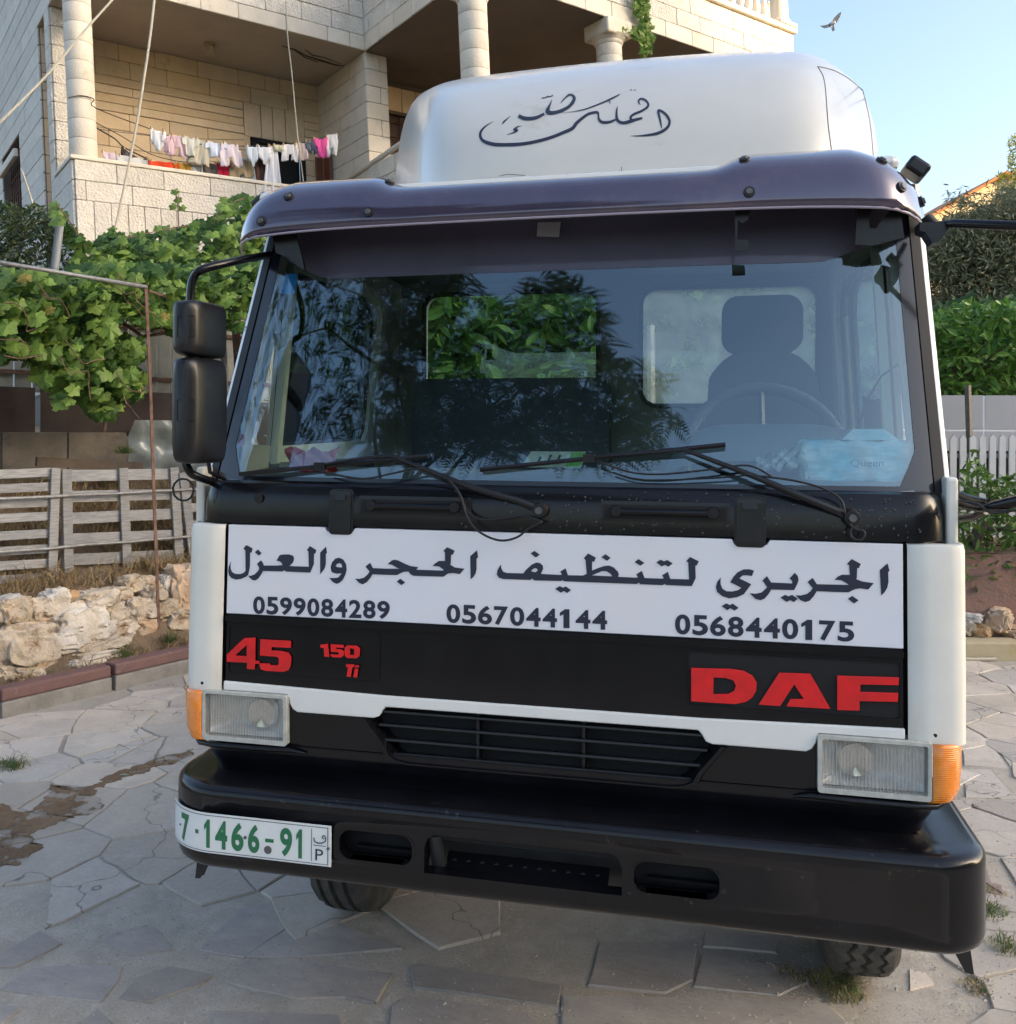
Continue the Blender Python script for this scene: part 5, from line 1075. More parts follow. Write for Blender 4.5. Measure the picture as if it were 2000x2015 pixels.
# --- apron with grille opening and lamp recesses
gr = [(-.535, 1.135), (-.475, 1.012), (-.462, .985), (-.44, .972), (-.40, .966), (.36, .966), (.40, .972), (.422, .985), (.435, 1.012), (.495, 1.135)]
gx = lambda p: [(x, z) for x, z in p]
out = [(XC - .735, .975), (XC - .735, 1.142), (XC + .735, 1.142), (XC + .735, .975)]
apr = G().prism([out, gx(gr)[::-1]], lambda x, z, d: Vector((x, -.018 - d, z)), 0, -.03)
apron = apr.ob('apron', MT['black'], truck, label='black apron around grille and headlamps'); fixn(apron)
pa = fpath(1.045, -.022, .11, .5)
sweep(pa, [(0, .99), (.002, .975), (-.002, .95), (-.012, .93), (-.028, .905), (-.034, .87), (-.036, .78)]).ob('apron_skirt', MT['black'], apron, smooth=60)
for s in (-1, 1):   # lip below each lamp
    g = G(); pts = [(.66, -.028, .974), (.70, -.036, .982), (.80, -.038, .980), (.95, -.038, .979), (1.0, -.03, .980), (1.04, .01, .984)]
    g.tube([(x if s > 0 else 2 * XC - x, y, z) for x, y, z in pts], [.003, .007, .008, .008, .008, .006], 8).ob('lamp_lip', MT['black'], apron, smooth=60)
# grille rim, louvres, struts
rim = [(x, z) for x, z in gr]
g = G(); nr = len(rim); c0 = (XC, 1.05); v = []
for d, k in ((0.0, 0), (.010, .006), (.010, .018), (-.05, .035)):
    for x, z in rim:
        dx, dz = (c0[0] - x), (c0[1] - z); L_ = math.hypot(dx, dz); zz = min(z + dz / L_ * k * 1.5, 1.088)
        v.append((x + dx / L_ * k, -.022 - d, zz))
g.add(v, [(j * nr + i, j * nr + i + 1, (j + 1) * nr + i + 1, (j + 1) * nr + i) for j in range(3) for i in range(nr - 1)])
g.ob('grille_rim', MT['black'], apron, smooth=50)
gril = G().box((XC - .56, .10, .94), (XC + .56, .11, 1.15)).ob('grille', MT['dark'], truck, label='dark front grille with louvres')
for k, z in enumerate((1.105, 1.066, 1.024, .985)):
    w_ = .50 - .052 * (k / 3.) - .02
    a = G().box((XC - w_, -.012, z - .004), (XC + w_, .05, z + .004), Matrix.Translation((0, 0, z)) @ Matrix.Rotation(R(-14), 4, 'X') @ Matrix.Translation((0, 0, -z)))
    a.ob('louvre', MT['plastic'], gril, bevel=.002)
for x in (-.19, .11): G().box((x - .004, -.004, .97), (x + .004, .04, 1.13)).ob('louvre_strut', MT['plastic'], gril)

# --- headlamps
def lampbox(s):
    X = lambda x: x if s > 0 else 2 * XC - x
    x0, x1, z0, z1 = .718, .990, .992, 1.139
    h = empty('headlight', (X((x0 + x1) / 2), -.02, 1.06), parent=truck)
    L_ = Vector(h.location)
    def loc(v): return [Vector(q) - L_ for q in v]
    g = G(); yb = .085
    n = 12                                                      # curved reflector bowl
    def bowl(u, v_):
        a, b = (u - .5) * 2, (v_ - .5) * 2
        return Vector((X(x0 + .014 + (x1 - x0 - .028) * u), -.015 + .045 * (1 - max(abs(a) ** 6, abs(b) ** 6)) * (1 - .35 * (a * a)), z0 + .016 + (z1 - z0 - .03) * v_))
    g.grid(bowl, n, n); ob('reflector', loc(g.v), g.f, MT['lamp'], h, smooth=True)
    g = G().prism([[(X(x), z) for x, z in rrect(x0 + .008, z0 + .008, x1 - .006, z1 - .006, .008)]], lambda x, z, d: Vector((x, -.03 - d, z)), .004, 0); ob('lens', loc(g.v), g.f, MT['lens'], h)
    g = G().prism([[(X(x), z) for x, z in rrect(x0, z0, x1, z1, .008)], [(X(x), z) for x, z in rrect(x0 + .011, z0 + .013, x1 - .009, z1 - .009, .006)][::-1]], lambda x, z, d: Vector((x, -.03 - d, z)), .007, -.05)
    fixn(ob('lamp_frame', loc(g.v), g.f, mat_frame, h, bevel=.002))
    # bright metal disc added to lighten the lamp inside
    g = G().tube([(X(.815), .02, 1.072), (X(.815), .012, 1.072), (X(.815), -.004, 1.072), (X(.815), .004, 1.072)], [.046, .05, .042, .012], 20); ob('bright_disc', loc(g.v), g.f, MT['lampchrome'], h, smooth=40)
    # indicator round the corner
    v = []; f = []; pr = [(.992, -.036), (1.02, -.034), (1.045, -.024), (1.062, -.006), (1.070, .02), (1.073, .06), (1.073, .10)]
    zz = [z0 - .004, z0 + .002, z0 + .03, 1.07, z1 - .012, z1 - .004]
    for j, z in enumerate(zz):
        for x, y in pr: v.append((X(x - (.012 if j in (0,) else 0) - .016 * max(0, (1.03 - z) / .04) * (x > 1.03)), y + (.006 if j in (0, 5) else 0), z))
    m_ = len(pr); f = [(j * m_ + i, j * m_ + i + 1, (j + 1) * m_ + i + 1, (j + 1) * m_ + i) for j in range(len(zz) - 1) for i in range(m_ - 1)]
    o = ob('indicator', loc(v), f, MT['amber'], h, smooth=50, solid=.004, label='amber turn signal wrapping the corner')
mat_frame = mat('lamp_surround', (.55, .55, .5), .45, c2=(.42, .42, .38), scale=30)
lampbox(-1); lampbox(1)

# --- bumper
BP = fpath(1.112, -.135, .19, .42, n=9, m=12, hr=1.138, rr=.13)
bprof = [(-.15, .886), (-.10, .892), (-.03, .895), (-.012, .891), (-.003, .882), (0, .868), (0, .855), (0, .72), (0, .69), (-.005, .672), (-.018, .660), (-.05, .653), (-.10, .65)]
def sk(a, b, p, q): return abs(a[3] + 1) < 1e-6 and abs(b[3] + 1) < 1e-6 and p[1] == .855
bump = sweep(BP, bprof, sk)
slot = lambda x0, x1: rrect(x0, .736, x1, .814, .030, 6)
stepo = rrect(-.305, .668, .228, .822, .035, 5)
facex = 1.112 - .19
stepo = [(x, max(z, .672)) for x, z in stepo]
bump.prism([[(XC - facex, .72), (XC - facex, .855), (XC + 1.008, .855), (XC + 1.008, .72)], slot(.254, .476)[::-1], slot(-.553, -.335)[::-1],
            [(-.305, .7205), (-.305, .79), (-.295, .815), (-.275, .826), (.198, .826), (.218, .815), (.228, .79), (.228, .7205)]], lambda x, z, d: Vector((x, -.135 - d, z)), 0, -.045)
bumper = bump.ob('bumper', MT['bumper'], truck, smooth=50, label='wide black steel bumper with step recess'); fixn(bumper)
# lower bumper band is swept: step recess floor piece, wells, tread
G().box((-.31, -.095, .655), (.235, .02, .664)).ob('step_floor', MT['dgrey'], bumper)
TM = Matrix.Translation((0, -.128, .684)) @ Matrix.Rotation(R(22), 4, 'X') @ Matrix.Translation((0, .128, -.684))
tr = G().box((-.27, -.128, .679), (.185, -.004, .685), TM); tread = tr.ob('step_tread', MT['plastic'], bumper, bevel=.002, label='black perforated step tread')
g = G()
for i in range(11):
    for j in range(3):
        x = -.245 + i * .04 + (j % 2) * .02
        g.add([(x - .008, -.115 + j * .038, .6865), (x, -.118 + j * .038, .689), (x + .008, -.112 + j * .038, .6865), (x, -.107 + j * .038, .6855)], [(0, 1, 2, 3)])
g.v = [TM @ q for q in g.v]
g.ob('tread_bumps', MT['grey'], tread)
G().box((-.36, .06, .62), (.28, .07, .87)).ob('recess_back', MT['dgrey'], bumper)
G().box((-.34, .0, .745), (.26, .05, .83)).ob('cross_member', MT['dgrey'], bumper, bevel=.006)
G().tube([(-.285, -.10, .82), (-.285, -.04, .67)], .022, 10).ob('step_bracket', MT['dgrey'], bumper, smooth=40)
for x0, x1 in ((.254, .476), (-.553, -.335)):
    G().prism([slot(x0 - .004, x1 + .004), slot(x0 + .004, x1 - .004)[::-1]], lambda x, z, d: Vector((x, -.135 - d, z)), .0015, -.03).ob('slot_rim', MT['bumper'], bumper)
    G().box((x0 - .02, -.06, .72), (x1 + .02, -.05, .83)).ob('slot_back', MT['dark'], bumper)
    G().box((x0 + .035, -.085, .745), (x1 - .01, -.07, .752)).ob('slot_ledge', MT['plastic'], bumper)
G().box((XC - .98, -.10, .80), (XC + .98, .03, .862)).ob('bumper_beam', MT['dark'], bumper)
# --- licence plate curved round the bumper corner
def bpt(s_, z, off):                                            # s_ measured leftwards from the start of the corner arc
    if s_ < 0: return Vector((XC - 1.112 + .19 - s_, -.135 - off, z))
    a = s_ / .19; a = min(a, 1.35); cx_, cy_ = XC - 1.112 + .19, -.135 + .19
    return Vector((cx_ - (.19 + off) * math.sin(a), cy_ - (.19 + off) * math.cos(a), z))
PS0, PS1, PZ0, PZ1 = -.372, .172, .712, .824
g = G().grid(lambda u, v: bpt(PS1 + (PS0 - PS1) * u, PZ0 + (PZ1 - PZ0) * v, .008), 30, 1)
plate = g.ob('licence_plate', MT['plate'], truck, solid=.003, label='white licence plate with green digits on the bumper left end')
def pm(u, v, off=.0105): return bpt(PS1 + (PS0 - PS1) * u, PZ0 + (PZ1 - PZ0) * v, off)
def upx(px):
    return min((abs(topx(pm(k / 400., .5))[0] - px), k / 400.) for k in range(401))[1]
def pbar(u0, v0, u1, v1, name, m, n=1):
    return G().grid(lambda a, b: pm(u0 + (u1 - u0) * a, v0 + (v1 - v0) * b), n, 1).ob(name, m, plate)
g = G()
for a, b, c_, d_ in ((.012, .04, .985, .055), (.012, .945, .985, .96)): g.grid(lambda x, y: pm(a + (c_ - a) * x, b + (d_ - b) * y), 30, 1)
for a, b in ((.012, .016), (.981, .985)): g.grid(lambda x, y: pm(a + (b - a) * x, .04 + .92 * y), 1, 1)
g.ob('plate_border', MT['navy'], plate)
for s, u0, u1 in [(c_, upx(a_), upx(b_)) for c_, a_, b_ in (('7', 357, 372), ('1', 401, 417), ('4', 423, 447), ('6', 455, 479), ('6', 488, 511), ('9', 551, 575), ('1', 582, 599))]:
    v, f = char_mesh(s, .035); ob('plate_digit', [pm(u0 + (u1 - u0) * a, .13 + .72 * b) for a, b in v], f, MT['pgreen'], plate)
pbar(upx(522), .44, upx(539), .53, 'plate_dash', MT['pgreen']); pbar(upx(384), .45, upx(390), .55, 'plate_dot', MT['pgreen'])
pbar(upx(612.5), .10, upx(612.5) + .003, .9, 'plate_rule', MT['navy']); pbar(upx(617), .49, upx(641), .505, 'plate_rule', MT['navy'])
v, f = text_mesh('P'); ob('plate_letter', [pm(upx(621) + (upx(636) - upx(621)) * a, .13 + .28 * b) for a, b in v], f, MT['navy'], plate)
pts = [(.862, .68), (.864, .6), (.88, .56), (.905, .57), (.922, .62), (.925, .7), (.918, .76), (.908, .75), (.906, .70), (.915, .68)]
ua_, ub_ = upx(618), upx(641)
G().tube([pm(ua_ + (a - .862) / .063 * (ub_ - ua_), b) for a, b in pts], .0015, 5).ob('plate_letter', MT['navy'], plate)
for u, v_, r in ((upx(355), .5, .0028), (upx(483), .5, .0045), (upx(646), .45, .0045)):
    p = pm(u, v_); n_ = (pm(u, v_, .03) - p).normalized(); G().tube([p, p + n_ * .002], r, 10).ob('plate_screw', MT['grey'], plate)
p = pm(upx(527), .25); n_ = (pm(upx(527), .25, .03) - p).normalized(); G().tube([p, p + n_ * .0006], .0115, 20).ob('round_seal', MT['grey'], plate)

# --- corner flaps under the bumper
for s in (-1, 1):
    X = lambda x: x if s > 0 else 2 * XC - x
    G().prism([[(.98, .66), (1.11, .66), (1.125, .60), (1.145, .455), (1.125, .46), (1.07, .56), (1.0, .60)]], lambda x, z, d: Vector((X(x), .14 - d + (x - 1) * .3, z)), .0, -.02).ob('corner_flap', MT['plastic'], truck, bevel=.002)
    G().prism([[(.80, .665), (1.04, .665), (1.10, .535), (1.085, .515), (.98, .56), (.80, .60)]], lambda x, z, d: Vector((X(x), .30 - d, z)), .0, -.01).ob('wheel_arch_edge', MT['grey'], truck)

# --- cowl below the windshield
for s in (-1, 1):
    xa, xb = (XC + 1.062, XC + 1.092) if s > 0 else (XC - 1.092, XC - 1.062)
    G().box((xa, .055, 1.60), (xb, .40, 1.80)).ob('pillar_foot', MT['cream'], truck, bevel=.008)
cow = sweep(fpath(1.063, .0, .09, .35), [(-.01, 1.634), (0, 1.637), (-.002, 1.70), (-.012, 1.745), (-.02, 1.756), (-.05, 1.762)])
cowl = cow.ob('cowl_panel', MT['black'], truck, smooth=50, label='black panel below the windshield with two hand grips'); fixn(cowl)
def cm(x, z, d=0): return Vector((x, .001 + .18 * max(0, z - 1.70) - d, z))
for x0, x1 in ((-.638, -.574), (.514, .584)):
    G().prism([rrect(x0, 1.617, x1, 1.738, .01)], cm, .008, -.002).ob('latch_cover', MT['plastic'], cowl, bevel=.004)
    frame_o = G().prism([rrect(x0 - .006, 1.611, x1 + .006, 1.744, .014), rrect(x0, 1.617, x1, 1.738, .01)[::-1]], cm, .004, -.002).ob('latch_surround', MT['rubber'], cowl, bevel=.001); fixn(frame_o)
    G().prism([rrect(x0 + .016, 1.712, x1 - .016, 1.729, .004)], cm, .0105, .007).ob('latch_tab', MT['plastic'], cowl)
for x0, x1 in ((-.552, -.212), (.153, .499)):
    hg = G().prism([rrect(x0, 1.672, x1, 1.726, .008)], cm, .004, -.002).ob('hand_grip', MT['plastic'], cowl, bevel=.003)
    G().prism([rrect(x0 + .008, 1.678, x1 - .008, 1.716, .006)], cm, .0045, .003).ob('grip_recess', MT['dark'], hg)
    g = G().tube([(x0 + .03, -.012, 1.699), (x1 - .03, -.012, 1.699)], .0085, 10); g.ob('grip_bar', MT['black'], hg, smooth=50)
    for xx in (x0 + .045, x1 - .045): G().tube([(xx, .0, 1.700), (xx, -.021, 1.700)], [.016, .014], 16).ob('grip_boss', MT['plastic'], hg, smooth=40)
G().tube([(-.868, -.001, 1.712), (-.868, -.0025, 1.712)], .014, 20).ob('round_plug', MT['plastic'], cowl)
# raindrops on the black cowl
g = G(); rn = random.Random(3)
for _ in range(230):
    x = rn.uniform(.05, 1.0) if rn.random() < .88 else rn.uniform(-.3, .1); z = rn.uniform(1.642, 1.75); r = rn.uniform(.0012, .0034)
    p = cm(x, z, .001); g.add([p + Vector((r * math.cos(a), -.0004, r * 1.15 * math.sin(a))) for a in [k * math.pi / 3 for k in range(6)]] + [p + Vector((0, -.0022, 0))], [(k, (k + 1) % 6, 6) for k in range(6)])
dm = mat('water_drop', (.02, .02, .025), .05, coat=1); g.ob('raindrops', dm, cowl, smooth=True)['kind'] = 'stuff'

# --- windshield
WB, WT = 1.758, 2.63
def whw(v): return 1.060 - .072 * v
def wy(u, v): return .045 + .215 * v + .045 * abs(u) ** 6 + .012 * u * u
def W(u, v, off=0.): return Vector((XC + .038 * v + u * whw(v), wy(u, v) - off, WB + (WT - WB) * v))
ws = G().grid(lambda a, b: W(a * 2 - 1, b), 36, 14).ob('windshield', MT['wglass'], truck, smooth=True, label='large tinted windshield reflecting sky and a tree')
def wstrip(u0, u1, v0, v1, off, name, m, par, nu=2, nv=14): return G().grid(lambda a, b: W(u0 + (u1 - u0) * a, v0 + (v1 - v0) * b, off), nu, nv).ob(name, m, par, smooth=True)
frit = mat('glass_border', (.008, .010, .016), .15, coat=.3)
for s in (-1, 1):
    G().grid(lambda a, b: W(s * (.945 - .05 * max(0, .12 - b) / .12 + (.055 + .05 * max(0, .12 - b) / .12) * a), b, .002), 3, 24).ob('glass_border', frit, ws, smooth=True)
    wstrip(s * .985, s * 1.012, 0, 1, .006, 'glass_seal', MT['rubber'], ws)
wstrip(-1, 1, 0, .018, .0022, 'glass_border', frit, ws, 36, 1)
def tb(u): return 2.397 + .115 * max(0, (abs(u) - .74) / .26) ** 1.4
G().grid(lambda a, b: W((a * 2 - 1) * .985, ((tb(a * 2 - 1) + (WT - tb(a * 2 - 1)) * b) - WB) / (WT - WB), .0012), 40, 4).ob('top_band', mat('purple_band', (.075, .067, .10), .45, c2=(.06, .055, .08), coat=.8), ws, smooth=True, label='dark purple band along the glass top')  # dark purple band across the top of the glass
# outer A pillars, white with rust
pill = mat('pillar_paint', (.72, .74, .74), .35, coat=.4, stain=(.09, .05, .03), sscale=9, slo=.6, shi=.66, bump=.05)
for s in (-1, 1):
    def pf(a, b):
        e = W(s, b, 0); q = [(-.004, .0), (.012, -.002), (.026, .008), (.032, .03), (.034, .12), (.034, .25)][int(round(a * 5))]
        return Vector((e.x + s * q[0], e.y + q[1], e.z))
    G().grid(pf, 5, 16).ob('windshield_pillar', pill, truck, smooth=50)

# --- wipers
def atG(px, py, off=.03):
    o = Vector((0, .045 - off, WB)); n = Vector((0, 1, -.2466)).normalized(); return atp(px, py, o, n)
def wiper(blade, arm, piv, nm):
    w_ = G().tube([atG(*p, .012) for p in blade], .0045, 6).ob('wiper', MT['rubber'], truck)
    g = G().tube([atG(*p, .022) for p in blade], .0075, 6); g.ob('blade_holder', MT['plastic'], w_)
    n_ = len(arm); G().tube([atG(*p, o_) for p, o_ in arm], [.004 + .009 * (k / (n_ - 1)) ** 1.5 for k in range(n_)], 8).ob('wiper_arm', MT['plastic'], w_, smooth=50)
    c_ = atG(*blade[1], .03); G().box(c_ - Vector((.017, .01, .012)), c_ + Vector((.017, .01, .012))).ob('blade_clip', MT['plastic'], w_, bevel=.002)
    p = Vector((piv[0], -.002, piv[1])); G().tube([p, p - Vector((0, .03, 0))], [.024, .018], 16).ob('pivot', MT['rubber'], w_, smooth=40)
    G().tube([p - Vector((0, .028, 0)), p - Vector((0, .042, 0))], .010, 8).ob('pivot_nut', MT['grey'], w_)
wiper([(472, 933), (630, 918), (843, 897)], [((637, 914), .035), (((690), 905), .04), ((725, 900), .045), ((772, 897), .05), ((845, 927), .055), ((920, 957), .06), ((1019, 985), .05), ((1058, 1000), .035)], (-.012, 1.698), 'l')
wiper([(945, 924), (1160, 902), (1428, 875)], [((1160, 900), .035), ((1250, 893), .04), ((1347, 885), .045), ((1400, 905), .05), ((1484, 937), .055), ((1566, 972), .06), ((1640, 1003), .05), ((1672, 1016), .035)], (.80, 1.698), 'r')
def cable(pts, z_, off, r=.0032, sc_=2.664):
    P = [atG(z_[0] + x / sc_, z_[1] + y / sc_, off) for x, y in pts]
    for p in P:
        if p.z < 1.76: p.y = min(p.y, -.02)
    G().tube(catmull(P, 5), r, 6).ob('washer_hose', MT['rubber'], truck, smooth=True)
cable([(640,10),(760,40),(900,58),(1050,30),(1180,5),(1280,30),(1360,90),(1410,170),(1440,230),(1500,270),(1600,270),(1700,255),(1760,258),(1830,285)], (380, 920), .06)
cable([(1340,60),(1400,140),(1430,240),(1470,310),(1540,360),(1620,383),(1700,365),(1760,320),(1830,285)], (380, 920), .07)
cable([(860,30),(1100,60),(1250,100),(1330,150),(1350,210),(1370,260),(1400,290),(1438,300),(1442,325),(1415,342),(1380,325),(1380,290),(1400,280)], (1100, 920), .06, sc_=2.3975)
cable([(1200,1300),(1400,1370),(1600,1385),(1918,1355),(2150,1330),(2300,1400)], (800, 500), .05, .0028, 3.197)
cable([(1300,1375),(1500,1420),(1918,1410),(2150,1390)], (800, 500), .03, .0024, 3.197)

# --- sun visor above the glass
def vis(u, t):
    a = abs(u); x = XC + 1.055 * (math.copysign(min(a, 1), u)) * (1 - .0 * t)
    lobe = 1 / (1 + math.exp(-(a - .50) / .018)) if a < .9 else 1
    lowz, lowy = 2.528 - .03 * a ** 6, .075 + .03 * a * a + .17 * max(0, (a - .86) / .14) ** 2.2
    topz = 2.672 + .045 * lobe - .10 * max(0, (a - .80) / .2) ** 2; topy = .215 + .10 * max(0, (a - .8) / .2) ** 2 + .02 * lobe
    b = math.sin(t * math.pi) * .035
    zz = lowz + (topz - lowz) * t ** .9; yy = lowy + (topy - lowy) * t ** 1.25
    n_ = Vector((0, -(topz - lowz), (topy - lowy))).normalized()
    x = XC + (x - XC) * (1 - .03 * t)
    return Vector((x, yy, zz)) + n_ * b
v_ = G().grid(lambda a, b: vis(a * 2 - 1, b), 90, 12).ob('sun_visor', MT['visor'], truck, smooth=True, label='metallic purple sun visor above the windshield'); v_.modifiers.new('s', 'SOLIDIFY').thickness = .005
v_.modifiers[0].offset = 0
G().tube([vis(-1 + 2 * k / 60, 0) for k in range(61)], .0042, 6).ob('visor_edge', mat('visor_edge', (.35, .3, .38), .3, coat=.6), v_, smooth=True)
def boltat(px, py, y, r=.0165):
    p = atY(px, py, y)
    best = min(((vis(a / 60., b / 10.) - p).length, a, b) for a in range(-60, 61) for b in range(11))
    # nearest point of the visor along the line of sight
    d_ = (p - CAM).normalized(); bb = None
    for a in range(-100, 101):
        for b in range(21):
            q = vis(a / 100., b / 20.); e = (q - CAM); k = (e - d_ * e.dot(d_)).length
            if bb is None or k < bb[0]: bb = (k, a / 100., b / 20.)
    u, t = bb[1], bb[2]; q = vis(u, t); e1 = vis(min(u + .02, 1), t) - vis(u - .02, t); e2 = vis(u, min(t + .05, 1)) - vis(u, max(t - .05, 0)); n = e1.cross(e2).normalized()
    if n.y > 0: n = -n
    o = G().tube([q - n * .004, q + n * .008], [r, r * .92], 18).ob('rubber_washer', MT['rubber'], v_, smooth=40)
    G().tube([q + n * .007, q + n * .013], [r * .6, r * .5], 12).ob('washer_bolt', MT['grey'], o, smooth=40)
for b in ((518, 438), (728, 416), (1471, 375), (1769, 369), (766, 361), (567, 389), (1468, 316), (1735, 319), (1826, 392)): boltat(*b, .15)
for px, py, s in ((523, 402, -1), (1802, 334, 1)):
    c_ = atY(px, py, .33); m = Matrix.Translation(c_) @ Matrix.Rotation(R(s * 38), 4, 'Y')
    G().box((-.032, -.045, -.022), (.032, .045, .022), m).ob('marker_lamp', MT['plastic'], truck, bevel=.010)
# brackets seen through the glass
def flat(name, pts, z_, sc_, y, m, th=.012, par=truck): return G().prism([[tuple(atY(z_[0] + a / sc_, z_[1] + b / sc_, y).xz) for a, b in pts]], lambda x, z, d: Vector((x, y - d, z)), th, 0).ob(name, m, par)
flat('visor_bracket', [(1240,-40),(1370,-40),(1310,90),(1310,160),(1350,165),(1480,-10),(1500,20),(1530,220),(1330,270),(1220,265)], (1300, 400), 3.197, .175, MT['plastic'])
flat('visor_hook', [(468,0),(580,0),(550,110),(510,130),(490,110),(480,235),(545,235),(555,250),(555,300),(470,305)], (1300, 400), 3.197, .135, MT['plastic'])
flat('visor_bracket', [(560,330),(690,310),(735,480),(745,540),(700,510),(640,460),(580,440)], (350, 350), 2.95, .16, MT['plastic'])
flat('white_label', [(1100,1050),(1208,1047),(1200,1118),(1095,1115)], (600, 0), 2.3975, .20, mat('paper_label', (.22, .21, .24), .6), .002)

# --- roof air deflector
FR = [[(778,372,1.35),(800,374,.85),(832,377,.52),(900,374,.45),(1100,362,.42),(1400,336,.42),(1600,330,.44),(1655,322,.52),(1700,318,.85),(1730,318,1.35)],
      [(781,320,1.35),(802,318,.87),(836,330,.54),(900,322,.46),(1100,305,.44),(1400,280,.44),(1600,270,.46),(1650,270,.55),(1697,270,.88),(1727,275,1.35)],
      [(788,270,1.36),(806,262,.92),(838,262,.60),(900,252,.54),(1100,235,.52),(1400,212,.52),(1590,205,.54),(1637,212,.64),(1686,225,.93),(1719,240,1.36)],
      [(800,228,1.38),(818,214,1.0),(850,206,.74),(905,200,.68),(1100,178,.66),(1400,155,.66),(1570,150,.68),(1620,158,.78),(1668,175,1.05),(1707,205,1.38)],
      [(822,196,1.42),(845,182,1.12),(872,176,.96),(930,165,.92),(1100,143,.90),(1400,117,.90),(1560,114,.92),(1606,120,1.02),(1648,136,1.2),(1690,172,1.42)],
      [(850,185,1.55),(868,176,1.5),(900,168,1.45),(940,162,1.4),(1100,141,1.4),(1400,114,1.4),(1555,111,1.4),(1590,115,1.45),(1625,128,1.5),(1668,165,1.55)]]
FR = [[(x, y - (0, 0, 2, 6, 10, 12)[k], d) for x, y, d in r] for k, r in enumerate(FR)]
g = G(); g.add([atY(*q) for row in FR for q in row], [(j * 10 + i, j * 10 + i + 1, (j + 1) * 10 + i + 1, (j + 1) * 10 + i) for j in range(5) for i in range(9)])
fair = g.ob('roof_deflector', MT['fair'], truck, smooth=True, sub=3, label='large pale grey roof deflector with dark handwritten calligraphy')
bpy.context.view_layer.update()
from mathutils.bvhtree import BVHTree
dg = bpy.context.evaluated_depsgraph_get(); fb = BVHTree.FromObject(fair, dg)
def onfair(px, py, lift=.0015):
    d_ = ray(px, py).normalized(); h = fb.ray_cast(CAM, d_)
    if h[0] is None: return atY(px, py, .6)
    n = h[1] if h[1].dot(d_) < 0 else -h[1]; return h[0] + n * lift
def stroke(pts, z_, sc_=8.718, name='calligraphy_stroke'):
    P = catmull([(x, y, w_) for x, y, w_ in pts], 7); v = []; f = []
    for i, p in enumerate(P):
        t = Vector((P[min(i + 1, len(P) - 1)] - P[max(i - 1, 0)])).to_2d(); t = t.normalized() if t.length else Vector((1, 0)); n = Vector((-t.y, t.x)) * max(p.z, 3) / 2
        for q in (p.to_2d() + n, p.to_2d(), p.to_2d() - n): v.append(onfair(z_[0] + q.x / sc_, z_[1] + q.y / sc_))
    for i in range(len(P) - 1):
        for k in (0, 1): f.append((i * 3 + k, i * 3 + k + 1, i * 3 + k + 4, i * 3 + k + 3))
    return ob(name, v, f, MT['navy'], fair)
e_, f_ = (920, 160), (1120, 160)
T = lambda p: [(x + 1743.6, y, w_) for x, y, w_ in p]
stroke([(440,692,6),(330,760,20),(250,840,36),(222,920,44),(250,1000,50),(330,1050,60),(480,1085,62),(700,1090,60),(950,1075,56),(1200,1030,54),(1450,960,54),(1650,880,56)] + T([(60,810,60),(130,720,55),(250,620,50),(330,565,45),(420,540,45),(490,538,42),(507,590,30),(515,650,40),(560,700,50),(640,708,50),(720,695,45),(800,660,30)]), e_)
for S in ([(838,425,4),(820,500,30),(818,580,40),(825,650,50),(870,700,50),(950,715,55),(1050,690,60),(1150,660,50),(1262,632,36)],
          [(1232,408,6),(1205,375,24),(1200,330,28),(1240,300,32),(1310,325,36),(1360,390,36),(1340,450,40),(1250,510,40),(1130,560,40),(1060,615,40),(1075,665,50)],
          [(-117,538,4),(0,532,6),(150,510,12),(300,475,20),(450,420,24),(600,360,28),(720,305,30),(800,265,26),(870,225,16)], [(690,335,24),(712,392,10)],
          [(1597,822,8),(1580,740,26),(1560,640,36),(1540,560,40),(1532,512,36),(1560,502,40),(1640,550,44),(1700,620,44),(1728,700,40),(1700,780,46),(1620,850,50),(1500,900,50),(1350,925,36),(1200,938,20),(1058,938,4)],
          [(1050,150,22),(1075,152,22)], [(1120,152,14),(1150,151,10)]):
    stroke(S, f_)
for S in ([(600,740,8),(630,695,26),(680,650,18),(740,600,8)], [(880,590,60),(930,620,64),(1000,640,66),(1100,640,60),(1200,620,56),(1320,560,44)],
          [(1450,320,6),(1425,390,24),(1395,450,44),(1380,520,80),(1430,545,70),(1520,535,60),(1620,505,60),(1740,440,55),(1810,360,55),(1835,290,50),(1800,240,40),(1745,235,34),(1700,270,26),(1650,320,20),(1605,375,8)],
          [(1280,288,20),(1330,285,14),(1380,262,22),(1420,268,14),(1470,240,22)], [(935,768,6),(860,785,20),(800,830,30),(850,840,50),(800,880,20),(680,917,6)]):
    stroke(S, e_)
seam = mat('panel_seam', (.08, .08, .07), .7)
def fairline(pts, r, z_=(1300, 0), sc_=2.74, name='panel_seam'):
    P = [onfair(z_[0] + p.x / sc_, z_[1] + p.y / sc_, .0006) for p in catmull([(a, b, 0) for a, b in pts], 6)]
    return G().tube(P, r, 5).ob(name, seam, fair)
fairline([(848,358),(880,420),(893,520),(905,680),(925,830)], .0016); fairline([(848,358),(930,378),(1010,420),(1092,487)], .0016); fairline([(1092,487),(1130,660),(1148,850)], .0013)
fairline([(1230,822),(1296,826)], .0009, (600, 0), 2.3975, 'crack'); fairline([(920,830),(960,822),(1040,828)], .0008, (600, 0), 2.3975, 'crack'); fairline([(1494,786),(1496,806)], .0008, (600, 0), 2.3975, 'crack')

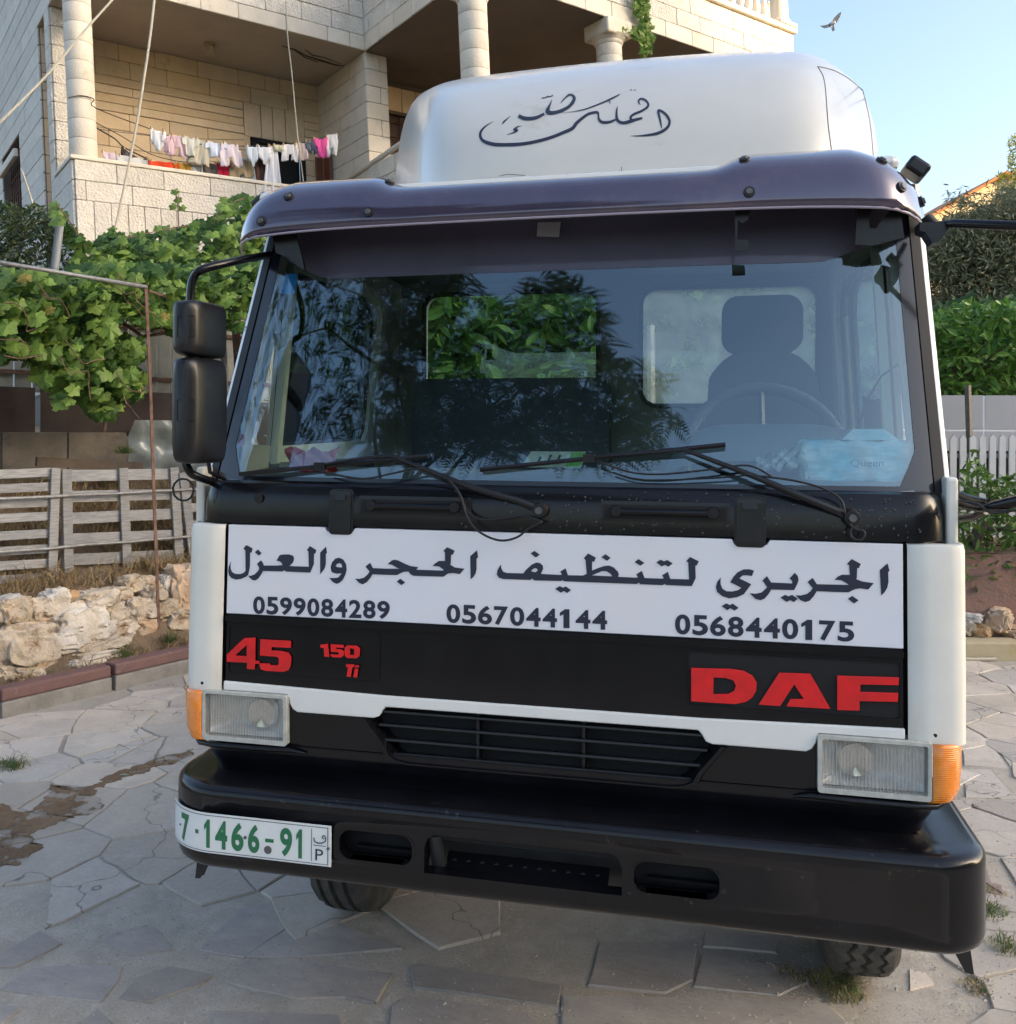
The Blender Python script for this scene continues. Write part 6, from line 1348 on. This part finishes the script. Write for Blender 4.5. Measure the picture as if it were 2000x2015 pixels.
# --- cab shell, interior
def sx(s, z, d=0): return XC + s * (1.062 - .075 * max(0, z - 1.15) / 1.5 - d)
q1 = [(.455, 2.47), (1.10, 2.475), (1.19, 2.44), (1.235, 2.36), (1.19, 1.92), (1.15, 1.87), (.40, 1.86)]
q2 = [(.385, 1.86), (.20, 1.87), (.34, 2.38), (.43, 2.45)]
for s in (-1, 1):
    sd_ = G().prism([[(.16, 1.10), (.16, 1.80), (.37, 2.66), (1.70, 2.66), (1.70, 1.10)], q1, q2], lambda y, z, d: Vector((sx(s, z, d), y, z)), 0, .03)
    side = sd_.ob('cab_side', MT['white'], truck); fixn(side)
    G().prism([[(.36, 1.80), (.42, 2.52), (1.14, 2.52), (1.27, 2.46), (1.30, 2.36), (1.25, 1.84), (1.18, 1.80)], [(y, z) for y, z in q1]], lambda y, z, d: Vector((sx(s, z, d), y, z)), .03, .055).ob('window_surround', MT['trim'], side, bevel=.006)
    G().prism([[(.36, 1.20), (.36, 1.80), (1.25, 1.80), (1.25, 1.20)]], lambda y, z, d: Vector((sx(s, z, d), y, z)), .03, .07).ob('door_card', MT['dash'], side, bevel=.006)
    g = G().tube([Vector((sx(s, z, .028), y, z)) for y, z in q1 + q1[:2]], .013, 8); g.ob('window_gasket', MT['rubber'], side)
    G().tube([Vector((sx(s, 1.86, .03), .392, 1.86)), Vector((sx(s, 2.46, .03), .442, 2.46))], .016, 8).ob('quarter_divider', MT['rubber'], side)
    G().prism([q1], lambda y, z, d: Vector((sx(s, z, d), y, z)), .012, .016).ob('side_glass', MT['sglass'], side)
bw = G().prism([[(XC - 1.0, 1.1), (XC - .975, 2.66), (XC + .975, 2.66), (XC + 1.0, 1.1)], rrect(-.865, 2.03, -.045, 2.55, .07), rrect(.15, 2.03, .90, 2.545, .07)], lambda x, z, d: Vector((x, 1.60 + d, z)), 0, .05).ob('rear_wall', MT['inner'], truck); fixn(bw)
for x0, x1 in ((-.865, -.045), (.15, .90)):
    rg = G().prism([rrect(x0 - .012, 2.018, x1 + .012, 2.562, .08), rrect(x0 + .008, 2.038, x1 - .008, 2.542, .06)[::-1]], lambda x, z, d: Vector((x, 1.60 + d, z)), -.008, .004).ob('rear_gasket', MT['rubber'], bw)
    G().prism([rrect(x0, 2.03, x1, 2.55, .07)], lambda x, z, d: Vector((x, 1.62 + d, z)), 0, .004).ob('rear_glass', MT['dglass' if x0 > 0 else 'sglass'], bw)
G().box((XC - .985, .24, 2.655), (XC + .985, 1.68, 2.70)).ob('cab_roof', MT['white'], truck, bevel=.02)
G().box((XC - .95, .26, 2.60), (XC + .95, 1.60, 2.64)).ob('headliner', MT['inner'], truck)
G().box((XC - 1.0, .03, .95), (XC + 1.0, 1.65, 1.16)).ob('cab_floor', MT['dark'], truck)
G().box((XC - .99, .035, 1.16), (XC + .99, .07, 1.73)).ob('firewall', MT['dark'], truck)
da = G().grid(lambda a, b: Vector((XC + (a * 2 - 1) * .99, [.075, .15, .42, .55, .57, .58][int(round(b * 5))], [1.755, 1.775, 1.785, 1.77, 1.70, 1.45][int(round(b * 5))] + .0)), 10, 5).ob('dashboard', MT['dash'], truck, smooth=50, solid=.01)
def hump(a, b):
    x = .30 + .66 * a; y = .22 + .36 * b; k = max(0, 1 - abs(a * 2 - 1) ** 5) * (1 - abs(b * 1.6 - .9) ** 4 if b < .95 else .3)
    return Vector((x, y, 1.775 + .165 * max(0, k)))
G().grid(hump, 20, 12).ob('instrument_binnacle', MT['dash'], da, smooth=True)
sw = G(); c_ = Vector((.62, .66, 1.83)); e1 = Vector((1, 0, 0)); e2 = Vector((0, .42, .9)).normalized()
sw.tube([c_ + e1 * .26 * math.cos(k * math.pi / 16) + e2 * .26 * math.sin(k * math.pi / 16) for k in range(33)], .022, 8, cap=False)
stw = sw.ob('steering_wheel', MT['seat'], truck, smooth=True, label='steering wheel in a quilted cover')
for k in (20, 90, 160): G().tube([c_, c_ + e1 * .25 * math.cos(R(k)) + e2 * .25 * math.sin(R(k))], .012, 6).ob('wheel_spoke', MT['plastic'], stw)
G().tube([c_ + Vector((0, .0, 0)), c_ + Vector((0, -.3, -.3))], .03, 8).ob('steering_column', MT['plastic'], stw)
ds = G().prism([rrect(.40, 1.35, .885, 2.215, .10, 6)], lambda x, z, d: Vector((x - .0, 1.02 + d + .1 * (z - 1.8), z)), 0, .13)
dso = ds.ob('driver_seat', MT['seat'], truck, bevel=.04, seg=3, label='dark high-backed driver seat'); 
for q in dso.data.vertices:
    if q.co.z > 1.9: k = min(1, (q.co.z - 1.9) / .31); q.co.x = .6425 + (q.co.x - .6425) * (1 - .38 * k * k)
G().prism([rrect(.492, 2.215, .788, 2.43, .06, 6)], lambda x, z, d: Vector((x, 1.06 + d, z)), 0, .09).ob('head_rest', MT['seat'], dso, bevel=.025, seg=3)
G().box((.38, .65, 1.30), (.90, 1.1, 1.45)).ob('seat_cushion', MT['seat'], dso, bevel=.04, seg=3)
bs = G().prism([rrect(-.80, 1.35, .045, 2.135, .05, 5)], lambda x, z, d: Vector((x, 1.22 + d, z)), 0, .12).ob('passenger_bench', MT['seat'], truck, bevel=.03, seg=3)
G().box((-.80, .75, 1.30), (.045, 1.22, 1.45)).ob('bench_cushion', MT['seat'], bs, bevel=.04, seg=3)
G().tube([atY(1775, 712, .28), atY(1735, 740, .28), atY(1705, 790, .27), atY(1688, 850, .25)], .0035, 6).ob('antenna_cable', MT['rubber'], truck)
# stickers inside the glass
def sticker(name, pts, m, lab, y=None):
    P = [atG(a, b, -.02) for a, b in pts]
    for p in P: 
        u = (p.x - XC) / whw((p.z - WB) / (WT - WB)); p.y = wy(max(-1, min(1, u)), (p.z - WB) / (WT - WB)) + .006
    return ob(name, P, [tuple(range(len(P)))], m, ws, label=lab)
stb = mat('blue_sticker', (.02, .28, .7), .4); stR = mat('red_sticker', (.6, .03, .02), .4)
sticker('sticker', [(557, 538), (583, 537), (577, 577), (548, 577)], stb, 'small blue sticker inside the glass')
sticker('sticker', [(465 + 11 * math.cos(a), 866 + 15 * math.sin(a)) for a in [k * .52 for k in range(12)]], stR, 'small red oval sticker inside the glass')

# --- mirrors
MP = [(530, 501), (467, 513), (402, 529), (382, 545), (375, 578), (373, 656), (370, 760), (365, 890), (372, 925), (389, 938), (420, 949)]
def mY(px, py): return atY(px, py, -.03 if px < 440 else .12)
ma_ = G().tube(catmull([atY(530, 501, .22), atY(467, 513, .06)] + [atY(*p, -.04) for p in MP[2:9]] + [atY(389, 938, -.02), atY(425, 950, .06)], 6), .0125, 10).ob('mirror_arm', MT['black'], truck, smooth=True, label='black tube carrying two mirrors on the left')
def mirror(x0, x1, z0, z1, nm):
    g = G()
    n = 24; rows = []
    for k, (yy, sc_) in enumerate(((.035, .98), (.03, 1.0), (-.02, 1.0), (-.07, .97), (-.105, .86), (-.125, .62), (-.132, .3))):
        cx_, cz_ = (x0 + x1) / 2, (z0 + z1) / 2; hx, hz = (x1 - x0) / 2, (z1 - z0) / 2
        sx_ = sc_; sz_ = 1 - (1 - sc_) * .45 * hx / hz
        for i in range(n):
            a = 2 * math.pi * i / n; c1, s1 = math.cos(a), math.sin(a)
            g.v.append(Vector((cx_ + hx * sx_ * math.copysign(abs(c1) ** .38, c1), yy - .04, cz_ + hz * sz_ * math.copysign(abs(s1) ** .38, s1))))
    for j in range(6):
        for i in range(n): g.f.append((j * n + i, j * n + (i + 1) % n, (j + 1) * n + (i + 1) % n, (j + 1) * n + i))
    g.f.append(tuple(range(n - 1, -1, -1))); g.f.append(tuple(range(6 * n, 7 * n)))
    o = g.ob('mirror_housing', MT['plastic'], ma_, smooth=50); fixn(o)
    cx_, cz_ = (x0 + x1) / 2, (z0 + z1) / 2; fr_ = rrect(cx_ - .01, cz_ - .03, cx_ + .04, cz_ + .03, .002, 1)
    G().tube([Vector((a, -.155 - .02 * (1 - abs((a - cx_) / .08)), b)) + Vector((0, -.0, 0)) for a, b in fr_ + fr_[:1]], .0012, 4).ob('cover_seam', MT['dark'], o)
    return o
mirror(-1.068, -.972, 2.128, 2.290, 'u'); mirror(-1.070, -.970, 1.816, 2.126, 'l')
G().tube([Vector((-1.0, -.06, 1.835)), Vector((-1.0, -.05, 1.79)), Vector((-.99, .02, 1.765))], .006, 6).ob('mirror_strut', MT['black'], ma_)
G().tube([Vector((-1.10 + .035 * math.cos(a), -.03, 1.735 + .033 * math.sin(a))) for a in [k * .42 for k in range(16)]], .0035, 5, cap=False).ob('cable_loop', MT['rubber'], ma_)
mr = G().tube([atY(1822, 441, .22), atY(1845, 442, .12), atY(1880, 440, .06), atY(2035, 446, .0)], [.008, .009, .012, .0135], 10).ob('mirror_arm', MT['black'], truck, smooth=50, label='black tube reaching out at the upper right')
flat('arm_bracket', [(1600,150),(1740,150),(1785,170),(1760,215),(1720,270),(1680,278),(1640,215),(1600,200)], (1300, 400), 3.197, .14, MT['plastic'], .06, mr)
G().tube([atY(1822, 425, .15), atY(1848, 455, .15)], .016, 12).ob('arm_joint', MT['rubber'], mr, smooth=40)
m2 = G().tube([atY(1888, 992, .10), atY(1930, 1002, .05), atY(1958, 996, .02), atY(2040, 978, -.03)], [.010, .009, .015, .017], 10).ob('mirror_arm', MT['black'], truck, smooth=50, label='black tube reaching out at the lower right')
G().tube([atY(1888, 975, .12), atY(1915, 985, .08), atY(1945, 990, .04)], .012, 8).ob('arm_joint', MT['black'], m2, smooth=50)
G().tube([atY(1888, 1020, .12), atY(1920, 1016, .08), atY(1940, 1006, .05)], .010, 8).ob('arm_joint', MT['black'], m2, smooth=50)
G().tube([atY(1890, 985, .06), atY(1925, 992, .02), atY(1950, 1010, .0), atY(2000, 1004, 0)], .0035, 6).ob('arm_cable', MT['rubber'], m2)

# --- wheels, chassis, flat bed behind
tyre = mat('tyre_rubber', (.05, .05, .045), .9, c2=(.09, .085, .075), scale=18, bump=.5, bscale=60, stain=(.14, .125, .1), sscale=12, slo=.5, shi=.8)
def wheel(x, y, s, zig=False):
    w_ = empty('wheel', (x, y, .43), parent=truck)
    prof = [(-.09, .24), (-.115, .28), (-.122, .35), (-.108, .405), (-.088, .424), (-.060, .43), (-.056, .416), (-.046, .416), (-.042, .431), (-.012, .432), (-.008, .417), (.006, .417), (.010, .432), (.042, .431), (.046, .416), (.056, .416), (.060, .43), (.088, .424), (.108, .405), (.122, .35), (.115, .28), (.09, .24)]
    n = 72; v = []; f = []; m = len(prof)
    for i in range(n):
        a = 2 * math.pi * i / n; z_ = (.010 if i % 2 else -.010) if zig else 0
        for px_, r in prof:
            rr = r - (.012 if (abs(px_) > .075 and r > .40 and i % 4 == 0) else 0)
            v.append((px_ + (z_ if abs(px_) < .07 else 0), rr * math.sin(a), rr * math.cos(a)))
    for i in range(n):
        for j in range(m - 1): f.append((i * m + j, ((i + 1) % n) * m + j, ((i + 1) % n) * m + j + 1, i * m + j + 1))
    ob('tyre', v, f, tyre, w_, smooth=30)
    G().tube([(-.08, 0, 0), (.08, 0, 0)], .245, 24).ob('rim', MT['grey'], w_, smooth=40)
    G().tube([(-.11, 0, 0), (.11, 0, 0)], .07, 12).ob('hub', MT['dark'], w_, smooth=40)
wheel(-.905, 1.02, -1); wheel(.955, 1.02, 1, True); wheel(-.90, 4.6, -1); wheel(.90, 4.6, 1)
ch = G()
for s in (-1, 1): ch.box((XC + s * .42 - .04, .05, .62), (XC + s * .42 + .04, 5.6, .84))
for y in (1.02, 4.6): ch.box((XC - .85, y - .05, .38), (XC + .85, y + .05, .50))
ch.ob('chassis', MT['dark'], truck)
fb_ = G().box((XC - 1.05, 1.9, 1.02), (XC + 1.05, 5.8, 1.10)).ob('flat_bed', MT['rust'], truck)
# ================================================================== THINGS IN THE TRUCK, TREE BEHIND THE PHOTOGRAPHER
tp = empty('tissue_pack', (.85, .20, 1.775), 'pale blue plastic wrapped pack of tissues on the dashboard behind the windshield', 'tissues')
pk_ = G().box((-.155, -.045, .0), (.155, .05, .118)).ob('pack', MT['tissue'], tp, bevel=.016, seg=3, smooth=True)
_u = pk_.modifiers.new('u', 'SUBSURF'); _u.subdivision_type = 'SIMPLE'; _u.levels = _u.render_levels = 5
_tx = bpy.data.textures.new('crumple', 'CLOUDS'); _tx.noise_scale = .045; _tx.noise_depth = 3; _dm = pk_.modifiers.new('d', 'DISPLACE'); _dm.texture = _tx; _dm.strength = .030; _dm.mid_level = .5
g = G().grid(lambda u, v: Vector((-.155 - .12 * u, -.03 + .06 * v + .015 * math.sin(v * 17 + u * 9), .02 + .08 * (1 - u * .5) * (.3 + .7 * v) + .012 * math.sin(u * 21 + v * 13))), 10, 10); g.ob('wrapper_end', mat('clear_wrap', (.5, .6, .58), .2, coat=1), tp, smooth=True)
tvv, tff = text_mesh('Queen'); ob('printed_word', [Vector((-.03 + .085 * a, -.0625, .045 + .022 * b)) for a, b in tvv], tff, mat('blue_print', (.03, .25, .4), .5), tp)
G().prism([[(-.05, .125), (.10, .125), (.06, .155), (-.02, .155)]], lambda x, z, d: Vector((x, d, z - .005)), -.04, .03).ob('tissue_flap', MT['tissue'], tp)
cd = empty('card', (-.04, .34, 1.80), 'white and green printed card lying on the dashboard', 'card')
ob('paper', [(-.10, .0, .0), (.09, .02, .0), (.10, .06, .05), (-.075, .04, .05)], [(0, 1, 2, 3)], mat('card_paper', (.5, .62, .5), .5), cd); ob('green_print', [(.04, .0145, .002), (.088, .0185, .002), (.098, .056, .048), (.055, .052, .048)], [(0, 1, 2, 3)], mat('card_green', (.2, .55, .15), .5), cd)
for k in range(3): ob('print_line', [(-.05 + .03 * k, .004, .012), (-.043 + .03 * k, .005, .012), (-.036 + .03 * k, .04, .04), (-.043 + .03 * k, .039, .04)], [(0, 1, 2, 3)], MT['navy'], cd)
pk = empty('red_packet', (-.79, .20, 1.78), 'crumpled red packet on the dashboard at the left', 'packet')
g = G().grid(lambda u, v: Vector((-.085 + .17 * u, .02 * math.sin(u * 9 + v * 5), .0 + .075 * v + .008 * math.sin(u * 14))), 12, 6); g.ob('foil', mat('red_foil', (.5, .02, .015), .3, coat=.6, bump=.3, bscale=30), pk, smooth=True)

# the big feather-leaved tree that the windshield mirrors
lfl = leafmat('feather_leaf', (.022, .04, .014), (.05, .08, .025), .12, .6)
def refl(px, py, d):
    r = ray(px, py).normalized(); bst = None
    o = Vector((0, .045, WB)); n = Vector((0, 1, -.2466)).normalized(); p = atp(px, py, o, n)
    for _ in range(4):
        v = (p.z - WB) / (WT - WB); u = max(-1, min(1, (p.x - XC) / whw(v))); y_ = wy(u, v); p = atp(px, py, Vector((0, y_, 0)), Vector((0, 1, 0)))
    e1 = W(u + .01, v) - W(u - .01, v); e2 = W(u, v + .01) - W(u, v - .01); n = e1.cross(e2).normalized()
    if n.dot(r) > 0: n = -n
    return p + (r - n * 2 * r.dot(n)) * d
def frond(g, base, dir_, L_, rn):
    dir_ = dir_.normalized(); side = dir_.cross(Vector((rn.gauss(0, .4), rn.gauss(0, .4), 1))).normalized(); nrm = side.cross(dir_); n = 11
    for k in range(n):
        t = (k + 1) / n; c = base + dir_ * L_ * t + Vector((0, 0, -.28 * L_ * t * t)); w_ = L_ * .30 * math.sin(math.pi * (.18 + .75 * t)) 
        for s in (-1, 1):
            tip = c + side * s * w_ + dir_ * w_ * .45 - Vector((0, 0, .1 * w_)); a = dir_ * w_ * .13
            g.add([c, (c + tip) / 2 + a, tip, (c + tip) / 2 - a], [(0, 1, 2, 3)])
    g.add([base, base + side * .004, base + dir_ * L_ + Vector((0, 0, -.28 * L_))], [(0, 1, 2)])
rn = random.Random(31); g = G()
regs = [([(630,470),(700,425),(960,432),(945,460),(925,480),(910,520),(930,560),(905,600),(870,650),(835,690),(800,740),(760,720),(720,640),(690,540)], 900),
        ([(790,770),(830,740),(880,640),(920,610),(950,600),(990,585),(1010,600),(1060,548),(1120,552),(1180,605),(1190,650),(1180,700),(1230,720),(1280,725),(1325,790),(1320,830),(1270,880),(1240,890),(760,890)], 1500),
        ([(470,520),(560,450),(640,470),(700,560),(740,720),(790,880),(470,890),(440,860)], 900), ([(720,430),(960,432),(900,470),(780,560),(700,520)], 160), ([(740,680),(900,800),(1100,820),(1200,800),(1240,890),(720,890)], 500)]
for reg, n in regs:
    for a, b in inreg([reg], n, rn):
        p = refl(a, b, rn.uniform(6.5, 8.5)); dd = Vector((rn.gauss(0, 1), rn.gauss(0, .6), rn.gauss(.1, .6))); frond(g, p, dd, rn.uniform(.22, .40), rn)
tb_ = refl(800, 800, 7.5); tb_ = Vector((tb_.x - .6, tb_.y - .4, 0))
tt = empty('feather_leaved_tree', tb_, 'tall tree with feather shaped leaves mirrored in the left of the windshield', 'tree')
o = ob('crown', [q - tb_ for q in g.v], g.f, lfl, tt); o['kind'] = 'stuff'
top = refl(900, 600, 7.5) - tb_
G().tube(catmull([Vector((0, 0, 0)), Vector((.1, 0, 2.0)), top * .6 + Vector((0, 0, .3)), top], 5), [.09 - .0045 * k for k in range(16)], 8).ob('trunk', barkm, tt, smooth=True)
for a, b in ((650, 560), (800, 480), (880, 450), (1000, 650), (1100, 600), (1250, 780), (850, 850), (1150, 860), (1000, 860), (520, 700), (600, 850)):
    q = refl(a, b, 7.5) - tb_; G().tube([top * rn.uniform(.55, .9), top.lerp(q, .5) - Vector((0, 0, .15)), q], [.03, .014, .005], 5).ob('limb', barkm, tt, smooth=True)
